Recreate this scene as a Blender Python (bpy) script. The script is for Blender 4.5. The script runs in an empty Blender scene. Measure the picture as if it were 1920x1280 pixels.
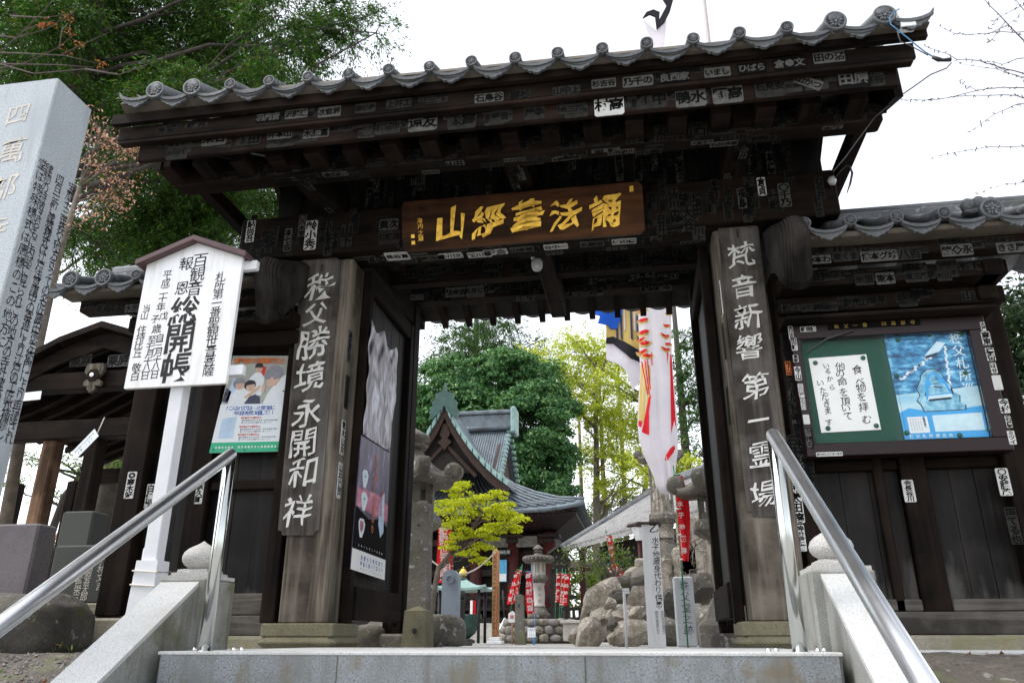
import bpy, bmesh, math, random
import numpy as np
from mathutils import Vector, Matrix
random.seed(7); RNG = np.random.default_rng(7)
rad = math.radians
S = bpy.context.scene
COL = S.collection
V = Vector

# ------------------------------------------------------------------ camera
W_, H_, F_ = 1920.0, 1280.0, 1450.0
YAW, PITCH, ROLL = 0.15924888, 0.36703303, -0.00064381
CAM = V((0, -5.3, 0.055))
fw = V((-math.sin(YAW)*math.cos(PITCH), math.cos(YAW)*math.cos(PITCH), math.sin(PITCH)))
_r = V((math.cos(YAW), math.sin(YAW), 0)); _u = _r.cross(fw)
RT = _r*math.cos(ROLL) + _u*math.sin(ROLL); UP = -_r*math.sin(ROLL) + _u*math.cos(ROLL)
cd = bpy.data.cameras.new('camera'); cam = bpy.data.objects.new('camera', cd); COL.objects.link(cam)
m = Matrix((RT, UP, -fw)).transposed().to_4x4(); m.translation = CAM
cam.matrix_world = m
cd.sensor_width = 36; cd.lens = 36*F_/W_; cd.clip_start = 0.05; cd.clip_end = 2000
S.camera = cam

def ray(px, py): return fw + RT*((px-960)/F_) - UP*((py-640)/F_)
def P(px, py, Y):
    d = ray(px, py); return CAM + d*((Y-CAM.y)/d.y)
def PX(px, py, X):
    d = ray(px, py); return CAM + d*((X-CAM.x)/d.x)
def PZ(px, py, Z):
    d = ray(px, py); return CAM + d*((Z-CAM.z)/d.z)

# ------------------------------------------------------------------ light
SUN_EL, SUN_AZ = 60, 250      # azimuth clockwise from +Y: high on the left, a little behind the camera
w = bpy.data.worlds.new('World'); S.world = w; w.use_nodes = True
nt = w.node_tree; nt.nodes.clear()
sky = nt.nodes.new('ShaderNodeTexSky'); sky.sky_type = 'NISHITA'; sky.sun_disc = False
sky.sun_elevation = rad(SUN_EL); sky.sun_rotation = rad(SUN_AZ); sky.dust_density = 2.0; sky.air_density = 1.0; sky.ozone_density = 1.0
hs = nt.nodes.new('ShaderNodeHueSaturation'); hs.inputs['Saturation'].default_value = 0.24; hs.inputs['Value'].default_value = 1.0
bg = nt.nodes.new('ShaderNodeBackground'); bg.inputs['Strength'].default_value = 0.15
ow = nt.nodes.new('ShaderNodeOutputWorld')
nt.links.new(sky.outputs[0], hs.inputs['Color']); nt.links.new(hs.outputs[0], bg.inputs[0]); nt.links.new(bg.outputs[0], ow.inputs[0])
sl = bpy.data.lights.new('sun', 'SUN'); sl.energy = 0.55; sl.angle = rad(14); sl.color = (1.0, 0.96, 0.9)
so = bpy.data.objects.new('sun', sl); COL.objects.link(so)
_sd = V((math.sin(rad(SUN_AZ))*math.cos(rad(SUN_EL)), math.cos(rad(SUN_AZ))*math.cos(rad(SUN_EL)), math.sin(rad(SUN_EL))))
so.rotation_euler = _sd.to_track_quat('Z', 'Y').to_euler(); so.location = (-6, -20, 30)
S.view_settings.view_transform = 'Standard'; S.view_settings.look = 'None'
S.view_settings.exposure = 1.6; S.view_settings.gamma = 1.0
S.cycles.use_denoising = True
S.cycles.max_bounces = 6; S.cycles.transparent_max_bounces = 8

# ------------------------------------------------------------------ materials
MATS = {}
def nmat(name):
    m = bpy.data.materials.new(name); m.use_nodes = True
    nt = m.node_tree; b = nt.nodes['Principled BSDF']; MATS[name] = m
    return m, nt, b
def coords(nt, scale=(1, 1, 1)):
    tc = nt.nodes.new('ShaderNodeTexCoord'); mp = nt.nodes.new('ShaderNodeMapping')
    mp.inputs['Scale'].default_value = scale; nt.links.new(tc.outputs['Object'], mp.inputs[0]); return mp.outputs[0]
def noise(nt, co, scale, detail=4, rough=.6):
    n = nt.nodes.new('ShaderNodeTexNoise'); n.inputs['Scale'].default_value = scale
    n.inputs['Detail'].default_value = detail; n.inputs['Roughness'].default_value = rough
    nt.links.new(co, n.inputs['Vector']); return n.outputs[0]
def ramp(nt, fac, stops):
    r = nt.nodes.new('ShaderNodeValToRGB'); e = r.color_ramp.elements
    while len(e) < len(stops): e.new(0.5)
    for k, (p, c) in zip(e, stops): k.position = p; k.color = (*c, 1)
    nt.links.new(fac, r.inputs[0]); return r.outputs[0]
def mix(nt, fac, a, b, mode='MIX'):
    n = nt.nodes.new('ShaderNodeMix'); n.data_type = 'RGBA'; n.blend_type = mode
    if isinstance(fac, float): n.inputs[0].default_value = fac
    else: nt.links.new(fac, n.inputs[0])
    for i, x in ((6, a), (7, b)):
        if isinstance(x, tuple): n.inputs[i].default_value = (*x, 1)
        else: nt.links.new(x, n.inputs[i])
    return n.outputs[2]
def bump(nt, b, h, strength=.3, dist=.01):
    n = nt.nodes.new('ShaderNodeBump'); n.inputs['Strength'].default_value = strength; n.inputs['Distance'].default_value = dist
    nt.links.new(h, n.inputs['Height']); nt.links.new(n.outputs[0], b.inputs['Normal'])
def plain(name, c, rough=.6, var=.12, scale=6, metallic=0.0, spec=.3):
    m, nt, b = nmat(name)
    n = noise(nt, coords(nt), scale)
    nt.links.new(ramp(nt, n, [(.3, tuple(x*(1-var) for x in c)), (.7, tuple(min(1, x*(1+var)) for x in c))]), b.inputs['Base Color'])
    b.inputs['Roughness'].default_value = rough; b.inputs['Metallic'].default_value = metallic; b.inputs['Specular IOR Level'].default_value = spec
    return m
def wood(name, c1, c2, axis='X', rough=.75, fine=60, stain=None, bstr=.5, spec=.10):
    m, nt, b = nmat(name)
    k = {'X': (.06, 1, 1), 'Y': (1, .06, 1), 'Z': (1, 1, .05)}[axis]
    co = coords(nt, k); g = noise(nt, co, fine, 5, .7); g2 = noise(nt, co, fine*.22, 3)
    c = mix(nt, ramp(nt, g, [(.35, (0, 0, 0)), (.65, (1, 1, 1))]), c1, c2)
    dk = tuple(x*.45 for x in c1)
    c = mix(nt, ramp(nt, g2, [(.42, (1, 1, 1)), (.62, (0, 0, 0))]), c, dk)
    s = noise(nt, coords(nt), 2.2, 5)
    c = mix(nt, ramp(nt, s, [(.45, (0, 0, 0)), (.75, (.8, .8, .8))]), c, stain or tuple(x*1.5 for x in c2))
    nt.links.new(c, b.inputs['Base Color']); b.inputs['Roughness'].default_value = rough; b.inputs['Specular IOR Level'].default_value = spec
    bump(nt, b, g, bstr, .004); return m
def stone(name, c, speck=.5, scale=170, stain=None, moss=None, rough=.8, bstr=.25, lich=None, streak=None):
    m, nt, b = nmat(name); co = coords(nt)
    n = noise(nt, co, scale, 2, .8)
    col = ramp(nt, n, [(.34, tuple(x*(1-speck) for x in c)), (.46, c), (.56, c), (.68, tuple(min(1, x*(1+speck*.6)) for x in c))])
    n2 = noise(nt, co, 3, 6)
    if stain: col = mix(nt, ramp(nt, n2, [(.45, (0, 0, 0)), (.68, (1, 1, 1))]), col, stain)
    if moss:
        n3 = noise(nt, co, 4.5, 6); col = mix(nt, ramp(nt, n3, [(.55, (0, 0, 0)), (.68, (1, 1, 1))]), col, moss)
    if streak:
        n5 = noise(nt, coords(nt, (1, 1, .12)), 11, 5); col = mix(nt, ramp(nt, n5, [(.52, (0, 0, 0)), (.70, (.85, .85, .85))]), col, streak)
    if lich:
        n4 = noise(nt, co, 14, 6); col = mix(nt, ramp(nt, n4, [(.6, (0, 0, 0)), (.66, (1, 1, 1))]), col, lich)
    nt.links.new(col, b.inputs['Base Color']); b.inputs['Roughness'].default_value = rough; b.inputs['Specular IOR Level'].default_value = .3
    nb = noise(nt, co, 30, 6); bump(nt, b, nb, bstr, .01); return m
def leaf(name, c1, c2, c3, trans=.45, rough=.55):
    m, nt, b = nmat(name)
    g = nt.nodes.new('ShaderNodeNewGeometry')
    col = ramp(nt, g.outputs['Random Per Island'], [(0, c1), (.5, c2), (1, c3)])
    nt.links.new(col, b.inputs['Base Color']); b.inputs['Roughness'].default_value = rough; b.inputs['Specular IOR Level'].default_value = .25
    t = nt.nodes.new('ShaderNodeBsdfTranslucent'); nt.links.new(mix(nt, 1.0, col, (1.0, 1.0, .55), 'MULTIPLY'), t.inputs[0])
    mx = nt.nodes.new('ShaderNodeMixShader'); mx.inputs[0].default_value = trans
    nt.links.new(b.outputs[0], mx.inputs[1]); nt.links.new(t.outputs[0], mx.inputs[2])
    nt.links.new(mx.outputs[0], nt.nodes['Material Output'].inputs[0]); return m
def cloth(name, c, trans=.35, rough=.7):
    m, nt, b = nmat(name); n = noise(nt, coords(nt), 3)
    col = ramp(nt, n, [(.3, tuple(x*.9 for x in c)), (.7, c)])
    nt.links.new(col, b.inputs['Base Color']); b.inputs['Roughness'].default_value = rough; b.inputs['Specular IOR Level'].default_value = .2
    t = nt.nodes.new('ShaderNodeBsdfTranslucent'); nt.links.new(col, t.inputs[0])
    mx = nt.nodes.new('ShaderNodeMixShader'); mx.inputs[0].default_value = trans
    nt.links.new(b.outputs[0], mx.inputs[1]); nt.links.new(t.outputs[0], mx.inputs[2])
    nt.links.new(mx.outputs[0], nt.nodes['Material Output'].inputs[0]); return m

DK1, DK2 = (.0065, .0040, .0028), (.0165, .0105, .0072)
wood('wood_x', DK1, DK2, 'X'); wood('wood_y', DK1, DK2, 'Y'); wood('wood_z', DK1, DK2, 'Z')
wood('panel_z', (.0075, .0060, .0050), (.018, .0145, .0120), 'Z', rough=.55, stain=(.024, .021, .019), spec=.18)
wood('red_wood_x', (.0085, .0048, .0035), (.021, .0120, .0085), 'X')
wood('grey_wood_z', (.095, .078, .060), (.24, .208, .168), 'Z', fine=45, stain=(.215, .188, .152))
wood('grey_wood_x', (.08, .072, .062), (.17, .155, .135), 'X', fine=45, stain=(.17, .155, .14))
wood('board_wood_z', (.075, .063, .055), (.155, .142, .13), 'Z', fine=40, stain=(.19, .178, .165))
wood('mid_wood_z', (.013, .0105, .009), (.036, .031, .027), 'Z', fine=30, stain=(.075, .068, .062))
wood('plaque_wood', (.042, .016, .006), (.085, .035, .012), 'X', rough=.5, stain=(.10, .042, .015))
wood('brown_post_z', (.10, .058, .035), (.2, .12, .075), 'Z', fine=40)
wood('light_wood_z', (.5, .3, .12), (.62, .42, .2), 'Z', fine=40, stain=(.6, .42, .2))
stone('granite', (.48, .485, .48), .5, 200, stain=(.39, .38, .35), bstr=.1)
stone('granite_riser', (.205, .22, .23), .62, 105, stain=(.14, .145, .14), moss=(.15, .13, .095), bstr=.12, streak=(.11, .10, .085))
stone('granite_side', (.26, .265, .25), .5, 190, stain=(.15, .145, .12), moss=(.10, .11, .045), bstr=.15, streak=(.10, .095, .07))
stone('granite_mono', (.385, .42, .445), .42, 120, stain=(.32, .35, .38), bstr=.1, streak=(.27, .29, .30))
stone('granite_finial', (.42, .41, .39), .6, 160, bstr=.1)
stone('old_stone', (.165, .15, .128), .4, 90, stain=(.075, .068, .058), moss=(.13, .125, .08), bstr=.8, lich=(.36, .35, .33))
stone('mossy_base', (.17, .155, .10), .3, 60, stain=(.11, .105, .06), bstr=.7)
stone('foundation', (.26, .235, .185), .3, 60, stain=(.17, .165, .10), moss=(.2, .18, .1), bstr=.7)
stone('boulder', (.085, .078, .068), .4, 50, stain=(.045, .04, .034), moss=(.075, .075, .04), bstr=1.0, lich=(.2, .19, .17))
stone('rock', (.34, .305, .255), .35, 40, stain=(.17, .145, .115), moss=(.13, .12, .075), bstr=1.6, lich=(.46, .44, .40), streak=(.12, .10, .08))
stone('white_stone', (.52, .49, .44), .25, 120, stain=(.38, .35, .30), bstr=.3)
stone('slate', (.05, .053, .048), .3, 120, bstr=.15); stone('purple_stone', (.13, .115, .12), .4, 90, stain=(.09, .08, .085), bstr=.3)
stone('blue_stone', (.23, .27, .31), .2, 100, stain=(.19, .22, .26), bstr=.15)
stone('tile', (.115, .122, .13), .4, 45, stain=(.05, .053, .058), rough=.5, bstr=.45, lich=(.24, .245, .25), moss=(.075, .08, .07))
stone('tile_light', (.26, .255, .25), .4, 14, stain=(.17, .165, .16), rough=.6, bstr=.3)
stone('copper_roof', (.15, .185, .21), .25, 8, stain=(.10, .105, .115), rough=.5, bstr=.1)
stone('copper_green', (.27, .40, .37), .25, 12, stain=(.16, .26, .25), rough=.55, bstr=.1)
stone('soil', (.11, .095, .08), .5, 40, stain=(.07, .062, .05), moss=(.11, .12, .06), bstr=1.0, lich=(.20, .19, .17))
stone('courtyard', (.40, .385, .36), .4, 60, stain=(.32, .305, .28), bstr=.4)
stone('pebble', (.22, .21, .195), .4, 60, bstr=.3)
stone('mud', (.10, .085, .066), .3, 40, stain=(.06, .05, .04), bstr=.5)
plain('white_paint', (.86, .86, .87), .45, .03); plain('white_pole', (.74, .75, .77), .5, .05); plain('mast_paint', (.34, .31, .31), .5, .05)
plain('paper_white', (.82, .82, .80), .7, .04); plain('paper_blueish', (.72, .77, .80), .7, .03)
plain('ink', (.014, .014, .015), .5, .1); plain('ink_grey', (.10, .10, .105), .6, .1); plain('ink_blue', (.05, .12, .42), .6, .05)
plain('navy_ink', (.025, .03, .05), .5, .1)
plain('white_ink', (.62, .61, .58), .7, .14, 30); plain('roof_maroon', (.10, .058, .060), .5, .15)
plain('dark_metal', (.02, .02, .02), .45, .1); plain('frame_maroon', (.012, .0035, .004), .4, .15)
plain('felt_green', (.018, .075, .05), .95, .1, 60); plain('pin_green', (.02, .10, .055), .35, .05)
plain('red_cloth', (.62, .018, .02), .7, .12); plain('poster_red', (.55, .05, .03), .6, .05); plain('orange_ink', (.60, .17, .05), .6, .05)
plain('green_band', (.04, .40, .22), .6, .05); plain('skin', (.62, .42, .33), .6, .08); plain('hair_grey', (.25, .25, .28), .7, .2, 30)
plain('hair_black', (.03, .025, .03), .6, .1); plain('photo_bg', (.36, .38, .34), .6, .2, 5); plain('shirt', (.72, .75, .78), .6, .06, 14)
plain('photo_dark', (.06, .06, .10), .6, .2); plain('photo_blue', (.45, .58, .72), .6, .15, 9)
plain('sticker_white', (.50, .50, .48), .7, .1, 30, spec=.04); plain('sticker_old', (.085, .083, .078), .8, .3, 30, spec=.04); plain('sticker_dark', (.026, .025, .023), .85, .3, 25, spec=.04)
plain('sticker_black', (.006, .006, .006), .7, .1, spec=.04); plain('sticker_ink', (.005, .005, .005), .6, .1, spec=.04)
plain('bulb_glass', (.42, .44, .42), .15, .05, spec=.6); plain('cable_blue', (.05, .16, .30), .4, .1); plain('wire', (.05, .05, .055), .5, .1)
plain('green_pole', (.012, .16, .06), .4, .05); plain('blue_pole', (.12, .35, .65), .4, .05); plain('brass', (.45, .30, .08), .35, .1, metallic=.8)
plain('twig', (.085, .06, .06), .8, .2, 20); plain('bark', (.12, .10, .08), .9, .35, 9); plain('bark_dark', (.045, .038, .032), .9, .35, 9)
plain('hall_red', (.055, .010, .008), .6, .3, 5); plain('hall_dark', (.016, .011, .010), .7, .3, 5); plain('hall_brown', (.04, .022, .016), .7, .25, 5)
plain('incense_bronze', (.05, .10, .085), .5, .2); plain('light_wood', (.42, .24, .12), .7, .15)
plain('blue_poster', (.10, .38, .62), .6, .25, 9); plain('rope_white', (.6, .55, .5), .9, .1); plain('rope_red', (.55, .12, .1), .9, .1)
m, nt, b = nmat('steel'); b.inputs['Metallic'].default_value = 1; b.inputs['Base Color'].default_value = (.80, .81, .82, 1)
nt.links.new(ramp(nt, noise(nt, coords(nt, (1, 1, 1)), 8), [(.3, (.29, .29, .29)), (.7, (.34, .34, .34))]), b.inputs['Roughness'])
m, nt, b = nmat('steel_post'); b.inputs['Metallic'].default_value = 1; b.inputs['Base Color'].default_value = (.50, .52, .50, 1); b.inputs['Roughness'].default_value = .16  # same steel with a darker, greenish base colour standing in for dark reflections
m, nt, b = nmat('gold'); b.inputs['Metallic'].default_value = .75; b.inputs['Roughness'].default_value = .42
nt.links.new(ramp(nt, noise(nt, coords(nt), 22), [(.3, (.55, .30, .035)), (.7, (.95, .62, .10))]), b.inputs['Base Color'])
m, nt, b = nmat('glass')
tr = nt.nodes.new('ShaderNodeBsdfTransparent'); gl = nt.nodes.new('ShaderNodeBsdfGlossy'); gl.inputs['Roughness'].default_value = .02
fr = nt.nodes.new('ShaderNodeFresnel'); fr.inputs[0].default_value = 1.16; mx = nt.nodes.new('ShaderNodeMixShader')
nt.links.new(fr.outputs[0], mx.inputs[0]); nt.links.new(tr.outputs[0], mx.inputs[1]); nt.links.new(gl.outputs[0], mx.inputs[2])
nt.links.new(mx.outputs[0], nt.nodes['Material Output'].inputs[0])
m = MATS['panel_z']; nt = m.node_tree; b = nt.nodes['Principled BSDF']; src = b.inputs['Base Color'].links[0].from_socket
m2 = m.copy(); m2.name = 'splashed_panel'; MATS['splashed_panel'] = m2; nt = m2.node_tree; b = nt.nodes['Principled BSDF']; src = b.inputs['Base Color'].links[0].from_socket
sx = nt.nodes.new('ShaderNodeSeparateXYZ'); tc = nt.nodes.new('ShaderNodeTexCoord'); nt.links.new(tc.outputs['Object'], sx.inputs[0])
ns = noise(nt, coords(nt, (1, 1, .25)), 9, 5); ad = nt.nodes.new('ShaderNodeMath'); ad.operation = 'MULTIPLY_ADD'; nt.links.new(ns, ad.inputs[0]); ad.inputs[1].default_value = 1.1; nt.links.new(sx.outputs[2], ad.inputs[2])
fc = ramp(nt, ad.outputs[0], [(.62, (1, 1, 1)), (1.0, (0, 0, 0))]); nt.links.new(mix(nt, fc, src, (.095, .09, .082)), b.inputs['Base Color'])
m, nt, b = nmat('white_paint'); nt.links.new(ramp(nt, noise(nt, coords(nt, (1, 1, .10)), 26, 6), [(.28, (.68, .67, .64)), (.48, (.83, .83, .83)), (.7, (.87, .87, .88))]), b.inputs['Base Color']); b.inputs['Roughness'].default_value = .5
# printed sheets: colour fields that belong to the print itself
def printed(name, stops, scale, detail=5, stretch=(1, 1, 1), rough=.5, dist=0.0):
    m, nt, b = nmat(name); co = coords(nt, stretch)
    n = nt.nodes.new('ShaderNodeTexNoise'); n.inputs['Scale'].default_value = scale; n.inputs['Detail'].default_value = detail; n.inputs['Distortion'].default_value = dist
    nt.links.new(co, n.inputs['Vector'])
    nt.links.new(ramp(nt, n.outputs[0], stops), b.inputs['Base Color']); b.inputs['Roughness'].default_value = rough; return m
printed('crumpled_print', [(.32, (.02, .016, .02)), (.46, (.13, .11, .13)), (.56, (.38, .36, .42)), (.66, (.62, .64, .72))], 3.2, 4, (1, 4.5, 1), .28, 1.2)
printed('festival_print', [(.3, (.012, .010, .022)), (.5, (.05, .035, .10)), (.62, (.13, .09, .2)), (.75, (.3, .3, .42))], 5, 6, (1, 2.5, 1), .35, .6)
printed('festival_pink', [(.3, (.20, .05, .10)), (.55, (.52, .16, .26)), (.75, (.62, .32, .42))], 9, 5, (1, 1, 2), .35)
printed('forest_print', [(.34, (.006, .05, .12)), (.48, (.02, .19, .40)), (.6, (.10, .42, .66)), (.72, (.42, .70, .82))], 13, 8, (1, 1, 2.2), .45)
printed('sky_print', [(.35, (.26, .56, .72)), (.65, (.52, .72, .76))], 5, 5, (.5, 1, 2), .45)
printed('statue_print', [(.34, (.05, .22, .36)), (.5, (.18, .46, .62)), (.68, (.42, .68, .76))], 16, 8, (1, 1, 1), .45)
plain('print_cyan', (.05, .36, .72), .45, .06); plain('print_pale', (.56, .74, .80), .45, .08, 20); plain('print_white', (.75, .80, .82), .45, .04)
cloth('carp_white', (.84, .81, .84), .6); cloth('carp_red', (.70, .015, .03), .35); cloth('carp_black', (.012, .011, .016), .1)
cloth('carp_blue', (.02, .13, .62), .4); cloth('carp_gold', (.66, .50, .17), .4); cloth('carp_indigo', (.03, .035, .10), .15)
cloth('banner_red', (.62, .012, .018), .3); cloth('banner_white', (.75, .70, .70), .3)
leaf('cedar_leaf', (.008, .034, .004), (.022, .080, .007), (.085, .19, .014), .34)
leaf('cedar_leaf_dry', (.05, .045, .012), (.10, .075, .02), (.07, .10, .02), .4)
leaf('evergreen_leaf', (.016, .065, .026), (.045, .15, .045), (.19, .33, .11), .3)
leaf('conifer_leaf', (.02, .055, .016), (.045, .105, .03), (.09, .16, .045), .4)
leaf('spring_leaf', (.24, .32, .03), (.42, .48, .06), (.58, .60, .13), .6)
leaf('maple_leaf', (.34, .42, .012), (.55, .60, .022), (.74, .74, .05), .5)
leaf('wood_leaf', (.05, .09, .02), (.11, .16, .03), (.20, .24, .05), .45)
leaf('dark_leaf', (.008, .022, .008), (.018, .042, .014), (.035, .07, .02), .25)
leaf('cherry_leaf', (.36, .16, .13), (.52, .30, .27), (.62, .42, .40), .45)
leaf('red_leaf', (.25, .06, .03), (.30, .10, .04), (.36, .15, .06), .4)
leaf('shrub_leaf', (.05, .11, .02), (.11, .19, .035), (.2, .27, .06), .45)
leaf('grass_leaf', (.08, .16, .02), (.12, .24, .03), (.2, .32, .05), .4)
leaf('fallen_leaf', (.20, .06, .03), (.30, .11, .05), (.22, .12, .06), .2)

# ------------------------------------------------------------------ mesh helpers
class MB:
    def __init__(s): s.v = []; s.f = []; s.m = []; s.mats = []; s.k = 0; s.sm = []; s.smooth = False; s.segs = []
    def mat(s, n):
        if n not in s.mats: s.mats.append(n)
        s.k = s.mats.index(n); return s
    def add(s, vs, fs):
        o = len(s.v); s.v += [tuple(x) for x in vs]
        for f in fs: s.f.append([o+i for i in f]); s.m.append(s.k); s.sm.append(s.smooth)
        return s
    def hexa(s, p):   # eight corners: bottom ring, top ring
        return s.add(p, [(3, 2, 1, 0), (4, 5, 6, 7), (0, 1, 5, 4), (1, 2, 6, 5), (2, 3, 7, 6), (3, 0, 4, 7)])
    def box(s, a, b, bev=0):
        x0, y0, z0 = a; x1, y1, z1 = b
        x0, x1 = sorted((x0, x1)); y0, y1 = sorted((y0, y1)); z0, z1 = sorted((z0, z1))
        if not bev:
            return s.hexa([(x0, y0, z0), (x1, y0, z0), (x1, y1, z0), (x0, y1, z0), (x0, y0, z1), (x1, y0, z1), (x1, y1, z1), (x0, y1, z1)])
        e = min(bev, (x1-x0)/2.01, (y1-y0)/2.01, (z1-z0)/2.01)
        r = []
        for z, i in ((z0, e), (z0+e, 0), (z1-e, 0), (z1, e)):
            j = e if i == 0 else e
            a0, a1, b0, b1 = x0+i, x1-i, y0+i, y1-i
            r.append([(a0+j, b0, z), (a1-j, b0, z), (a1, b0+j, z), (a1, b1-j, z), (a1-j, b1, z), (a0+j, b1, z), (a0, b1-j, z), (a0, b0+j, z)])
        return s.rings(r, True)
    def rings(s, rs, caps=True, closed=True):
        n = len(rs[0]); o = len(s.v); vs = [p for r in rs for p in r]; fs = []
        for i in range(len(rs)-1):
            for j in range(n if closed else n-1):
                fs.append((i*n+j, i*n+(j+1) % n, (i+1)*n+(j+1) % n, (i+1)*n+j))
        if caps: fs.append(tuple(range(n-1, -1, -1))); fs.append(tuple((len(rs)-1)*n+j for j in range(n)))
        return s.add(vs, fs)
    def tube(s, pts, r, n=8, caps=True):
        pts = [V(p) for p in pts]; rs = [r]*len(pts) if not isinstance(r, (list, tuple)) else r
        t0 = (pts[1]-pts[0]).normalized(); a = t0.cross(V((0, 0, 1)))
        if a.length < .05: a = t0.cross(V((1, 0, 0)))
        a.normalize(); out = []
        for i, p in enumerate(pts):
            t = (pts[min(i+1, len(pts)-1)]-pts[max(i-1, 0)]).normalized()
            a = (a - t*a.dot(t)); a.normalize(); b = t.cross(a)
            out.append([p + (a*math.cos(2*math.pi*j/n) + b*math.sin(2*math.pi*j/n))*rs[i] for j in range(n)])
        sm = s.smooth; s.smooth = True; s.rings(out, caps); s.smooth = sm; return s
    def lathe(s, c, prof, n=20, axis='Z', sq=None):
        c = V(c); out = []
        for r, h in prof:
            ring = []
            for j in range(n):
                t = 2*math.pi*j/n + (math.pi/n if n <= 8 else 0)
                if axis == 'Z': ring.append(c + V((r*math.cos(t), r*math.sin(t), h)))
                else: ring.append(c + V((r*math.cos(t), h, r*math.sin(t))))
            out.append(ring)
        sm = s.smooth; s.smooth = n > 8; s.rings(out, True); s.smooth = sm; return s
    def poly(s, pl, pts, n0, n1):
        a = [pl.at(u, v, n0) for u, v in pts]; b = [pl.at(u, v, n1) for u, v in pts]; k = len(pts)
        return s.add(a+b, [tuple(range(k-1, -1, -1)), tuple(range(k, 2*k))] + [(i, (i+1) % k, k+(i+1) % k, k+i) for i in range(k)])
    def flat(s, pl, pts, n0): return s.add([pl.at(u, v, n0) for u, v in pts], [tuple(range(len(pts)))])
    def rect(s, pl, u0, v0, u1, v1, n0, n1): return s.poly(pl, [(u0, v0), (u1, v0), (u1, v1), (u0, v1)], n0, n1)
    def build(s, name, mat=None, parent=None, smooth=None):
        if len(s.segs) > 1 and parent and mat is None or (len(s.segs) > 1 and parent and isinstance(mat, str)):
            cut = [0]+s.segs[1:]+[len(s.f)]; o = None
            for i, j in zip(cut[:-1], cut[1:]):
                if i == j: continue
                q = MB(); q.mats = list(s.mats); ids = sorted({k for f in s.f[i:j] for k in f}); mp = {k: n for n, k in enumerate(ids)}
                q.v = [s.v[k] for k in ids]; q.f = [[mp[k] for k in f] for f in s.f[i:j]]; q.m = s.m[i:j]; q.sm = s.sm[i:j]
                if not isinstance(mat, str):
                    q.mats = [s.mats[s.m[i]]]; q.m = [0]*len(q.f)
                o = q.build(name, mat, parent, smooth)
            return o
        if mat: s.mats = [mat] if isinstance(mat, str) else mat
        me = bpy.data.meshes.new(name)
        off = V(parent_loc(parent)) if parent else V((0, 0, 0))
        me.from_pydata([(x-off.x, y-off.y, z-off.z) for x, y, z in s.v], [], s.f)
        for n in s.mats: me.materials.append(MATS[n])
        me.polygons.foreach_set('material_index', s.m if not mat or not isinstance(mat, str) else [0]*len(s.f))
        sm = s.sm if smooth is None else [smooth]*len(s.f)
        me.polygons.foreach_set('use_smooth', sm)
        bm = bmesh.new(); bm.from_mesh(me); bmesh.ops.recalc_face_normals(bm, faces=bm.faces); bm.to_mesh(me); bm.free()
        o = bpy.data.objects.new(name, me); COL.objects.link(o)
        if parent: o.parent = parent
        return o
def parent_loc(p):
    l = V((0, 0, 0))
    while p: l = l + p.location; p = p.parent
    return l
def tag(o, label=None, cat=None, group=None, kind=None):
    if label: o['label'] = label
    if cat: o['category'] = cat
    if group: o['group'] = group
    if kind: o['kind'] = kind
    return o
def thing(name, label, cat, loc=(0, 0, 0), group=None):
    o = bpy.data.objects.new(name, None); COL.objects.link(o); o.location = loc; o.empty_display_size = .2
    return tag(o, label, cat, group)
def dup(o, loc=None, parent=None):
    c = o.copy(); COL.objects.link(c)
    if loc is not None: c.location = loc
    if parent: c.parent = parent
    return c
class Pl:
    def __init__(s, o, u, v): s.o = V(o); s.u = V(u).normalized(); s.n = s.u.cross(V(v)).normalized(); s.v = s.n.cross(s.u)
    def at(s, a, b, n=0): return s.o + s.u*a + s.v*b + s.n*n
    def hit(s, px, py):
        d = ray(px, py); t = (s.o-CAM).dot(s.n)/d.dot(s.n); q = CAM + d*t - s.o
        return q.dot(s.u), q.dot(s.v)
def PY(Y): return Pl((0, Y, 0), (1, 0, 0), (0, 0, 1))

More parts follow.
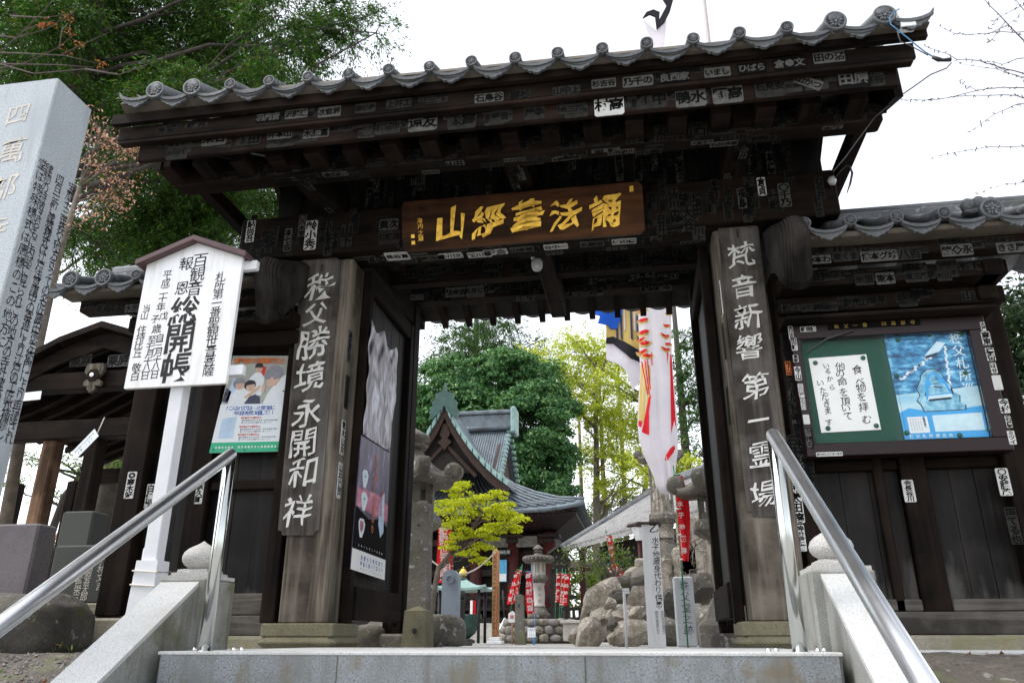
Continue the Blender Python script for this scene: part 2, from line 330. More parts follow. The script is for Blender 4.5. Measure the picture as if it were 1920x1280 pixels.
# ------------------------------------------------------------------ lettering
_G = {}
def glyph(ch, off=0.0):
    k = (ch, off)
    if k not in _G:
        c = bpy.data.curves.new('glyph', 'FONT'); c.body = ch; c.offset = off; c.resolution_u = 2
        o = bpy.data.objects.new('glyph', c); COL.objects.link(o)
        dg = bpy.context.evaluated_depsgraph_get(); me = o.evaluated_get(dg).to_mesh()
        vs = np.array([v.co[:2] for v in me.vertices]); fs = [tuple(p.vertices) for p in me.polygons]
        o.evaluated_get(dg).to_mesh_clear(); bpy.data.objects.remove(o); bpy.data.curves.remove(c)
        if len(vs):
            lo, hi = vs.min(0), vs.max(0); vs = vs - (lo+hi)/2; vs = vs/.92
        _G[k] = (vs, fs)
    return _G[k]
def put(mb, pl, ch, u, v, size, n=.002, off=0.0, brush=0.0, slant=0.0, sx=1.0, thick=0.0, rot=0.0):
    vs, fs = glyph(ch, off)
    if not len(vs): return
    p = vs.copy()
    if brush:
        ph = (ord(ch) % 97)*.37
        q = p.copy()
        p[:, 0] += brush*(.035*np.sin(9*q[:, 1]+ph) + .018*np.sin(23*q[:, 0]+17*q[:, 1]+ph) + .05*q[:, 1])
        p[:, 1] += brush*(.035*np.sin(8*q[:, 0]+2*ph) + .018*np.sin(21*q[:, 1]-13*q[:, 0]+ph) - .07*q[:, 0]**2)
    p[:, 1] += slant*p[:, 0]; p[:, 0] *= sx
    if rot:
        c, s_ = math.cos(rot), math.sin(rot); p = np.stack([p[:, 0]*c-p[:, 1]*s_, p[:, 0]*s_+p[:, 1]*c], 1)
    p = p*size
    if not thick: mb.add([pl.at(u+a, v+b, n) for a, b in p], fs); return
    k = len(p); e = {}
    for f in fs:
        for i in range(len(f)):
            a, b = f[i], f[(i+1) % len(f)]; e[(a, b)] = 1
    side = [(a, b) for a, b in e if (b, a) not in e]
    mb.add([pl.at(u+a, v+b, n) for a, b in p] + [pl.at(u+a, v+b, n+thick) for a, b in p],
           [tuple(i+k for i in f) for f in fs] + [(a, b, b+k, a+k) for a, b in side])
def column(mb, pl, text, p0, p1, size, **kw):
    """characters from pixel-located point p0 to p1 (plane coordinates), evenly spaced"""
    n = len(text); mb.segs.append(len(mb.f))
    for i, ch in enumerate(text):
        t = i/max(1, n-1)
        if ch not in ' \u3000': put(mb, pl, ch, p0[0]+(p1[0]-p0[0])*t, p0[1]+(p1[1]-p0[1])*t, size, **kw)

# ------------------------------------------------------------------ leaves and branches
def leaf_mesh(name, pts, size, mat, parent, aspect=.5, up=.35, droop=None, quad=False, seed=1, dirs=None, nrm=None):
    rng = np.random.default_rng(seed); n = len(pts)
    d = rng.normal(size=(n, 3)); d /= np.linalg.norm(d, axis=1)[:, None]
    if droop is not None: d = d*.55 + droop; d /= np.linalg.norm(d, axis=1)[:, None]
    if dirs is not None: d = dirs + rng.normal(size=(n, 3))*.45; d /= np.linalg.norm(d, axis=1)[:, None]
    nn = rng.normal(size=(n, 3)); nn[:, 2] += up*2
    if nrm is not None: nn = nrm + .45*rng.normal(size=(n, 3)); d = d - nn*((d*nn).sum(1)/((nn*nn).sum(1)+1e-9))[:, None]; d /= (np.linalg.norm(d, axis=1)[:, None]+1e-9)
    sd = np.cross(d, nn); sd /= (np.linalg.norm(sd, axis=1)[:, None]+1e-9)
    L = size*(.6+.8*rng.random(n))[:, None]; Wd = L*aspect
    a = pts - d*L*.5; b = pts + sd*Wd*.5; c = pts + d*L*.5; e = pts - sd*Wd*.5
    vs = np.stack([a, b, c, e], 1).reshape(-1, 3); off = np.array(parent_loc(parent)) if parent else 0
    me = bpy.data.meshes.new(name); me.vertices.add(4*n); me.vertices.foreach_set('co', (vs-off).ravel())
    me.loops.add(4*n); me.loops.foreach_set('vertex_index', np.arange(4*n)); me.polygons.add(n)
    me.polygons.foreach_set('loop_start', np.arange(n)*4); me.update(calc_edges=True)
    for x in ([mat] if isinstance(mat, str) else mat): me.materials.append(MATS[x])
    if not isinstance(mat, str): me.polygons.foreach_set('material_index', (rng.random(n) < .12).astype(np.int32))
    o = bpy.data.objects.new(name, me); COL.objects.link(o)
    if parent: o.parent = parent
    return o
def clumps(blobs, nclump, per, cr, seed, shell=.55, flat=.6):
    """leaf points in clumps spread through ellipsoid blobs, denser near the surface"""
    rng = np.random.default_rng(seed); out = []; cents = []
    for (c, r) in blobs:
        c, r = np.array(c), np.array(r); k = max(3, int(nclump*(r.prod()**(2/3))))
        d = rng.normal(size=(k, 3)); d /= np.linalg.norm(d, axis=1)[:, None]
        q = c + d*r*(shell+(1-shell)*rng.random((k, 1))**.6); cents.append(q)
        for p in q:
            m = int(per*(.5+rng.random())); s = cr*(.6+.8*rng.random())
            out.append(p + rng.normal(size=(m, 3))*np.array([s, s, s*flat])*.5)
    return np.concatenate(out), np.concatenate(cents)
def wiggle(a, b, n, amp, rng, sag=0.0):
    a, b = np.array(a, float), np.array(b, float); pts = []
    for i in range(n+1):
        t = i/n; p = a+(b-a)*t + rng.normal(size=3)*amp*math.sin(math.pi*min(1, t*1.0))*(1 if 0 < i < n else 0); p[2] -= sag*math.sin(math.pi*t)
        pts.append(tuple(p))
    return pts

def sprays(cents, per, length, seed, droop=.55, out_from=None):
    """feathery needle sprays: several drooping twigs from every clump centre, needles set along them"""
    rng = np.random.default_rng(seed); P_, D_ = [], []
    for c in cents:
        k = rng.integers(5, 9); o = (c-out_from[np.argmin(((out_from-c)**2).sum(1))]) if out_from is not None else np.zeros(3)
        o = o/(np.linalg.norm(o)+1e-6)
        for i in range(k):
            d = rng.normal(size=3); d[2] *= .45; d = d/np.linalg.norm(d) + o*.7; d /= np.linalg.norm(d)
            L = length*(.5+.8*rng.random()); t = rng.random((per//k+1, 1)); ln = c + d*L*t; ln[:, 2] -= (droop*L*t[:, 0]**1.8)
            dd = np.repeat(d[None], len(ln), 0); dd[:, 2] -= droop*1.6*t[:, 0]; P_.append(ln+rng.normal(size=ln.shape)*length*.055); D_.append(dd)
    return np.concatenate(P_), np.concatenate(D_)
def domes(cents, per, cr, seed, flat=.7):
    """leaf rosettes: leaves over the upper dome of every clump"""
    rng = np.random.default_rng(seed); P_, N_ = [], []
    for c in cents:
        m = int(per*(.6+.8*rng.random())); s = cr*(.65+.7*rng.random()); d = rng.normal(size=(m, 3)); d[:, 2] = np.abs(d[:, 2])*1.1-.25; d /= np.linalg.norm(d, axis=1)[:, None]
        P_.append(c + d*s*np.array([1, 1, flat])*(.75+.3*rng.random((m, 1)))); N_.append(d)
    return np.concatenate(P_), np.concatenate(N_)
# ================================================================== SETTING
def sheet(name, pts, mat, thick=.12):
    mb = MB(); k = len(pts)
    mb.add(list(pts) + [(x, y, z-thick) for x, y, z in pts], [tuple(range(k)), tuple(range(2*k-1, k-1, -1))] + [(i, (i+1) % k, k+(i+1) % k, k+i) for i in range(k)])
    return tag(mb.build(name, mat), kind='structure')
sheet('ground', [(-400, -.30, -.03), (400, -.30, -.03), (400, 600, -.03), (-400, 600, -.03)], 'courtyard')
sheet('lower_ground', [(-400, -.32, -1.72), (400, -.32, -1.72), (400, -300, -1.72), (-400, -300, -1.72)], 'courtyard')
def slope_ground(name, x0, x1, seed):
    rng = np.random.default_rng(seed); nx, ny = 26, 34; mb = MB(); mb.smooth = True
    vs = []
    for j in range(ny+1):
        y = -.34 - 4.2*j/ny
        for i in range(nx+1):
            x = x0+(x1-x0)*(i/nx)
            z = -.035 - max(0, -.9-y)*.42 + rng.normal()*.012*(0 if i in (0, nx) else 1)
            vs.append((x, y, z))
    mb.add(vs, [(j*(nx+1)+i, j*(nx+1)+i+1, (j+1)*(nx+1)+i+1, (j+1)*(nx+1)+i) for j in range(ny) for i in range(nx)])
    return tag(mb.build(name, 'soil'), kind='structure')
slope_ground('earth_bank', -9, -2.45, 3); slope_ground('earth_bank', .98, 8, 4)

# gravel on the left bank: nobody could count it
mb = MB(); rng = np.random.default_rng(11)
for i in range(2600):
    x = rng.uniform(-4.6, -2.5); y = rng.uniform(-2.3, -.45); s = rng.uniform(.006, .02)
    z = -.035 - max(0, -.9-y)*.42
    p = [(x+s*rng.uniform(-1, -.5), y+s*rng.uniform(-.4, .4), z), (x+s*rng.uniform(-.3, .3), y-s*rng.uniform(.5, 1), z), (x+s*rng.uniform(.5, 1), y+s*rng.uniform(-.3, .3), z), (x, y+s*rng.uniform(.5, 1), z), (x+s*.2*rng.normal(), y+s*.2*rng.normal(), z+s*rng.uniform(.6, 1.1))]
    mb.add(p, [(0, 1, 4), (1, 2, 4), (2, 3, 4), (3, 0, 4)])
tag(mb.build('gravel', 'pebble'), 'loose grey gravel lying on the bank left of the stairs', 'gravel', kind='stuff')
pts = np.stack([rng.uniform(-4.6, -2.5, 90), rng.uniform(-1.8, -.5, 90), rng.uniform(-.02, .03, 90)], 1); pts[:, 2] -= np.maximum(0, -.9-pts[:, 1])*.42
tag(leaf_mesh('grass_tuft', pts[:40], .05, 'grass_leaf', None, .2, droop=np.array([0, 0, .8]), seed=4), 'small green grass shoots growing through the gravel', 'grass', kind='stuff')
tag(leaf_mesh('leaf_litter', np.concatenate([pts[40:], np.stack([rng.uniform(1.1, 2.6, 60), rng.uniform(-.6, -.3, 60), np.full(60, -.02)], 1)]), .035, 'fallen_leaf', None, .5, up=3, seed=5), 'brown fallen leaves scattered over the bare earth banks', 'leaf litter', kind='stuff')

# stone kerb below the wings
for x0, x1, lab in ((-4.9, -2.55, 'left'), (1.07, 5.0, 'right')):
    mb = MB(); mb.box((x0, -.34, -.12), (x1, .5, -.005), .01)
    tag(mb.build('stone_kerb', 'granite'), 'pale stone kerb under the '+lab+' side wall of the gate', 'kerb')

# ================================================================== STAIRS
st = thing('stone_staircase', 'speckled grey granite stairs climbing to the gate', 'stairs', (-.7, -1.85, 0))
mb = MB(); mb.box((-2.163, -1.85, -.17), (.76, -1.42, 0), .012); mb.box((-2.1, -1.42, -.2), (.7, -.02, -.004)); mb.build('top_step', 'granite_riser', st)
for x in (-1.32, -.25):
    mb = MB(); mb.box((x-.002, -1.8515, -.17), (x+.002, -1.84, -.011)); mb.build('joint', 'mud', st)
mb = MB(); mb.box((-2.168, -1.853, -.010), (.765, -.03, .005), .003); mb.build('tread', 'granite', st)  # paler granite slab over the step; its sky-lit brightness is put into the colour
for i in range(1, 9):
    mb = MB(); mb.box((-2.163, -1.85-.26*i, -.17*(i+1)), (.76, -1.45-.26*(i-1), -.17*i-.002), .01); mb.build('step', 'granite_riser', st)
SL = .6554
def balustrade(x0, x1, nx0, nx1, lab, seed):
    r = thing('stone_balustrade', lab, 'balustrade', ((x0+x1)/2, -1.5, 0))
    yb = -4.4; zt = .325; zb = zt-(yb*-1-1.5)*SL
    mb = MB(); e = .012
    prof = [(x0, 0), (x0, -e), (x0+e, 0), (x1-e, 0), (x1, -e)]
    def ring(y, z): return [(x0, y, z-2.2), (x0, y, z-e), (x0+e, y, z), (x1-e, y, z), (x1, y, z-e), (x1, y, z-2.2)]
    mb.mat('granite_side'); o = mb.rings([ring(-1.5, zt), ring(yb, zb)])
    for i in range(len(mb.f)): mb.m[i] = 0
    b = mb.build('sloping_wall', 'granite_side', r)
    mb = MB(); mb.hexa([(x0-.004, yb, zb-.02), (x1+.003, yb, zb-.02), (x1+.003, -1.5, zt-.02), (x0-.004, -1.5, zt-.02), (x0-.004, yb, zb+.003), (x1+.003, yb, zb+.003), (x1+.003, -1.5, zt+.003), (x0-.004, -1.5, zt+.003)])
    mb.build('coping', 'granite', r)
    mb = MB(); mb.box((nx0, -1.5, -.3), (nx1, -1.2, .345), .008); n = mb.build('newel_post', 'granite_side', r)
    cx = (nx0+nx1)/2; mb = MB()
    mb.lathe((cx, -1.35, .345), [(.186, 0), (.186, .018), (.145, .020), (.145, .034), (.118, .036), (.115, .050), (.075, .056)], 4)
    mb.build('finial_base', 'granite_finial', r)
    mb = MB(); mb.lathe((cx, -1.35, .345), [(.062, .055), (.066, .065), (.085, .077), (.098, .097), (.100, .118), (.092, .140), (.072, .160), (.045, .175), (.02, .188), (.002, .202)], 28)
    mb.build('finial', 'granite_finial', r)
balustrade(-2.428, -2.222, -2.44, -2.18, 'granite stair balustrade with onion finial, beside the white signboard post', 1)
balustrade(.80, 1.0, .752, 1.03, 'granite stair balustrade with onion finial, below the green notice board', 2)
def handrail(x, lab, ztop, xlow):
    r = thing('handrail', lab, 'handrail', (x, -1.75, 0)); R_ = .0303
    yb = -4.6; top = V((x, -1.75, ztop)); low = V((xlow, yb, ztop-(4.6-1.75)*SL))
    mb = MB(); pts = [low]
    d = (top-low).normalized()
    pts += [low+(top-low)*.5, top-d*.0]
    mb.tube(pts, R_, 24)
    mb.lathe(top, [(R_*.02, -R_*.98)]+[(R_*math.cos(a), R_*math.sin(a)) for a in [i*math.pi/10-math.pi/2 for i in range(1, 10)]]+[(R_*.02, R_*.98)], 24)
    mb.build('rail', 'steel', r)
    mb = MB(); mb.tube([(x+.0, -1.75, .0), (x, -1.75, .5), (x, -1.75, ztop)], R_*.98, 24); mb.lathe((x, -1.75, 0), [(.037, 0), (.037, .006), (.031, .008)], 20); mb.build('post', 'steel_post', r)
    for dx, dy in ((-.11, .1), (-.075, .12), (.09, .1), (.12, .12)):
        mb = MB(); mb.lathe((x+dx, -1.75+dy, 0), [(.012, 0), (.012, .012), (.008, .018), (.002, .02)], 12); mb.build('anchor_bolt', 'steel', r)
handrail(-2.0, 'polished steel handrail rising past the white signboard post', .918, -1.985)
handrail(.622, 'polished steel handrail running past the green notice board', .912, .65)

# ================================================================== MAIN GATE
G = thing('temple_gate', 'dark weathered wooden temple gate with tiled roof, covered in pasted votive slips', 'gate', (-.73, 0, 0))
XM = -.73
def gp(name, mat, fn, parent=None):
    mb = MB(); fn(mb); return mb.build(name, mat, parent or G)
for x0, x1 in ((-2.478, -2.143), (.672, 1.012)):
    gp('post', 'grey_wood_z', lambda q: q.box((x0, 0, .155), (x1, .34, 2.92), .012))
    q = MB(); q.box((x0-.10, -.10, .0), (x1+.12, .44, .07), .03); q.box((x0-.08, -.08, .07), (x1+.10, .42, .156), .008); q.build('plinth', 'mossy_base', G)
for x in (-2.24, .72):
    gp('rear_post', 'wood_z', lambda q: q.box((x-.09, 1.82, .1), (x+.09, 2.0, 3.33), .01))
    q = MB(); q.box((x-.17, 1.74, -.03), (x+.17, 2.08, .1), .02); q.build('plinth', 'old_stone', G)
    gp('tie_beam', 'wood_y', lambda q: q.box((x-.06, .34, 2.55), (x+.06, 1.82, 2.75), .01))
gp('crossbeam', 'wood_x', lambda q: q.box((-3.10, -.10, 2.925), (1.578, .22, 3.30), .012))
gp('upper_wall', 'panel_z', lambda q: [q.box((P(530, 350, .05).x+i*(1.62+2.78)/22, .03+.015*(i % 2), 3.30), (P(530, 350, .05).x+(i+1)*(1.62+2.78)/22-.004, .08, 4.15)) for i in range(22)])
for x in (-2.31, XM, .845):
    gp('cantilever_arm', 'wood_y', lambda q: q.hexa([(x-.085, -.93, 3.19), (x+.085, -.93, 3.19), (x+.085, .03, 3.305), (x-.085, .03, 3.305), (x-.085, -.93, 3.40), (x+.085, -.93, 3.40), (x+.085, .03, 3.52), (x-.085, .03, 3.52)]))
    gp('ridge_strut', 'wood_z', lambda q: q.box((x-.08, .08, 3.30), (x+.08, .24, 4.25)))
gp('purlin', 'wood_x', lambda q: q.box((-3.2, -.86, 3.155), (1.70, -.72, 3.29), .01))
gp('rear_purlin', 'wood_x', lambda q: q.box((-3.2, 1.84, 3.335), (1.70, 2.0, 3.52), .01))
gp('passage_beam', 'wood_y', lambda q: q.box((-.74, .34, 3.06), (-.60, 1.84, 3.30), .008))
gp('passage_beam', 'wood_y', lambda q: q.box((-2.31, .34, 3.10), (-2.17, 1.84, 3.30), .008))
gp('passage_beam', 'wood_y', lambda q: q.box((.70, .34, 3.10), (.84, 1.84, 3.30), .008))
gp('middle_beam', 'wood_x', lambda q: q.box((-2.17, 1.0, 3.14), (.70, 1.12, 3.30), .008))
# layered eave boards (their heights follow the photograph's rows)
def zr(py, px, Y): return P(px, py, Y).z
gp('eave_board', 'wood_x', lambda q: q.box((P(215, 200, -1.33).x, -1.33, 3.385), (P(1742, 75, -1.33).x, -1.29, 3.46)))
gp('fascia', 'wood_x', lambda q: q.box((P(228, 222, -1.27).x, -1.27, zr(221, 640, -1.27)), (P(1717, 100, -1.27).x, -1.235, 3.40), .006))
gp('fascia_trim', 'red_wood_x', lambda q: q.box((P(232, 222, -1.28).x, -1.28, zr(227, 640, -1.28)), (P(1710, 100, -1.28).x, -1.225, zr(221, 640, -1.28)), .004))
zb2 = zr(264, 640, -1.21)
gp('fascia', 'red_wood_x', lambda q: q.box((P(262, 270, -1.21).x, -1.21, zb2), (P(1686, 150, -1.21).x, -1.17, 3.40), .006))
for i in range(18):
    x = -3.20+.277*i
    gp('joist', 'wood_y' if i % 3 else 'red_wood_x', lambda q: q.box((x-.06, -1.06+.01*(i % 3), 3.185), (x+.06, -.70, 3.30), .006))
gp('soffit', 'panel_z', lambda q: (q.hexa([(-3.2, -1.12, 3.36), (1.72, -1.12, 3.36), (1.72, .6, 4.33), (-3.2, .6, 4.33), (-3.2, -1.12, 3.40), (1.72, -1.12, 3.40), (1.72, .6, 4.37), (-3.2, .6, 4.37)]),
                                   q.hexa([(-3.2, .6, 4.33), (1.72, .6, 4.33), (1.72, 2.62, 3.44), (-3.2, 2.62, 3.44), (-3.2, .6, 4.37), (1.72, .6, 4.37), (1.72, 2.62, 3.48), (-3.2, 2.62, 3.48)])))
for i in range(18):
    x = -3.14+.277*i
    q = MB(); q.hexa([(x-.032, .55, 4.25), (x+.032, .55, 4.25), (x+.032, 2.62, 3.345), (x-.032, 2.62, 3.345), (x-.032, .55, 4.345), (x+.032, .55, 4.345), (x+.032, 2.62, 3.435), (x-.032, 2.62, 3.435)]); q.build('rafter', 'wood_y', G)
for i in range(17):
    x = -3.06+.277*i
    q = MB(); q.hexa([(x-.03, -.72, 3.50), (x+.03, -.72, 3.50), (x+.03, .5, 4.19), (x-.03, .5, 4.19), (x-.03, -.72, 3.58), (x+.03, -.72, 3.58), (x+.03, .5, 4.27), (x-.03, .5, 4.27)]); q.build('rafter', 'wood_y', G)
low = [(-1.07, 3.165), (-.72, 3.30), (-.37, 3.48), (0, 3.72), (.3, 3.92), (.6, 4.10)]
for x, s in ((1.735, 1), (-3.235, -1)):
    q = MB(); pl = Pl((x, 0, 0), (0, 1, 0), (0, 0, 1))
    rear = [(1.2-y, z) for y, z in low[:-1]][::-1]; rear = [(y*1.0, z-.0) for y, z in rear]
    outl = low + [(y, z) for y, z in rear] + [(2.27, 3.56), (.6, 4.42), (-1.07, 3.42)]
    q.poly(pl, outl, -.025, .025); q.build('bargeboard', 'wood_y', G)
    q = MB(); q.box((x-.05*s-.06, -.72, 3.30), (x-.05*s+.02, 1.9, 3.42)); q.build('gable_beam', 'wood_y', G)

# ---- tiles
def crest(mb, c, R, big=False):
    """round eave tile end with a raised rim and a radial leaf crest, facing -Y"""
    c = V(c)
    mb.lathe(c, [(R*.98, .03), (R, -.012), (R*.97, -.02), (R*.80, -.02), (R*.78, -.006), (.001, -.004)][::1], 24, axis='Y')
    pl = Pl(c, (1, 0, 0), (0, 0, 1)); k = 12 if not big else 10
    for i in range(k):
        a = 2*math.pi*(i+.25)/k; r0 = R*(.16 if i % 2 else .26); r1 = R*(.70 if i % 2 == 0 else .58); wd = R*(.065 if not big else .085)
        d = V((math.cos(a), math.sin(a))); n = V((-d.y, d.x))
        pts = [d*r0+n*wd*.35, d*(r0+r1)*.52+n*wd*1.25, d*r1, d*(r0+r1)*.52-n*wd*1.25, d*r0-n*wd*.35]
        mb.poly(pl, [(p.x, p.y) for p in pts][::-1], .004, .016)
    mb.poly(pl, [(R*.13*math.cos(t*math.pi/4), R*.13*math.sin(t*math.pi/4)) for t in range(8)], .004, .018)
PEND = [(-.135, -.005), (-.11, -.04), (-.07, -.058), (-.03, -.066), (0, -.068), (.03, -.066), (.07, -.058), (.11, -.04), (.135, -.005),
        (.128, -.03), (.108, -.062), (.092, -.068), (.082, -.088), (.062, -.090), (.050, -.108), (.030, -.108), (.016, -.122), (0, -.126),
        (-.016, -.122), (-.030, -.108), (-.050, -.108), (-.062, -.090), (-.082, -.088), (-.092, -.068), (-.108, -.062), (-.128, -.03)]
def pend(mb, c, k=1.0):
    pl = Pl(c, (1, 0, 0), (0, 0, 1))
    h = 9
    up_, lo_ = PEND[:9], PEND[9:]
    lo_ = lo_[::-1]
    vs = []
    import bisect
    def interp(pts, u):
        for (a, b), (c_, d) in zip(pts[:-1], pts[1:]):
            if a <= u <= c_: return b+(d-b)*(u-a)/max(1e-6, c_-a)
        return pts[-1][1] if u > pts[-1][0] else pts[0][1]
    N = 28
    us = [-.134+.268*i/N for i in range(N+1)]
    T = [(u*k, interp(up_, u)*k+.012) for u in us]; B = [(u*k, interp(lo_, u)*k) for u in us]
    for n0, n1, tr in ((-.01, .010, 0), (.010, .020, 1)):
        t = [(u, v) for u, v in T]; b_ = [(u, (v if not tr else tv-.022)) for (u, v), (_, tv) in zip(B, T)]
        o = [pl.at(u, v, n0) for u, v in t+b_] + [pl.at(u, v, n1) for u, v in t+b_]; M = N+1
        fs = []
        for i in range(N):
            fs += [(2*M+i, 2*M+i+1, 3*M+i+1, 3*M+i), (i, i+1, 2*M+i+1, 2*M+i), (M+i, M+i+1, 3*M+i+1, 3*M+i)]
        mb.add(o, fs)
def eave_z(x): d = x+.75; return 3.50-.014*d+.006*d*d
proto = {}; TR = random.Random(21)
GT = G
def place(kind, make, pos, parent):
    if kind not in proto:
        q = MB(); make(q, V((0, 0, 0))); o = q.build(kind.split('.')[0], 'tile'); proto[kind] = o; first = True
        o.parent = parent; o.location = V(pos)-parent_loc(parent); return o
    o = dup(proto[kind], V(pos)-parent_loc(parent)+V((TR.uniform(-.004, .004), TR.uniform(-.004, .004), TR.uniform(-.004, .004))), parent)
    o.rotation_euler = (TR.uniform(-.05, .05), TR.uniform(-.16, .16) if kind.startswith('end') else TR.uniform(-.025, .025), TR.uniform(-.05, .05)); return o
XS = [-2.546+.277*k for k in range(-2, 16)]
for k, x in enumerate(XS):
    big = k in (0, 1, 16, 17)
    place('end_tile.big' if big else 'end_tile', (lambda q, c: crest(q, c, .067, True)) if big else (lambda q, c: crest(q, c, .040)), (x, -1.40, eave_z(x)), G)
for k in range(len(XS)+1):
    x = XS[0]-.1385+.277*k; z = eave_z(x)
    if k == 0: x -= .005; z += .012
    if k == len(XS): x += .01; z += .02
    place('pendant_tile', lambda q, c: pend(q, c), (x, -1.385, z), G)
def tiled_roof(parent, xs, zf, y0, yr, zr_, y1, z1, pitch, rr, lift=.0):
    """pan and roll tiles: real corrugated surface from the front eave over the ridge to the rear eave"""
    mb = MB(); n = 8
    x0 = xs[0]-pitch/2; x1 = xs[-1]+pitch/2
    for ya, yb, za, zb in ((y0, yr, zf, lambda x: zr_), (y1, yr, lambda x: z1, lambda x: zr_)):
        for k in range(len(xs)+1):
            xa = xs[0]-pitch+pitch*k if k else x0-.01
            xb = xs[0]+pitch*k if k < len(xs) else x1+.03
            if k == 0: xb = xs[0]
            if k == len(xs): xa = xs[-1]
            ring = []
            for j in range(6):
                yy = ya+(yb-ya)*j/5; row = []
                for i in range(n+1):
                    t = i/n; x = xa+(xb-xa)*t; z = za(x)+(zb(x)-za(x))*(j/5) - .055*math.sin(math.pi*t) - .02*math.sin(math.pi*j/5)
                    row.append((x, yy, z-.012))
                ring.append(row)
            o = [p for r in ring for p in r]; mb.add(o, [(j*(n+1)+i, j*(n+1)+i+1, (j+1)*(n+1)+i+1, (j+1)*(n+1)+i) for j in range(5) for i in range(n)])
            mb.add([(x, y, z-.03) for x, y, z in o], [(j*(n+1)+i, (j+1)*(n+1)+i, (j+1)*(n+1)+i+1, j*(n+1)+i+1) for j in range(5) for i in range(n)])
    mb.build('pan_tiles', 'tile', parent)
    for k, x in enumerate(xs):
        r = rr[1] if k < 2 or k >= len(xs)-2 else rr[0]
        for ya, yb, za in ((y0, yr, zf(x)), (y1, yr, z1)):
            q = MB(); q.tube([(x, ya, za), (x, ya+(yb-ya)*.5, za+(zr_-za)*.5-.02), (x, yb, zr_)], r, 12); q.build('roll_tile', 'tile', parent)
tiled_roof(G, XS, eave_z, -1.40, .6, 4.56, 2.66, 3.52, .277, (.038, .058))
q = MB(); q.box((-3.35, .46, 4.5), (1.85, .74, 4.86), .02); q.tube([(-3.35, .6, 4.9), (1.85, .6, 4.9)], .08, 12); q.build('ridge', 'tile', G)
q = MB(); q.hexa([(-3.37, -1.385, eave_z(-3.3)-.07), (1.86, -1.385, eave_z(1.8)-.07), (1.86, -1.27, 3.43), (-3.37, -1.27, 3.45), (-3.37, -1.36, eave_z(-3.3)-.03), (1.86, -1.36, eave_z(1.8)-.03), (1.86, -1.27, 3.50), (-3.37, -1.27, 3.52)]); q.build('eave_soffit', 'mud', G)

# ---- door leaves, opened inward
def door(x, s, lab):
    r = thing('door_leaf', None, None, (x, .25, 0)); r.parent = G; r.location = V((x, .25, 0))-G.location
    del_ = [k for k in r.keys()]
    y0, y1, z0, z1 = .24, 1.52, .165, 2.92
    a = x if s > 0 else x; t = .028*s
    q = MB(); q.box((x-t, y0+.05, z0+.1), (x-t-.03*s, y1-.05, z1-.05))
    for i in range(5): q.box((x-t+.001*s, y0+.06+i*.235, z0+.1), (x-t+.006*s, y0+.06+i*.235+.23, z1-.08), .003)
    q.build('door_panel', 'panel_z', r)
    for ya, yb in ((y0, y0+.09), (y1-.10, y1)):
        q = MB(); q.box((x-.035*s, ya, z0-.02), (x+.035*s, yb, z1), .008); q.build('stile', 'wood_z', r)
    for za, zb, mt in ((z0+.02, z0+.25, 'grey_wood_x'), (z1-.16, z1-.01, 'wood_y'), (1.5, 1.6, 'wood_y')):
        if mt == 'grey_wood_x': mt = 'wood_y'
        q = MB(); q.box((x-.02*s, y0+.09, za), (x+.055*s if za < 1 else x+.03*s, y1-.10 if za > 1 else y1-.06, zb), .008)
        if za != 1.5: q.build('rail', mt, r)
    return r
door(-2.10, 1, ''); door(.62, -1, '')

# ---- votive slips
JP = ['高村', '田中', '石井', '山井', '水野', '東谷', '次郎', '近藤', '小秀', '長谷川', '原田', '大島', '金文', '川口', '佐野', '本橋', '松井', '吉田', '西家', '千社', '青木', '上野', '中村', '岩崎', '木下', '藤井', '三浦', '竹内', '増田', '森川', '江戸', '神田', '浅草']
def slip(parent, pl, px, py, wp, hp, text, style='old', vert=False, rot=0.0, n=.004, bold=.03, sub=None):
    u0, v0 = pl.hit(px-wp/2, py); u1, v1 = pl.hit(px+wp/2, py); uc, vc = pl.hit(px, py); _, va = pl.hit(px, py-hp/2); _, vb = pl.hit(px, py+hp/2)
    wd, ht = abs(u1-u0), abs(va-vb)
    slip_at(parent, pl, uc, vc, wd, ht, text, style, vert, rot, n, bold, sub)
def slip_at(parent, pl, uc, vc, wd, ht, text, style='old', vert=False, rot=0.0, n=.004, bold=.03, sub=None, into=None):
    paper, ink = {'white': ('sticker_white', 'sticker_ink'), 'old': ('sticker_old', 'sticker_ink'), 'dark': ('sticker_dark', 'sticker_ink'),
                  'neg': ('sticker_black', 'sticker_old'), 'yellow': ('orange_ink', 'sticker_ink'), 'plain': ('sticker_white', 'ink_grey')}[style]
    c, s_ = math.cos(rot), math.sin(rot)
    lp = Pl(pl.at(uc, vc), pl.u*c+pl.v*s_, pl.v*c-pl.u*s_)
    mb = into or MB(); mb.mat(paper); e = min(wd, ht)*.08
    mb.poly(lp, [(-wd/2+e, -ht/2), (wd/2-e, -ht/2), (wd/2, -ht/2+e), (wd/2, ht/2-e), (wd/2-e, ht/2), (-wd/2+e, ht/2), (-wd/2, ht/2-e), (-wd/2, -ht/2+e)], -.001, n)
    mb.mat(ink); k = len(text)
    for i, ch in enumerate(text):
        if vert:
            sz = min(wd*.92, ht*.96/k); put(mb, lp, ch, 0, ht*.48-(i+.5)*ht*.96/k, ht*.96/k*.98, n+.0012, bold, sx=min(1.25, wd*.9/(ht*.96/k)))
        else:
            put(mb, lp, ch, -wd*.48+(i+.5)*wd*.96/k, 0, wd*.96/k*.98, n+.0012, bold, sx=1.0) if ht >= wd*.9/k else put(mb, lp, ch, -wd*.48+(i+.5)*wd*.96/k, 0, ht*.92, n+.0012, bold, sx=min(1.6, wd*.96/k/(ht*.92)))
    return None if into else mb.build('votive_slip', None, parent)
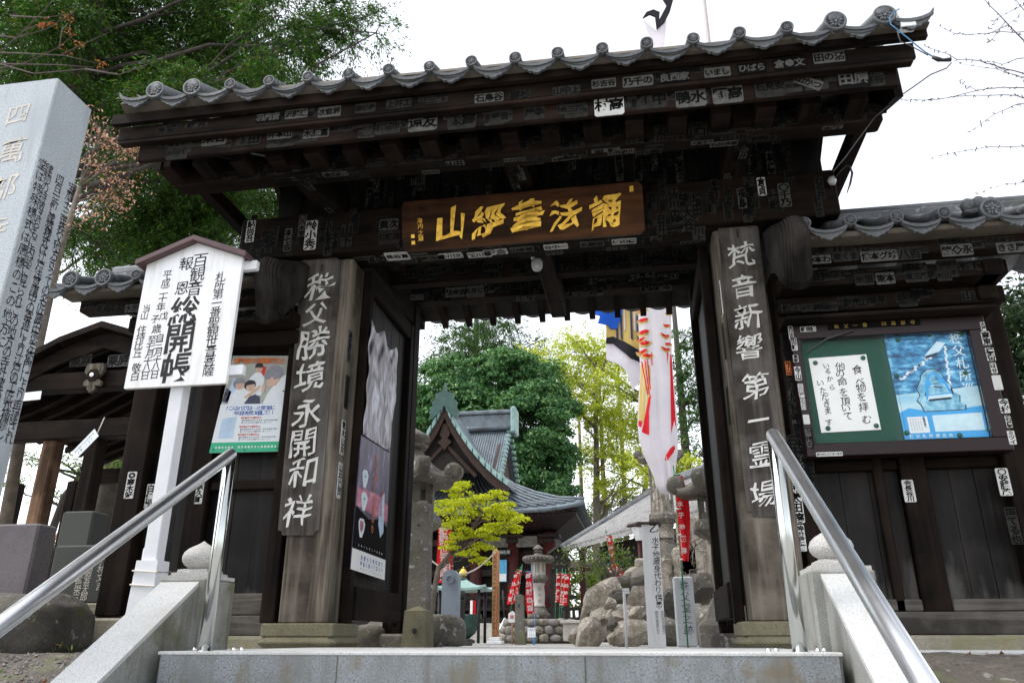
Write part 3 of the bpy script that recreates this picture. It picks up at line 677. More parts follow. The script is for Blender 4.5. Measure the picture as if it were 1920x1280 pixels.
A = PY(-1.2715); B = PY(-1.2115); K = PY(-.1015)
for px, py, wp, hp, t, sty in ((503, 220, 46, 17, '羽扇音', 'neg'), (556, 214, 42, 17, '近藤連', 'old'), (618, 210, 42, 19, '次官原', 'old'), (686, 203, 38, 18, '高彼是', 'dark'), (748, 195, 48, 17, '上井工', 'dark'), (820, 187, 42, 14, '三野', 'dark'),
        (917, 184, 54, 17, '石鳥谷', 'old'), (975, 178, 40, 15, '高杉', 'dark'), (1062, 170, 52, 16, '山中上', 'dark'), (1132, 157, 46, 17, '杉吉谷', 'old'), (1196, 153, 58, 20, '乃千の', 'old'), (1265, 145, 58, 18, '良西家', 'neg'),
        (1345, 136, 50, 18, 'いまし', 'old'), (1410, 128, 54, 19, 'ひばら', 'neg'), (1480, 119, 60, 21, '倉●文', 'neg'), (1554, 108, 60, 21, '田の沼', 'old')):
    slip(G, A, px, py, wp, hp, t, sty, rot=.0)
for px, py, wp, hp, t, sty in ((343, 263, 50, 30, '新八', 'dark'), (403, 258, 46, 30, '東谷', 'old'), (466, 262, 44, 22, '野田', 'dark'), (525, 252, 46, 18, '井本山', 'old'), (593, 250, 48, 18, '木須富', 'old'), (690, 241, 18, 26, '竹千', 'dark'), (728, 238, 46, 28, '柿沼市', 'dark'), (793, 229, 54, 34, '遠友', 'old'), (866, 224, 54, 36, '飯高', 'dark'),
        (938, 219, 34, 26, '菊音', 'dark'), (1002, 212, 38, 26, '屋寺', 'dark'), (1071, 205, 44, 18, '金三茶', 'dark'), (1142, 197, 56, 40, '村高', 'white'), (1222, 187, 58, 34, '野中', 'dark'), (1295, 183, 58, 36, '鴨水', 'old'), (1364, 176, 58, 36, '野高', 'old'), (1443, 163, 58, 40, '石見安', 'dark'), (1600, 148, 62, 36, '田原', 'neg')):
    slip(G, B, px, py, wp, hp, t, sty)
slip(G, B, 1516, 155, 54, 18, '山かつ', 'old', rot=-.55)
for px, py, wp, hp, t, sty in ((470, 434, 16, 40, '鮎尚吾', 'white'), (540, 450, 14, 42, '本七会', 'old'), (567, 423, 14, 40, '〇八木堂', 'old'), (583, 441, 22, 54, '齢小秀', 'white'), (605, 437, 14, 42, '宮野泉', 'dark'), (629, 450, 14, 36, '米倉', 'dark'), (650, 442, 22, 42, '山下', 'dark'), (729, 421, 36, 20, '黄次', 'old'), (730, 445, 40, 26, '坊勝河', 'dark'),
        (1333, 380, 16, 44, '浦崎', 'dark'), (1391, 372, 16, 38, '福島', 'old'), (1428, 350, 16, 34, '倉貞', 'white'), (1447, 378, 13, 32, '武蔵', 'dark'), (1471, 366, 22, 44, '〇千乃', 'old'), (1537, 353, 18, 40, 'むら井', 'dark'), (1262, 372, 22, 40, '江戸川', 'dark'), (1290, 410, 20, 44, '大谷', 'dark'), (1240, 420, 18, 40, '白井', 'dark'), (1310, 440, 24, 26, '川上', 'dark')):
    slip(G, K, px, py, wp, hp, t, sty, vert=hp > wp)
U = Pl((0, 0, 2.9235), (1, 0, 0), (0, 1, 0)); U = Pl((0, 0, 2.7485), (1, 0, 0), (0, -1, 0))
for i, (px, py, t, sty) in enumerate(((812, 487, '諏方多', 'old'), (845, 483, '小川文', 'white'), (899, 481, '飯川ち', 'white'), (929, 476, '戸倉', 'plain'), (978, 471, '山本善', 'old'), (1042, 466, '谷中一', 'white'), (1110, 461, '玄蔵堂', 'old'), (1170, 456, '城田橋', 'white'), (745, 484, '長谷富', 'white'))):
    slip(G, Pl((0, 0, 2.9245), (1, 0, 0), (0, -1, 0)), px, py-4, 46, 10 if i < 8 else 15, t, sty)
RP = PY(1.8385)
for px, py, wp, hp, t in ((855, 548, 40, 18, '秋金吉'), (890, 545, 34, 18, 'んゆじ'), (985, 560, 34, 8, '小松'), (1060, 552, 44, 9, '大阪講'), (1110, 550, 42, 9, '三河屋'), (1230, 541, 58, 9, '越前講中')):
    slip(G, RP, px, py, wp, hp, t, 'old')
PU = PY(-.8615); 
for px, py, t in ((700, 303, '講中一'), (760, 298, '浪花会'), (835, 294, '東都連'), (1090, 270, '千住講'), (1195, 264, '佃政'), (1228, 262, '深川'), (1290, 258, '木場連')):
    slip(G, PU, px, py, 44, 10, t, 'dark')
rs = random.Random(5); FD = MB()
DN = Pl((0, 0, 3.154), (1, 0, 0), (0, -1, 0))
def faded(pl, u0, u1, v0, v1, n, w_, h_, vert, lv=('dark', 'dark', 'dark', 'old')):
    for k in range(n):
        a_, b_ = rs.uniform(*w_), rs.uniform(*h_)
        slip_at(None, pl, rs.uniform(u0, u1), rs.uniform(v0, v1), a_, b_, rs.choice(JP)+(rs.choice(JP) if rs.random() < .5 else ''), rs.choice(lv), vert, rs.gauss(0, .015), rs.uniform(.0004, .0016), into=FD)
faded(PY(.0285), -2.4, 1.35, 3.38, 3.85, 120, (.045, .07), (.15, .26), True)
faded(PY(-.1015), -3.0, 1.5, 2.98, 3.25, 70, (.05, .08), (.14, .22), True, ('dark',))
faded(PY(-.1015), -2.0, .6, 2.95, 2.99, 16, (.14, .2), (.05, .06), False)
faded(PY(-.8615), -3.1, 1.65, 3.18, 3.27, 60, (.12, .2), (.05, .07), False, ('dark',))
faded(Pl((0, 0, 3.1545), (1, 0, 0), (0, -1, 0)), -3.0, 1.6, .74, .84, 30, (.12, .2), (.04, .06), False, ('dark', 'old'))
faded(Pl((0, 0, 2.9245), (1, 0, 0), (0, -1, 0)), -2.1, .65, -.2, .08, 46, (.12, .2), (.04, .07), False, ('dark', 'old'))
faded(PY(1.8385), -2.2, .7, 3.36, 3.49, 50, (.12, .2), (.05, .08), False)
faded(PY(.9985), -2.1, .65, 3.17, 3.27, 34, (.12, .2), (.05, .08), False, ('dark',))
faded(PY(-1.2115), -3.2, 1.6, 3.18, 3.31, 44, (.10, .2), (.06, .11), False, ('dark',))
faded(PY(-1.2715), -3.2, 1.6, 3.34, 3.38, 14, (.12, .2), (.04, .05), False, ('dark',))
for x in (-2.31, -.73, .845):
    an = Pl((x, -.45, 3.247-.0015), (1, 0, 0), (0, -.96, -.115)); faded(an, -.045, .045, -.4, .4, 7, (.05, .06), (.14, .2), True, ('dark', 'old'))
tag(FD.build('faded_slips', None, G), kind='stuff')
# slips on the inner faces of the posts and door stiles
for pl, pts in ((Pl((-2.1415, 0, 0), (0, 1, 0), (0, 0, 1)), ((655, 650), (650, 735), (642, 820), (636, 900))), (Pl((.6705, 0, 0), (0, -1, 0), (0, 0, 1)), ((1352, 560), (1358, 640), (1366, 760)))):
    for px, py in pts:
        slip_at(G, pl, *pl.hit(px, py), .07, .26, rs.choice(JP)+rs.choice(JP), rs.choice(['old', 'white', 'dark']), True)
RS = PY(-.0015)
for px, py, wp, hp, t, sty in ((1501, 945, 22, 62, '太田堂塙', 'white'), (1501, 1008, 17, 50, '神世斎傳', 'white'), (1488, 905, 14, 36, '東村', 'white'), (612, 720, 12, 60, '西京', 'dark')):
    pass
q = None
# ================================================================== SIDE WALLS OF THE GATE (roofed)
def wing(s, label):
    """s=+1 right, -1 left; built for the right and mirrored about the gate's middle"""
    def X(x): return x if s > 0 else -1.465-x
    R_ = thing('side_wall', label, 'wall', (X(1.8), .1, 0))
    def bx(name, mat, a, b, bev=.008):
        q = MB(); q.box((X(a[0]), a[1], a[2]), (X(b[0]), b[1], b[2]), bev); return q.build(name, mat, R_)
    xe = 2.40 if s > 0 else 2.30; xr = 3.72 if s > 0 else 2.93
    bx('sill_stone', 'foundation', (1.06, -.02, -.03), (xe+.45, .38, .075), .02)
    bx('sill_beam', 'grey_wood_x', (1.06, .06, .077), (xe+.20, .30, .21))
    bx('post', 'wood_z', (xe-.06, .04, .21), (xe+.14, .26, 2.3))
    bx('post', 'wood_z', (1.055, .03, .16), (1.165, .25, 2.55))
    bx('stile', 'wood_z', (1.72, .085, .21), (1.88, .14, 2.2))
    if s > 0: bx('batten', 'wood_z', (1.555, .10, .21), (1.615, .15, 1.2))
    for a, b in ((1.165, 1.72), (1.88, xe-.06)):
        q = MB(); k = 3
        for i in range(k):
            q.box((X(a+(b-a)*i/k+.001), .165+.004*(i % 2), .21), (X(a+(b-a)*(i+1)/k-.001), .20, 2.25), .002)
        q.build('panel', 'splashed_panel', R_)
        bx('rail', 'grey_wood_x', (a+.004, .10, .212), (b-.004, .18, .285 if s > 0 else .36))
        bx('rail', 'wood_x', (a+.004, .11, 1.10), (b-.004, .17, 1.17)); bx('rail', 'wood_x', (a+.004, .11, 2.12), (b-.004, .17, 2.22))
    bx('backing', 'wood_x', (1.06, .215, .2), (xe+.1, .245, 2.3))
    bx('lower_beam', 'wood_x', (1.07, -.02, 2.20), (xe+.16, .26, 2.32)); bx('lower_beam', 'wood_x', (1.07, -.18, 2.33), (xe+.14, .06, 2.44))
    bx('upper_beam', 'wood_x', (1.07, -.33, 2.45), (xr-.15, -.20, 2.545))
    bx('eave_board', 'mud', (1.1, -.47, 2.545), (xr-.05, -.30, 2.585))
    for z, y in ((2.26, -.06), (2.38, -.22)): bx('bracket', 'wood_y', (xe-.02, y, z-.05), (xe+.10, .3, z+.05))
    q = MB(); q.hexa([(X(1.08), -.46, 2.585), (X(xr), -.46, 2.585), (X(xr), .15, 2.90), (X(1.08), .15, 2.90), (X(1.08), -.46, 2.61), (X(xr), -.46, 2.61), (X(xr), .15, 2.93), (X(1.08), .15, 2.93)]); q.build('soffit', 'panel_z', R_)
    # tiles
    pt = .29 if s > 0 else .28
    xs = [1.21+.29*k for k in range(9)] if s > 0 else [1.355+.28*k for k in range(6)]
    for k, x in enumerate(xs):
        big = k == 4 if s > 0 else k > 3
        place('end_tile.wbig' if big else 'end_tile.w', (lambda q, c: crest(q, c, .072, True)) if big else (lambda q, c: crest(q, c, .042)), (X(x), -.50, 2.645), R_)
        place('pendant_tile', lambda q, c: pend(q, c), (X(x+pt/2), -.487, 2.635), R_)
    tiled_roof(R_, [X(x) for x in xs][::s], lambda x: 2.645, -.50, .12, 2.94, .60, 2.74, pt, (.040, .040))
    q = MB(); q.box((X(1.1), .04, 2.93), (X(xr-.05), .20, 3.0), .01); q.tube([(X(1.1), .12, 3.02), (X(xr-.05), .12, 3.02)], .05, 10); q.build('ridge', 'tile', R_)
    # weathered barge plank against the gate post
    q = MB(); pl = Pl((X(1.10), 0, 0), (0, 1, 0), (0, 0, 1))
    o = [(-.60, 2.60), (-.56, 2.70), (-.40, 2.76), (-.18, 2.86), (.12, 3.0), (.12, 2.72), (-.10, 2.46), (-.30, 2.28), (-.42, 2.16), (-.46, 2.2), (-.50, 2.34), (-.56, 2.48)]
    for k in range(11):
        f = .02*math.sin(math.pi*k/10); sc_ = .62+.28*math.sin(math.pi*(k+.6)/11.2)**.55; mid = V((-.28, 2.55))
        oo = [(mid.x+(y-mid.x)*sc_-f, mid.y+(z-mid.y)*sc_) for y, z in o]; w0 = -.06+.018*k
        q.poly(pl, oo, s*w0, s*(w0+.0183))
    q.build('barge_plank', 'mid_wood_z', R_)
    return R_
WR = wing(1, 'dark boarded side wall with small tiled roof, right of the gate, behind the notice board')
WL = wing(-1, 'dark boarded side wall with a small tiled roof, left of the gate, behind the signboard')
for px, py, wp, hp, t, sty in ((1534, 487, 48, 16, '◆本わ', 'old'), (1585, 481, 50, 18, '東くま', 'dark'), (1648, 480, 70, 20, '博本グ坊', 'old'), (1705, 477, 44, 20, '八百', 'dark'), (1794, 469, 60, 22, '龍◇永', 'old'), (1895, 464, 54, 20, 'きさ屋', 'old')):
    slip(WR, PY(-.3315), px, py, wp, hp, t, sty)
for px, py, wp, hp, t, sty in ((1620, 524, 36, 22, '米里', 'dark'), (1660, 522, 36, 22, '東本', 'old'), (1718, 518, 44, 22, '東三茂', 'dark'), (1770, 517, 28, 20, '杉山', 'dark')):
    slip(WR, PY(-.1815), px, py, wp, hp, t, sty)
for px, py, wp, hp, t, sty in ((1492, 908, 17, 46, '東京村山', 'white'), (1494, 952, 24, 56, '太田塙', 'white'), (1501, 1008, 18, 50, '神世藤備', 'white'), (1493, 745, 14, 58, '浅草中村', 'dark'), (1478, 690, 10, 26, '秋山', 'yellow'), (1487, 845, 22, 60, '石井家', 'dark')):
    slip(WR, PY(.0285), px, py, wp, hp, t, sty, True)
slip(WR, PY(.0835), 1704, 920, 22, 42, '金長谷川', 'white', True); slip(WR, PY(.0385), 1882, 903, 24, 52, '〇安藤茂', 'white', True); slip(WR, PY(.0385), 1900, 985, 22, 70, '国てる也', 'dark', True)
for px, py, wp, hp, t, sty in ((245, 909, 17, 50, '◎高木好', 'white'), (374, 924, 14, 40, '荻久町', 'white')):
    slip(WL, PY(.0385) if px < 300 else PY(.0835), px, py, wp, hp, t, sty, True)
slip(WL, PY(.0835), 281, 930, 15, 46, '白保松', 'white', True)
for px, py, wp, hp, t, sty in ((200, 581, 40, 13, '朱扇朱', 'dark'), (248, 578, 26, 14, '水宗', 'old'), (300, 570, 44, 14, '江戸前', 'dark'), (500, 545, 40, 16, '神楽坂', 'dark')):
    slip(WL, PY(-.3315), px, py, wp, hp, t, sty)
q = MB(); c = P(1835, 382, -.42)
for i in range(5):
    a = -.9+.45*i; q.lathe((c.x+.055*math.sin(a*1.6)*1.3, c.y+.02*(i % 2), c.z+.03*math.cos(a)-.02), [(.012, -.05), (.04, -.035), (.045, .0), (.03, .03), (.008, .045)], 12)
q.box((c.x-.10, c.y-.02, c.z-.07), (c.x+.10, c.y+.06, c.z-.03), .01); q.build('ridge_end_ornament', 'tile', WR)

# ================================================================== BOARDS, PLAQUE, SIGNS
BRUSH = dict(brush=1.0, slant=.14, off=.004)
def name_board(corners, text, label, Y, cpx, mat='board_wood_z'):
    pl = PY(Y); c = [pl.hit(*p) for p in corners]     # tl tr br bl
    r = thing('calligraphy_board', label, 'sign board', (sum(p[0] for p in c)/4, Y, c[2][1]))
    (ax, az), (bx, bz), (cx, cz), (dx, dz) = c; e = .035
    o = [(dx+e, dz), (cx-e, cz), (cx-e*.8, cz+e*.8), (cx, cz+e), (bx, bz-e), (bx-e*.8, bz-e*.8), (bx-e, bz), (ax+e, az), (ax+e*.8, az-e*.8), (ax, az-e), (dx, dz+e), (dx+e*.8, dz+e*.8)]
    q = MB(); q.poly(pl, o, -.045, 0); q.build('board', mat, r)
    for i, (ch, (px, py, sz)) in enumerate(zip(text, cpx)):
        q = MB(); u, v = pl.hit(px, py); u1, _ = pl.hit(px+sz, py)
        put(q, pl, ch, u, v, abs(u1-u)*.92, n=.0005, thick=.004, **BRUSH); q.build('character', 'white_ink', r)
    q = MB(); u, v = pl.hit((corners[0][0]+corners[1][0])/2, corners[0][1]+22); q.rect(pl, u-.006, v-.03, u+.006, v+.03, -.01, .008); q.build('hanging_peg', 'dark_metal', r)
name_board(((567, 480), (640, 480), (597, 1003), (520, 1003)), '秩父勝境永開和祥', 'long wooden board with eight white characters, on the gate post near the safety poster', -.012,
           ((601, 537, 56), (593, 588, 46), (588, 643, 62), (582, 705, 58), (577, 772, 56), (568, 830, 56), (567, 885, 58), (559, 956, 58)))
name_board(((1345, 416), (1420, 416), (1482, 968), (1402, 968)), '梵音新響第一霊場', 'long wooden board with eight white characters, on the gate post near the notice board', -.012,
           ((1389, 479, 56), (1394, 536, 50), (1402, 592, 56), (1405, 650, 54), (1417, 722, 56), (1423, 787, 44), (1430, 850, 56), (1432, 925, 54)))

# gilded plaque, leaning forward
pb = P(980, 452, -.16); r = thing('gilded_plaque', 'long brown wooden plaque with five gilded characters, hung under the gate roof', 'plaque', (pb.x, -.16, pb.z))
pl = Pl((0, -.16, 2.79), (1, 0, 0), (0, -.27, 1))
c = [pl.hit(*p) for p in ((752, 379), (1205, 340), (1208, 434), (756, 474))]; e = .03
q = MB(); u0, v1 = c[0]; u1, _ = c[1]; v0 = (c[2][1]+c[3][1])/2; v1 = (c[0][1]+c[1][1])/2; u0 = (c[0][0]+c[3][0])/2; u1 = (c[1][0]+c[2][0])/2
q.poly(pl, [(u0+e, v0), (u1-e, v0), (u1, v0+e), (u1, v1-e), (u1-e, v1), (u0+e, v1), (u0, v1-e), (u0, v0+e)], -.05, 0); q.build('board', 'plaque_wood', r)
for ch, px, py, sz in (('山', 847, 420, 58), ('經', 917, 414, 58), ('華', 989, 405, 58), ('法', 1060, 402, 58), ('誦', 1136, 395, 62)):
    q = MB(); u, v = pl.hit(px, py); ua, _ = pl.hit(px+sz, py); put(q, pl, ch, u, v, abs(ua-u)*.98, n=.0005, thick=.012, off=.020, brush=1.5, slant=.16); q.build('character', 'gold', r)
q = MB()
for px, py, ch in ((787, 414, '海'), (788, 424, '内'), (789, 437, '之'), (789, 447, '識')): u, v = pl.hit(px, py); put(q, pl, ch, u, v, .042, n=.002, brush=1)
for px, py in ((774, 443), (775, 455), (1184, 354)):
    u, v = pl.hit(px, py); q.rect(pl, u-.014, v-.014 if px < 1000 else v-.022, u+.014, v+.014 if px < 1000 else v+.022, 0, .002)
q.build('seal_and_signature', 'gold', r)

# bulb lamp
c = P(1007, 497, .55); r = thing('bulb_lamp', 'round glass bulb lamp under the passage beam of the gate', 'lamp', c)
q = MB(); q.lathe(c, [(.05, .06), (.052, .10), (.03, .12)], 16); q.build('lamp_base', 'white_pole', r)
q = MB(); q.lathe(c, [(.004, -.06), (.03, -.05), (.048, -.02), (.05, .02), (.042, .06)], 20); q.build('bulb', 'bulb_glass', r)
c = P(1560, 339, -.16); r = thing('bulb_lamp', 'small round lamp on the right end of the gate crossbeam', 'lamp', c)
q = MB(); q.lathe(c, [(.004, -.035), (.02, -.03), (.032, 0), (.022, .028), (.004, .034)], 16); q.build('bulb', 'bulb_glass', r)
q = MB(); q.tube([c, c+V((.0, .10, -.01))], .012, 8); q.build('arm', 'dark_metal', r)

# white signboard on a post
Y0 = -.9; pl = PY(Y0); H = lambda px, py: pl.hit(px, py)
r = thing('notice_signboard', 'white roofed wooden signboard on a white post, announcing the temple opening in black characters', 'sign', (H(255, 1135)[0], Y0+.05, 0))
tl, tr, br, bl, ap = H(274, 492), H(455, 480), H(424, 718), H(235, 728), H(366, 458)
tl = (tl[0], (tl[1]+tr[1])/2); tr = (tr[0], tl[1]); zb = (br[1]+bl[1])/2; xl = (tl[0]+bl[0])/2; xr = (tr[0]+br[0])/2; xm = (xl+xr)/2
q = MB(); q.poly(pl, [(xl, zb), (xr, zb), (xr, tl[1]), (xm, tl[1]+.125), (xl, tl[1])], -.03, 0); q.build('board', 'white_paint', r)
q = MB()
for a, b in (((xl-.05, tl[1]-.035), (xm, tl[1]+.125)), ((xr+.05, tl[1]-.035), (xm, tl[1]+.125))):
    q.poly(pl, [(a[0], a[1]), (b[0], b[1]), (b[0], b[1]+.035), (a[0], a[1]+.035)], -.10, .06)
q.build('roof', 'roof_maroon', r)
xp = H(330, 800)[0]
q = MB(); q.box((xm-.045, Y0+.032, -.05), (xm+.045, Y0+.122, tl[1]), .004); q.build('post', 'white_pole', r)
q = MB(); q.hexa([(xm-.085, Y0+.0, -.05), (xm+.085, Y0+.0, -.05), (xm+.085, Y0+.15, -.05), (xm-.085, Y0+.15, -.05), (xm-.07, Y0+.015, .50), (xm+.07, Y0+.015, .50), (xm+.07, Y0+.14, .50), (xm-.07, Y0+.14, .50)])
q.box((xm-.078, Y0+.07, .3), (xm-.045, Y0+.10, .58), .004); q.build('stake', 'white_pole', r)
for z in (.36, .44):
    q = MB(); q.tube([(xm-.079, Y0+.005, z), (xm+.079, Y0+.004, z-.01), (xm+.081, Y0+.15, z), (xm-.081, Y0+.15, z), (xm-.079, Y0+.005, z)], .005, 6); q.build('wire_tie', 'rope_white', r)
for z in (tl[1]-.06, zb+.1):
    q = MB(); q.box((xl-.005, Y0+.032, z-.035), (xr+.09, Y0+.075, z+.035), .004); q.build('batten', 'white_pole', r)
q = MB(); kw = dict(n=.0012, off=.004, brush=.35, slant=.06)
for txt, a, b, sz in (('札所第一番', (414, 519), (404, 584), .075), ('聖観世音菩薩', (401, 604), (391, 694), .08), ('百観音', (376, 488), (365, 540), .11), ('報恩', (350, 494), (341, 540), .10),
                      ('平成二十年', (314, 515), (302, 575), .066), ('戊子', (307, 592), (291, 598), .06), ('歳', (294, 616), (294, 616), .066), ('自三月十八日', (300, 633), (290, 702), .062), ('至七月十八日', (285, 637), (272, 704), .062),
                      ('当山', (275, 578), (271, 592), .058), ('住持比丘', (266, 618), (258, 662), .064), ('敬白', (256, 689), (253, 705), .064)):
    column(q, pl, txt, H(*a), H(*b), sz, **kw)
q.build('writing', 'ink', r)
q = MB()
for ch, p, sz in (('総', (346, 581), .20), ('開', (337, 634), .21), ('帳', (330, 688), .20)): u, v = H(*p); put(q, pl, ch, u, v, sz, n=.0012, off=.018, brush=.5, slant=.06)
q.build('large_characters', 'ink', r)

# ---- sheet posters as coloured paper with printed fields
class Sheet:
    def __init__(s, pl, px):   # px: tl tr br bl
        s.pl = pl; s.c = [pl.hit(*p) for p in px]
    def uv(s, u, v):
        (ax, az), (bx, bz), (cx, cz), (dx, dz) = s.c
        return ((dx*(1-u)+cx*u)*(1-v)+(ax*(1-u)+bx*u)*v, (dz*(1-u)+cz*u)*(1-v)+(az*(1-u)+bz*u)*v)
    def poly(s, mb, mat, pts, n): mb.mat(mat).flat(s.pl, [s.uv(*p) for p in pts], n)
    def ell(s, mb, mat, cu, cv, ru, rv, n, a0=0, a1=2*math.pi, rot=0):
        k = 20; c, d = math.cos(rot), math.sin(rot); full = a1-a0 > 6.2; pts = []
        for i in range(k + (0 if full else 1)):
            t = a0+(a1-a0)*i/k; x, y = ru*math.cos(t), rv*math.sin(t); pts.append((cu+x*c-y*d*ru/rv*.0-(y*d if rot else 0), cv+y*c+(x*d if rot else 0)))
        s.poly(mb, mat, pts, n)
    def paper(s, mb, mat, th=.002): mb.mat(mat).poly(s.pl, [s.uv(0, 0), s.uv(1, 0), s.uv(1, 1), s.uv(0, 1)], -.002, th)
    def text(s, mb, mat, txt, u0, u1, v, h, off=.02, vert=False, n=.006, brush=0, sx=1.0):
        mb.segs.append(len(mb.f)); mb.mat(mat); k = len(txt); H_ = abs(s.uv(0, 1)[1]-s.uv(0, 0)[1])
        for i, ch in enumerate(txt):
            t = (i+.5)/k
            if vert: a, b = s.uv(v, u0+(u1-u0)*t)
            else: a, b = s.uv(u0+(u1-u0)*t, v)
            if ch not in ' \u3000': put(mb, s.pl, ch, a, b, h*H_, n=n, off=off, brush=brush, sx=sx)
sh = Sheet(PY(.078), ((437, 667), (541, 667), (526, 846), (393, 849)))
r = thing('safety_poster', 'road safety poster with a family photo and green bottom band, left of the gate', 'poster', (sh.c[3][0]+.28, .078, sh.c[3][1]))
q = MB(); sh.paper(q, 'paper_blueish'); q.build('sheet', None, r)
q = MB(); n = .0026
sh.poly(q, 'photo_bg', [(.0, .48), (1, .48), (1, 1), (0, 1)], n); n += .0004
sh.poly(q, 'photo_blue', [(.06, .52), (.2, .52), (.22, .74), (.10, .76)], n); sh.poly(q, 'photo_dark', [(.0, .52), (.10, .50), (.12, .62), (.02, .66)], n); sh.poly(q, 'poster_red', [(.5, .80), (.62, .78), (.64, .88), (.52, .90)], n); n += .0004
sh.poly(q, 'shirt', [(.38, .58), (.62, .58), (.63, .76), (.56, .82), (.46, .82), (.38, .76)], n); sh.ell(q, 'hair_black', .51, .885, .07, .042, n); n += .0004
sh.ell(q, 'skin', .515, .858, .058, .038, n); sh.poly(q, 'skin', [(.37, .68), (.40, .68), (.41, .74), (.37, .74)], n); n += .0004
sh.poly(q, 'hair_black', [(.455, .872), (.575, .872), (.56, .895), (.51, .903), (.465, .892)], n); n += .0004
sh.poly(q, 'photo_dark', [(.30, .49), (.62, .49), (.60, .56), (.52, .59), (.42, .56)], n); n += .0004
sh.poly(q, 'shirt', [(.10, .49), (.36, .49), (.46, .60), (.40, .66), (.22, .65), (.12, .58)], n); sh.poly(q, 'shirt', [(.66, .49), (1, .49), (1, .80), (.94, .78), (.80, .68), (.72, .60)], n); n += .0004
sh.ell(q, 'hair_grey', .22, .705, .10, .058, n); sh.ell(q, 'hair_black', .41, .685, .095, .055, n); n += .0004
sh.ell(q, 'skin', .245, .68, .07, .042, n); sh.ell(q, 'skin', .425, .665, .072, .045, n); sh.poly(q, 'skin', [(.34, .56), (.38, .545), (.56, .635), (.60, .67), (.56, .68), (.46, .625)], n); n += .0004
sh.poly(q, 'hair_black', [(.35, .68), (.50, .70), (.49, .722), (.42, .735), (.35, .715)], n); sh.poly(q, 'hair_grey', [(.18, .70), (.31, .71), (.30, .735), (.22, .745), (.15, .72)], n); n += .0004
sh.poly(q, 'skin', [(.68, .70), (.72, .665), (.84, .68), (.90, .74), (.80, .79), (.70, .77)], n); n += .0004
sh.poly(q, 'hair_grey', [(.64, .74), (.72, .745), (.76, .775), (.80, .74), (.90, .76), (.94, .80), (.92, .86), (.82, .895), (.70, .88), (.64, .82)], n); n += .0004
sh.poly(q, 'skin', [(.62, .60), (.66, .60), (.67, .68), (.61, .69)], n); n += .0004
for cu, cv in ((.225, .685), (.27, .683), (.405, .668), (.45, .670), (.498, .862), (.535, .862)): sh.ell(q, 'hair_black', cu, cv, .009, .003, n)
for cu, cv in ((.248, .66), (.43, .645), (.515, .84)): sh.poly(q, 'poster_red', [(cu-.022, cv+.003), (cu, cv-.004), (cu+.022, cv+.003)], n)
sh.poly(q, 'paper_blueish', [(0, .10), (1, .10), (1, .488), (0, .488)], n); sh.poly(q, 'photo_blue', [(.08, .14), (.30, .14), (.30, .36), (.08, .34)], n+.0003)
sh.poly(q, 'green_band', [(0, 0), (1, 0), (1, .10), (0, .10)], n); q.build('photo_print', None, r); n += .001
q = MB(); sh.text(q, 'orange_ink', '高齢者の交通事故防止', .06, .95, .945, .062, .03, n=n)
sh.text(q, 'ink_blue', '「こんなハズでは…」と思う前に', .10, .86, .445, .046, .02, n=n); sh.text(q, 'ink_blue', '今の自分を見つめ直して!!', .24, .86, .395, .046, .02, n=n)
for i, v in enumerate((.345, .255, .175)):
    sh.text(q, 'poster_red', '●交差点での事故防止', .36, .68, v, .022, .02, n=n); sh.text(q, 'ink_grey', '横断歩道を渡るときは必ず左右の安全確認', .38, .92, v-.027, .016, n=n); sh.text(q, 'ink_grey', '思いやりのある運転をしましょう', .38, .84, v-.05, .016, n=n)
sh.text(q, 'paper_white', '交通安全協会　高齢者事故防止推進委員会', .06, .95, .05, .022, n=n); q.build('writing', None, r)
q = MB()
for u, v in ((.03, .60), (.97, .62), (.05, .03), (.5, .02), (.95, .03)): a, b = sh.uv(u, v); q.lathe(sh.pl.at(a, b, .006), [(.006, -.003), (.006, .003)], 10, axis='Y')
q.build('pin', 'dark_metal', r)

# posters on the left door leaf (plane facing +X)
DP = Pl((-2.066, 0, 0), (0, 1, 0), (0, 0, 1))
sh = Sheet(DP, ((694, 592), (744, 655), (729, 847), (677, 814)))
r = thing('crumpled_poster', 'creased silvery poster sagging on the open left door, above the purple festival poster', 'poster', (-2.066, .7, sh.c[3][1]))
q = MB(); N, M = 30, 60; q.smooth = True; q.mat('crumpled_print'); vs = []; rng = np.random.default_rng(3)
for j in range(M+1):
    for i in range(N+1):
        u, v = i/N, j/M; a, b = sh.uv(u, v)
        top = .10*(abs(math.sin(u*6.2+.5))**1.3)*(v**7)
        f = .005*math.sin(16*u+7*v) + .004*math.sin(21*(v-u)+2) + .003*math.sin(37*u-19*v) + .012*math.exp(-((v-.35-.3*abs(u-.5))/.08)**2)
        vs.append(DP.at(a, b-top*.9, .014+f*(1 if 0 < v else .3)))
q.add(vs, [(j*(N+1)+i, j*(N+1)+i+1, (j+1)*(N+1)+i+1, (j+1)*(N+1)+i) for j in range(M) for i in range(N)]); q.build('sheet', None, r)
sh2 = sh
sh = Sheet(DP, ((677, 815), (731, 849), (720, 1087), (656, 1066)))
r = thing('festival_poster', 'dark purple and pink festival poster with paper lantern shapes, on the open left door', 'poster', (-2.066, .7, sh.c[3][1]))
q = MB(); sh.paper(q, 'festival_print', .004); q.build('sheet', None, r)
q = MB(); n = .0052
sh.poly(q, 'festival_pink', [(0, .46), (1, .44), (1, .57), (.6, .62), (0, .60)], n); sh.poly(q, 'sticker_black', [(0, .155), (1, .155), (1, .40), (.8, .44), (.4, .40), (0, .46)], n); sh.poly(q, 'paper_white', [(0, 0), (1, 0), (1, .15), (0, .15)], n); n += .0006
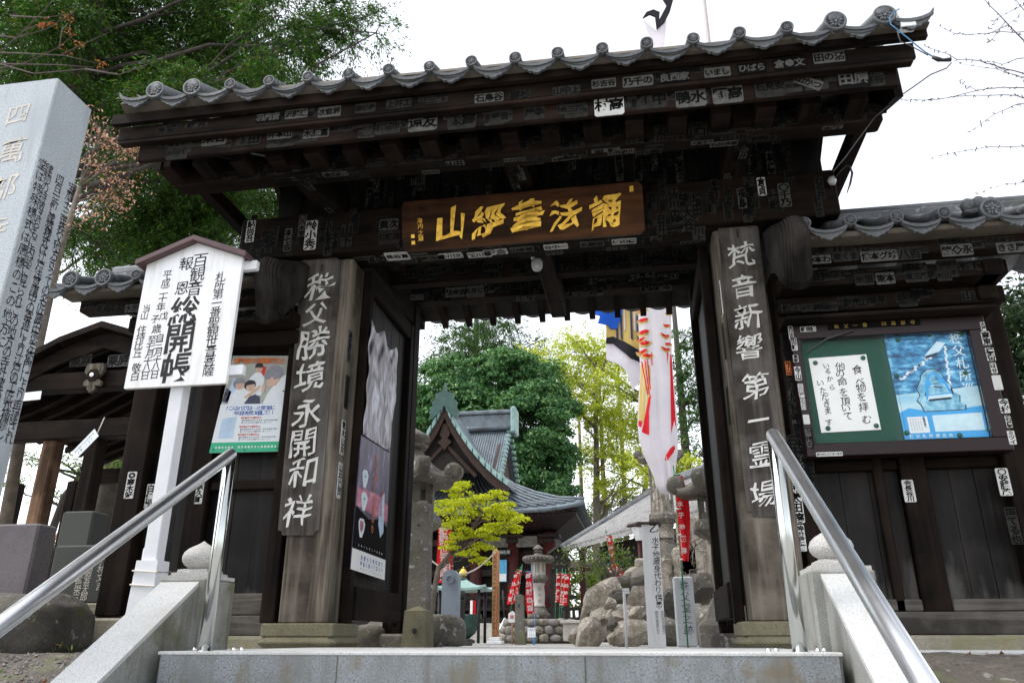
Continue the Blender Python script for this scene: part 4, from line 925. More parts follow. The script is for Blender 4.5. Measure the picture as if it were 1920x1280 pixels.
for cu, cv, mt in ((.20, .70, 'print_cyan'), (.22, .53, 'print_pale'), (.20, .33, 'banner_red')):
    sh.poly(q, 'paper_blueish', [(cu-.09, cv+.02), (cu-.06, cv+.05), (cu+.05, cv+.055), (cu+.10, cv+.02), (cu+.08, cv-.03), (cu+.03, cv-.085), (cu-.03, cv-.085), (cu-.07, cv-.03)], n); sh.poly(q, 'print_pale' if mt != 'banner_red' else 'festival_pink', [(cu-.06, cv+.015), (cu-.03, cv+.04), (cu+.05, cv+.035), (cu+.06, cv-.01), (cu+.01, cv-.05), (cu-.04, cv-.03)], n+.0004); sh.poly(q, 'photo_dark', [(cu-.03, cv+.005), (cu+.03, cv+.012), (cu+.02, cv-.004)], n+.0008)
sh.poly(q, 'photo_blue', [(.72, .60), (.86, .66), (.88, .35), (.78, .30), (.70, .40)], n)
q.build('picture_print', None, r); n += .0012
q = MB(); sh.text(q, 'orange_ink', '秩父神社の夜祭り', .92, .30, .52, .062, .03, True, n); sh.text(q, 'poster_red', '川瀬の祭', .66, .46, .76, .05, .03, True, n)
sh.text(q, 'paper_white', '七月十九日二十日開催', .12, .9, .185, .016, n=n); sh.text(q, 'ink_blue', '池袋から西武線で', .22, .92, .105, .034, .02, n=n); sh.text(q, 'ink_blue', '特急に乗って祭りへ', .22, .92, .062, .034, .02, n=n); sh.text(q, 'ink_grey', '鉄道のご案内と時刻', .22, .9, .026, .014, n=n); q.build('writing', None, r)

# ---- notice board
Yn = -.10; pl = PY(Yn); H = pl.hit
o = [H(1476, 614), H(1836, 588), H(1908, 836), H(1521, 862)]; i_ = [H(1503, 640), H(1812, 614), H(1868, 816), H(1528, 834)]
x0, x1 = (o[0][0]+o[3][0])/2, (o[1][0]+o[2][0])/2; z0, z1 = (o[2][1]+o[3][1])/2, (o[0][1]+o[1][1])/2
a0, a1 = (i_[0][0]+i_[3][0])/2, (i_[1][0]+i_[2][0])/2; c0, c1 = (i_[2][1]+i_[3][1])/2, (i_[0][1]+i_[1][1])/2
NB = thing('notice_board', 'glazed green notice board in a dark maroon frame, hung on the right side wall', 'notice board', ((x0+x1)/2, Yn, z0))
for a, b in (((x0, z0), (x1, c0)), ((x0, c1), (x1, z1)), ((x0, c0), (a0, c1)), ((a1, c0), (x1, c1))):
    q = MB(); q.box((a[0], Yn, a[1]), (b[0], Yn+.12, b[1]), .004); q.build('frame', 'frame_maroon', NB)
q = MB(); q.box((a0, Yn+.07, c0), (a1, Yn+.12, c1)); q.build('backing', 'felt_green', NB)
q = MB(); q.box((a0+.002, Yn+.014, c0+.002), ((a0+a1)/2+.03, Yn+.019, c1-.002)); q.build('glass_pane', 'glass', NB)
q = MB(); q.box(((a0+a1)/2-.03, Yn+.024, c0+.002), (a1-.002, Yn+.029, c1-.002)); q.build('glass_pane', 'glass', NB)
q = MB(); q.box((x0-.05, Yn-.12, z1+.004), (x1+.05, Yn+.14, z1+.03), .004); q.build('hood', 'wood_x', NB)
q = MB(); q.tube([pl.at(*H(1512, 662), .012), pl.at(*H(1550, 636), .02), pl.at(*H(1600, 620), .012)], .006, 8); q.build('rubber_strip', 'wire', NB)
q = MB(); u0, v0 = H(1552, 619); u1, v1 = H(1725, 600); q.rect(pl, u0, (v0+v1)/2-.018, u1, (v0+v1)/2+.03, -.001, .001); q.build('name_strip', 'sticker_black', NB)
q = MB(); column(q, pl, '秩父一番　四萬部寺', (u0+.06, (v0+v1)/2+.006), (u1-.05, (v0+v1)/2+.006), .03, n=.0025); q.build('name_writing', 'brass', NB)
for px, py, wp, hp, t, sty, v in ((1515, 617, 30, 10, '稲荷講', 'white', 0), (1483, 624, 9, 26, '西吉', 'white', 1), (1489, 645, 11, 24, '田崎', 'white', 1), (1492, 672, 10, 14, '東家', 'white', 1), (1496, 700, 12, 26, '今山', 'white', 1), (1502, 732, 10, 26, '三川屋', 'plain', 1), (1506, 757, 9, 22, '石川', 'plain', 1), (1512, 786, 12, 18, '  ', 'plain', 1),
        (1843, 612, 9, 17, '大屋', 'white', 1), (1849, 634, 17, 25, '高東', 'white', 1), (1857, 664, 16, 25, '橋街', 'white', 1), (1863, 690, 12, 20, 'はせ', 'white', 1), (1870, 717, 17, 28, ' ', 'plain', 1), (1883, 761, 18, 27, '今村', 'white', 1), (1891, 790, 11, 23, '石橋', 'white', 1), (1897, 820, 14, 26, 'ミツイ', 'white', 1), (1555, 851, 50, 8, 'ありがとうございます', 'white', 0), (1516, 822, 16, 38, '禁煙火気', 'neg', 1)):
    slip(NB, pl, px, py, wp, hp, t, sty, bool(v), n=.002)
def pins(r, sh, uvs, mat='pin_green'):
    for u, v in uvs:
        q = MB(); a, b = sh.uv(u, v); q.lathe(sh.pl.at(a, b, .006), [(.001, -.012), (.012, -.010), (.016, -.003), (.016, .003)], 14, axis='Y'); q.build('pin', mat, r)
sh = Sheet(PY(Yn+.066), ((1516, 672), (1624, 664), (1652, 805), (1540, 811)))
r = thing('handwritten_notice', 'white sheet with brush-written verse, pinned inside the notice board', 'notice', (sh.c[3][0]+.17, Yn+.066, sh.c[3][1]))
q = MB(); sh.paper(q, 'paper_white'); q.build('sheet', None, r)
q = MB().mat('ink'); h = lambda px, py: sh.pl.hit(px, py)
for txt, pts, sz in (('食べ物を拝む', ((1607, 693), (1612, 715), (1614, 727), (1615, 744), (1619, 763), (1625, 786)), .062), ('他の命を頂いて', ((1575, 687), (1575, 700), (1579, 715), (1581, 735), (1585, 752), (1586, 765), (1590, 780)), .060), ('いるから', ((1549, 686), (1552, 696), (1556, 710), (1560, 726)), .042), ('いただきます', ((1538, 718), (1543, 732), (1547, 744), (1550, 757), (1552, 770), (1554, 792)), .05)):
    q.segs.append(len(q.f))
    for ch, p in zip(txt, pts): put(q, sh.pl, ch, *h(*p), sz, n=.004, brush=.9, slant=.06, off=.002)
q.build('writing', None, r); pins(r, sh, ((.1, .93), (.93, .95), (.12, .05), (.93, .05)))
sh = Sheet(PY(Yn+.066), ((1657, 631), (1810, 615), (1864, 818), (1697, 824)))
r = thing('pilgrimage_poster', 'blue pilgrimage poster with a forest temple and a stone statue, inside the notice board', 'poster', (sh.c[3][0]+.25, Yn+.066, sh.c[3][1]))
q = MB(); sh.paper(q, 'print_cyan'); q.build('sheet', None, r)
q = MB(); n = .0028
sh.poly(q, 'forest_print', [(0, .42), (1, .46), (1, 1), (0, 1)], n); sh.poly(q, 'sky_print', [(0, .25), (1, .25), (1, .46), (.6, .44), (.3, .43), (0, .42)], n); n += .0004
sh.poly(q, 'print_cyan', [(0, 0), (1, 0), (1, .28), (.7, .26), (.45, .24), (.22, .27), (.12, .29), (0, .25)], n)
sh.poly(q, 'print_pale', [(.43, .77), (.62, .90), (.72, .88), (.62, .80)], n); sh.poly(q, 'navy_ink', [(.44, .765), (.60, .795), (.58, .765), (.45, .745)], n)
for k in range(16): sh.ell(q, 'print_white', .10+.026*k+.01*math.sin(k*3), .57+.012*k+.01*math.sin(5*k), .02, .011, n)
for k in range(20): sh.ell(q, 'print_white', .70-.003*k+.008*math.sin(k*2), .84-.021*k, .016, .010, n)
n += .0004
st_ = [(.28, .245), (.26, .31), (.22, .35), (.27, .40), (.25, .47), (.31, .54), (.34, .60), (.42, .645), (.52, .65), (.58, .60), (.60, .53), (.66, .48), (.67, .41), (.74, .38), (.72, .31), (.78, .29), (.77, .245)]
sh.poly(q, 'navy_ink', st_, n); n += .0003; cu, cv = .50, .43
sh.poly(q, 'statue_print', [(cu+(u-cu)*.95, cv+(v-cv)*.96) for u, v in st_], n); n += .0004
for a in ([(.36, .34), (.64, .35), (.62, .375), (.38, .365)], [(.33, .40), (.38, .37), (.36, .45)], [(.62, .42), (.67, .39), (.66, .46)], [(.44, .46), (.50, .44), (.52, .50), (.47, .52)]): sh.poly(q, 'navy_ink', a, n)
n += .0003
sh.poly(q, 'print_cyan', [(.34, .36), (.66, .37), (.63, .47), (.58, .56), (.50, .61), (.42, .59), (.36, .50)], n); n += .0003
sh.ell(q, 'statue_print', .48, .54, .055, .045, n); sh.poly(q, 'statue_print', [(.38, .40), (.62, .41), (.59, .49), (.52, .51), (.44, .50), (.39, .46)], n); n += .0003
sh.poly(q, 'navy_ink', [(.44, .535), (.47, .53), (.47, .537)], n); sh.poly(q, 'navy_ink', [(.50, .535), (.53, .54), (.50, .545)], n); sh.poly(q, 'navy_ink', [(.45, .47), (.55, .455), (.56, .465), (.47, .48)], n); sh.poly(q, 'print_pale', [(.36, .36), (.65, .37), (.64, .40), (.37, .39)], n)
sh.poly(q, 'print_white', [(.07, .055), (.30, .055), (.30, .205), (.07, .205)], n); sh.poly(q, 'print_pale', [(.36, .06), (.92, .06), (.93, .215), (.36, .21)], n)
q.build('picture_print', None, r); n += .0016
q = MB(); sh.text(q, 'print_pale', '秩父札所巡り', .97, .26, .85, .105, .012, True, n, brush=.5)
sh.text(q, 'navy_ink', '観音の里へ', .20, .10, .26, .022, .02, True, n); sh.text(q, 'print_pale', '秩父札所連合会', .04, .56, .025, .034, .02, n=n)
for k in range(5): sh.text(q, 'ink_grey', '第一番札所の巡り', .19, .07, .10+.03*k, .011, 0, True, n)
q.build('writing', None, r); pins(r, sh, ((.16, .95), (.55, .97), (.93, .95), (.05, .60), (.86, .58), (.03, .06), (.62, .02), (.96, .06)))

FD = MB()
faded(PY(-.3315), 1.15, 2.6, 2.47, 2.53, 12, (.12, .18), (.05, .06), False, ('dark',)); faded(PY(-.1815), 1.15, 2.5, 2.35, 2.43, 20, (.10, .16), (.05, .07), False, ('dark',)); faded(PY(-.0215), 1.15, 2.5, 2.22, 2.3, 14, (.10, .16), (.05, .07), False, ('dark',))
faded(PY(.0285), 1.075, 1.145, .9, 2.1, 26, (.04, .06), (.16, .26), True)
tag(FD.build('faded_slips', None, WR), kind='stuff'); FD = MB()
faded(PY(-.3315), -4.2, -2.6, 2.47, 2.53, 12, (.12, .18), (.05, .06), False, ('dark',)); faded(PY(-.1815), -4.0, -2.6, 2.35, 2.43, 16, (.10, .16), (.05, .07), False, ('dark',))
tag(FD.build('faded_slips', None, WL), kind='stuff')
# ================================================================== LEFT SIDE: monument, stones, pavilion
from mathutils import noise as mnoise
def rock(name, c, r, mat, label=None, cat=None, seed=0, group=None, amp=.22, flat=0.0, parent=None, sub=4, cut=0):
    bm = bmesh.new(); bmesh.ops.create_icosphere(bm, subdivisions=sub, radius=1)
    for v in bm.verts:
        p = v.co.normalized()
        q = V((math.copysign(abs(p.x)**.72, p.x), math.copysign(abs(p.y)**.72, p.y), math.copysign(abs(p.z)**.72, p.z)))
        n = mnoise.noise(p*1.1+V((seed*3.1, seed, 2)))*1.3 + mnoise.noise(p*2.6+V((seed, 5, seed)))*.6 + mnoise.noise(p*6+V((seed, 1, 9)))*.22
        # angular facets
        f = 0
        v.co = V((q.x*r[0], q.y*r[1], q.z*r[2]))*(1+amp*(n-f))
        if v.co.z < -r[2]*.8: v.co.z = -r[2]*.8
    if cut:
        rg = random.Random(seed*7+1)
        for i in range(cut):
            n = V((rg.gauss(0, 1), rg.gauss(0, 1), rg.gauss(0, .8))).normalized(); dd = rg.uniform(.48, .78)
            for v in bm.verts:
                q = V((v.co.x/r[0], v.co.y/r[1], v.co.z/r[2])); t = q.dot(n)-dd
                if t > 0: q -= n*t*.97; v.co = V((q.x*r[0], q.y*r[1], q.z*r[2]))
    if cut:
        for v in bm.verts:
            p = v.co*(9/max(r)*.35); v.co *= 1+.035*mnoise.noise(p*1.6+V((seed, 3, 1)))+.05*(abs(mnoise.noise(p*.8+V((2, seed, 5))))-.2)
    me = bpy.data.meshes.new(name); bm.to_mesh(me); bm.free(); me.materials.append(MATS[mat])
    me.polygons.foreach_set('use_smooth', [not cut]*len(me.polygons))
    o = bpy.data.objects.new(name, me); COL.objects.link(o); o.location = V(c)-(parent_loc(parent) if parent else V((0, 0, 0)))
    if parent: o.parent = parent
    return tag(o, label, cat, group)

c0 = P(110, 145, -2.5); XF = -2.80
r = thing('stone_monument', 'tall pale granite monument at the left edge with carved characters and a brushed side inscription', 'monument', (-3.4, -2.4, -.9))
q = MB(); q.box((-4.05, -2.5, -1.2), (XF, -2.235, c0.z), .006); q.build('slab', 'granite_mono', r)
pl = PY(-2.501); q = MB()
for ch, px, py, sz in (('四', 34, 215, .26), ('萬', 22, 283, .30), ('部', 6, 352, .30), ('寺', -12, 430, .30)): put(q, pl, ch, *pl.hit(px, py), sz*.48, n=.001, off=.004, brush=.6, slant=.15)
q.build('carved_characters', 'white_stone', r)
pl = Pl((XF+.0005, 0, 0), (0, 1, 0), (0, 0, 1)); q = MB()
for txt, a, b in (('宝暦十三年秩父地方きっての名匠藤田徳左衛門により再建され', (134, 352), (17, 820)), ('四百一新し建築様式は江戸浅草講中の寄進により江戸の工匠が補修し', (112, 338), (2, 812)), ('建物の特徴はおもに内部に見られこの地方の寺社建築の', (92, 318), (-10, 760)), ('堂は特殊様式は唐様のこの地方に', (80, 308), (2, 640))):
    column(q, pl, txt, pl.hit(*a), pl.hit(*b), .062, n=.001, brush=.9, slant=.08, sx=.8)
q.build('side_inscription', 'ink', r)

def slab(name, lab, Y, x0p, x1p, ytop, ybot, th, mat, cat='stone'):
    r = thing(name, lab, cat, P((x0p+x1p)/2, ybot, Y)); a = P(x0p, (ytop+ybot)/2, Y); b = P(x1p, (ytop+ybot)/2, Y); t = P((x0p+x1p)/2, ytop, Y).z; z = P((x0p+x1p)/2, ybot, Y).z
    q = MB(); q.box((a.x, Y, z), (b.x, Y+th, t), .015); q.build('slab', mat, r); return r, a.x, b.x, z, t
slab('stone_slab', 'reddish grey stone slab standing behind the dark boulder at the left edge', -.25, -60, 50, 982, 1200, .2, 'purple_stone')
slab('stone_slab', 'dark mossy stone slab standing behind the inscribed low stele', 1.6, 98, 158, 958, 1150, .25, 'slate')
r, a, b, z, t = slab('inscribed_stele', 'low dark stele with faint carved names, left of the boarded side wall', .5, 92, 207, 1021, 1131, .2, 'slate', 'stele')
pl = PY(.499); q = MB()
for txt, p0, p1 in (('小林文吉', (191, 1050), (187, 1098)), ('柳原吾太郎', (168, 1065), (157, 1118)), ('丸色栄三', (150, 1076), (142, 1120))): column(q, pl, txt, pl.hit(*p0), pl.hit(*p1), .062, n=.001, brush=.8)
q.build('carved_names', 'white_stone', r)
q = MB(); q.box((a-.12, .42, z-.2), (b+.05, .78, z), .012); q.build('plinth', 'foundation', r)
c = P(62, 1180, -.62); rock('boulder', (c.x-.24, -.45, c.z+.0), (.46, .34, .235), 'boulder', 'large dark mossy boulder lying at the left edge behind the steel handrail', 'boulder', 4, amp=.12)
slab('foundation_block', 'weathered square foundation block under the left end of the boarded side wall', -.10, 163, 245, 1158, 1222, .5, 'foundation', 'stone block')

# open pavilion behind, left
Yp = 2.6; ap = P(200, 628, Yp)
r = thing('water_pavilion', 'dark open wooden pavilion with a gable and carved pendant, behind the left side wall', 'pavilion', (ap.x, Yp+1.5, 0))
pl = PY(Yp); L = [pl.hit(*p) for p in ((200, 622), (120, 652), (0, 715), (-110, 760))]
hw = L[0][0]-L[3][0]; pts = L + [(u, v-.20) for u, v in L[::-1]]
mir = lambda P_: [(2*L[0][0]-u, v) for u, v in P_]
for o in (pts, mir(pts)):
    q = MB(); q.poly(pl, o, -.05, .0); q.build('bargeboard', 'wood_x', r)
    q = MB(); up = [(u, v+.10) for u, v in o[:4]]; q.poly(pl, [(u, v+.02) for u, v in o[:4]][::-1]+up, -3.2, .12); q.build('roof_slope', 'wood_y', r)
    for k in range(11):
        q = MB(); q.poly(pl, [(u, v-.005) for u, v in o[:4]] + [(u, v-.09) for u, v in o[:4]][::-1], -.30-.28*k, -.24-.28*k); q.build('rafter', 'wood_x', r)
q = MB(); gx, gz = pl.hit(182, 707); k = .0042
go = [(-28, 40), (28, 40), (33, 15), (22, -2), (12, -12), (24, -14), (31, -22), (28, -32), (18, -34), (12, -30), (14, -44), (0, -58), (-14, -44), (-12, -30), (-18, -34), (-28, -32), (-31, -22), (-24, -14), (-12, -12), (-22, -2), (-33, 15)]
q.poly(pl, [(gx+u*k*.9, gz+v*k*.9) for u, v in go], .02, .07); q.build('gable_pendant', 'grey_wood_z', r)
q = MB(); q.poly(pl, [(gx+.085*math.cos(i*math.pi/3), gz+.085*math.sin(i*math.pi/3)) for i in range(6)], .07, .085); q.build('hexagonal_boss', 'wood_x', r)
q = MB(); q.lathe(pl.at(gx, gz, .09), [(.026, .0), (.026, -.012), (.004, -.014)], 16, axis='Y'); q.build('bright_hole_disc', 'white_paint', r)  # white disc added in place of a hole with bright sky behind it
for z_, y_ in ((ap.z-.55, Yp), (ap.z-1.15, Yp), (ap.z-1.15, Yp+2.6)):
    q = MB(); q.box((ap.x-hw*.95, y_+.02, z_-.12), (ap.x+hw*.95, y_+.2, z_+.10), .01); q.build('tie_beam', 'wood_x', r)
for px, Yy, mt in ((80, Yp+.1, 'brown_post_z'), (162, Yp+.1, 'wood_z'), (140, Yp+2.7, 'wood_z'), (30, Yp+2.7, 'wood_z')):
    x = P(px, 880, Yy).x; q = MB(); q.box((x-.09, Yy-.0, -.03), (x+.09, Yy+.18, ap.z-1.2), .02); q.build('post', mt, r)
    q = MB(); q.lathe((x, Yy+.09, -.03), [(.2, 0), (.19, .08), (.14, .12)], 16); q.build('base_stone', 'old_stone', r)
slip(r, PY(Yp+.095), 76, 805, 10, 22, '三国', 'old', True)
for px, t, sty in ((152, '東京', 'dark'), (222, '栗原', 'old')): slip(r, PY(Yp+.019), px, 676, 40, 22, t, sty)
c = P(160, 832, Yp-.15); pl = Pl(c, (.75, -.2, .62), (-.62, 0, .75))
r2 = thing('hanging_card', 'white card with handwriting hanging askew from the dark pavilion', 'card', c)
q = MB(); q.rect(pl, -.19, -.055, .19, .055, -.003, .003); q.build('card', 'paper_blueish', r2)
q = MB(); column(q, pl, '手を清めてからお参りを', (-.15, .02), (.15, .02), .028, n=.0045); column(q, pl, 'お願いします', (-.12, -.02), (.1, -.02), .026, n=.0045); q.build('writing', 'ink', r2)
q = MB(); q.tube([c+V((.12, 0, .1)), c+V((.14, .05, .32))], .006, 6); q.build('cord', 'rope_white', r2)
c = P(62, 742, Yp-.4); pl = Pl(c, (1, 0, .05), (0, 0, 1)); q = MB(); q.rect(pl, -.14, -.05, .10, .05, -.003, .003); tag(q.build('paper_card', 'paper_blueish'), 'small blank white card beside the monument, under the pavilion eave', 'card')

# ================================================================== COURTYARD
def post_block(name, lab, cat, Y, xl, xr, ytop, ybot, th, mat, tip=.04, part='shaft'):
    zt = P((xl+xr)/2, ytop, Y).z; zb_ = P((xl+xr)/2, ybot, Y).z; ym = (ytop+ybot)/2; a, b = P(xl, ym, Y).x, P(xr, ym, Y).x
    r = thing(name, lab, cat, ((a+b)/2, Y+th/2, min(zb_, 0))) if isinstance(lab, str) else lab
    q = MB(); e = .01; ring = lambda i, z: [(a+i, Y+i, z), (b-i, Y+i, z), (b-i, Y+th-i, z), (a+i, Y+th-i, z)]
    q.rings([ring(-.012, min(zb_, -.03)), ring(0, zt-tip), ring((b-a)*.46, zt)]); q.build(part, mat, r); return r, a, b, zb_, zt
r, a, b, *_ = post_block('dedication_pillar', 'lichened stone pillar carved with two characters, on a squat stone block just inside the gate', 'pillar', 1.8, 769, 801, 935, 1150, .15, 'old_stone')
pl = PY(1.799); q = MB()
for ch, px, py, sz in (('奉', 783, 1033, .13), ('納', 780, 1075, .13)): put(q, pl, ch, *pl.hit(px, py), sz, n=.001, off=.015, brush=.7)
u, v = pl.hit(785, 992); q.rect(pl, u-.014, v-.05, u+.014, v+.05, -.02, .001); q.build('carved_characters', 'navy_ink', r)
post_block('dedication_pillar', r, '', 1.66, 757, 797, 1135, 1213, .26, 'mossy_base', part='block')
u, v = PY(1.659).hit(778, 1182); q = MB(); q.poly(PY(1.647), [(u+.022*math.cos(i*.785), v+.022*math.sin(i*.785)) for i in range(8)], -.01, .003); q.build('drain_hole', 'dark_metal', r)
q = MB(); x = P(715, 1190, 2.2).x
rock('stone_block', (P(830, 1190, 2.3).x, 2.3, .12), (.22, .2, .16), 'old_stone', 'rough lichened base stone between the carved pillar and the blue grey tablet', 'stone', 8, amp=.08)
rock('stone_block', (P(682, 1195, 1.75).x, 1.85, .06), (.17, .16, .12), 'old_stone', 'dark footing stone below the open left door of the gate', 'stone', 9, amp=.08)

def lantern_cap(mb, c, R, h, n=6, scroll=True):
    """curved hexagonal roof of a stone lantern with raised scrolled corners"""
    c = V(c); K = 6; rings = []
    for j in range(9):
        t = j/8; row = []
        for i in range(n*K):
            a = 2*math.pi*i/(n*K); k = (i % K)/K; edge = math.cos(math.pi/n)/math.cos(2*math.pi/n*(k-.5))
            corner = abs(2*k-1)**3; rr = R*(.14+.86*t)*(1 if n > 12 else edge); z = h*((1-t)**1.7) + corner*h*.16*t**3
            row.append(c+V((rr*math.cos(a), rr*math.sin(a), z)))
        rings.append(row)
    low = [c+V(((p.x-c.x)*.97, (p.y-c.y)*.97, p.z-c.z-h*.20)) for p in rings[-1]]; inn = [c+V(((p.x-c.x)*.45, (p.y-c.y)*.45, -h*.16)) for p in rings[-1]]
    mb.smooth = True; mb.rings(rings+[low, inn], True); mb.smooth = False
    if scroll:
        for i in range(n):
            a = 2*math.pi*i/n; d = V((math.cos(a), math.sin(a), 0)); p = c + d*R*.93 + V((0, 0, h*.20)); s_ = d.cross(V((0, 0, 1)))
            mb.tube([p-s_*R*.13, p-s_*R*.11, p+s_*R*.11, p+s_*R*.13], [R*.12, R*.19, R*.19, R*.12], 14)
def stone_lantern(lab, Y, px, yb, ys, R, mat, box_mat=None, n=6, shaft=.5, name='stone_lantern', fat=1.0, base=True):
    """ys: pixel heights of [jewel top, cap top, cap rim, box bottom, platform bottom, shaft bottom]"""
    z = [P(px, y, Y).z for y in ys]; zb_ = P(px, yb, Y).z; x = P(px, (ys[2]+yb)/2, Y).x; r = thing(name, lab, 'stone lantern', (x, Y, zb_))
    J = z[0]-z[1]; q = MB(); q.lathe((x, Y, z[1]-.02), [(R*.30, 0), (R*.34, J*.12), (R*.2, J*.22), (R*.22, J*.3), (R*.38, J*.45), (R*.36, J*.62), (R*.2, J*.85), (.004, J+.02)], 16); q.build('jewel', mat, r)
    q = MB(); lantern_cap(q, (x, Y, z[2]), R, z[1]-z[2], n); q.build('cap', mat, r)
    w_ = R*.50; q = MB(); h = z[2]-z[3]
    for i in range(6):
        a = math.pi/3*i; d = V((math.cos(a), math.sin(a), 0)); s_ = V((-d.y, d.x, 0)); c = V((x, Y, 0))+d*w_
        q.hexa([c+s_*.14*w_+V((0, 0, z[3])), c-s_*.14*w_+V((0, 0, z[3])), c-s_*.14*w_-d*.25*w_+V((0, 0, z[3])), c+s_*.14*w_-d*.25*w_+V((0, 0, z[3])), c+s_*.14*w_+V((0, 0, z[2]-.01)), c-s_*.14*w_+V((0, 0, z[2]-.01)), c-s_*.14*w_-d*.25*w_+V((0, 0, z[2]-.01)), c+s_*.14*w_-d*.25*w_+V((0, 0, z[2]-.01))])
    q.lathe((x, Y, z[3]), [(w_*1.02, 0), (w_*1.02, h*.22)], 6); q.lathe((x, Y, z[3]), [(w_*1.02, h*.78), (w_*1.02, h*.99)], 6); q.lathe((x, Y, z[3]), [(w_*.45, h*.2), (w_*.45, h*.8)], 6)
    q.build('light_box', box_mat or mat, r)
    q = MB(); h = z[3]-z[4]; q.lathe((x, Y, z[4]), [(R*.42, 0), (R*.66, h*.35), (R*.70, h*.45), (R*.70, h*.8), (R*.6, h)], 6 if n == 6 else 20); q.build('platform', mat, r)
    q = MB(); h = z[4]-z[5]; q.lathe((x, Y, z[5]), [(R*.36*fat, 0), (R*.36*fat, h*.06), (R*.32*fat, h*.1), (R*.35*fat, h*.5), (R*.31*fat, h*.9), (R*.36*fat, h*.94), (R*.36*fat, h)], 16); q.build('shaft', box_mat or mat, r)
    q = MB(); h = z[5]-zb_; q.lathe((x, Y, zb_-.02), [(R*.8, 0), (R*.8, h*.45), (R*.62, h*.6), (R*.45, h), (R*.38, h+.03)], 6 if n == 6 else 20); q.build('base', mat, r); return r, x, z
stone_lantern('large dark lichened stone lantern half hidden behind the open left door', 3.3, 764, 1209, (802, 838, 900, 962, 1000, 1122), .54, 'old_stone')
stone_lantern('dark stone lantern with curved cap half hidden behind the right gate post', 3.4, 1366, 1209, (830, 862, 918, 975, 1010, 1120), .52, 'old_stone')
stone_lantern('grey stone lantern behind the red and white carp streamer, on stacked stones', 9.4, 1243, 1075, (800, 825, 858, 962, 985, 1010), .42, 'old_stone', 'rock', fat=1.3)
r, x, z = stone_lantern('pale slender stone lantern on a cobble mound, in front of the main hall', 11.5, 1010, 1158, (1020, 1033, 1051, 1079, 1093, 1137), .30, 'old_stone', 'white_stone', n=24, fat=1.25)
pl = PY(11.5-.145); q = MB(); column(q, pl, '永代燈', pl.hit(1012, 1103), pl.hit(1012, 1126), .075, n=.02, brush=.5); q.build('carved_characters', 'ink_grey', r)
q = MB(); q.lathe((x, 11.5, z[3]+.05), [(.05, 0), (.06, .04), (.02, .1)], 10); q.build('red_bib', 'red_cloth', r)
# cobble mound
mo = thing('cobble_mound', 'low round mound faced with cobbles under the pale stone lantern', 'stone mound', (x, 11.5, -.03)); rng = np.random.default_rng(4)
zt = P(1010, 1160, 11.5).z
q = MB(); q.lathe((x, 11.6, -.03), [(.78, 0), (.70, zt-.02), (.5, zt+.03)], 24); q.build('core', 'old_stone', mo)
k = 0
for row in range(3):
    for i in range(11):
        a = math.pi+math.pi*(i+.5*(row % 2))/10.5; rr = .78-.05*row
        rock('cobble', (x+rr*math.cos(a), 11.6+rr*math.sin(a), .04+zt*(row+.2)/3), (.10*rng.uniform(.8, 1.2), .09, .075*rng.uniform(.8, 1.2)), 'pebble' if (i+row) % 2 else 'rock', seed=k, parent=mo, amp=.12, sub=2); k += 1

r, a, b, *_ = post_block('stone_post', 'slim grey stone post with a square hole, beside the small red prohibition sign', 'post', 8.0, 966, 981, 1113, 1211, .12, 'old_stone', .02); post_block('', r, '', 7.92, 971, 983, 1182, 1211, .12, 'mossy_base', .005, part='block')
u, v = PY(7.999).hit(973, 1138); q = MB(); q.rect(PY(7.999), u-.012, v-.05, u+.012, v+.05, -.01, .002); q.build('slot', 'dark_metal', r)
# round-topped tablet
Y = 4.2; pl = PY(Y); u0, vb = pl.hit(826, 1180); u1, _ = pl.hit(857, 1180); ux, vt = pl.hit(842, 1067); R0 = (u1-u0)/2; uc = (u0+u1)/2
r = thing('stone_tablet', 'tall blue grey stone tablet with a rounded top and a ring boss', 'tablet', (uc, Y, 0))
q = MB(); q.poly(pl, [(u0, -.03), (u1, -.03)] + [(uc+R0*math.cos(t*math.pi/12), vt-R0+R0*math.sin(t*math.pi/12)) for t in range(13)], -.14, 0); q.build('slab', 'blue_stone', r)
q = MB(); q.lathe(pl.at(uc, vt-R0*1.15, 0), [(R0*.52, .01), (R0*.52, -.025), (R0*.40, -.028), (R0*.36, -.012), (.005, -.012)], 24, axis='Y'); q.build('ring_boss', 'blue_stone', r)
# black bollard with ball
c = PZ(864, 1200, -.03); Y = 6.0; c = P(864, 1200, Y); r = thing('black_bollard', 'black post topped with a ball, right of the blue grey tablet', 'bollard', (c.x, Y, -.03)); zt = P(864, 1120, Y).z
q = MB(); q.lathe((c.x, Y, -.03), [(.07, 0), (.07, .05), (.05, .07), (.05, zt-.05), (.06, zt-.02), (.06, zt)], 16); q.build('post', 'dark_metal', r)
q = MB(); q.lathe((c.x, Y, zt+.04), [(.004, -.065), (.045, -.05), (.062, 0), (.045, .05), (.004, .065)], 16); q.build('ball', 'dark_metal', r); q = MB(); q.box((c.x-.14, Y-.14, -.03), (c.x+.14, Y+.14, .06), .01); q.build('base', 'slate', r)
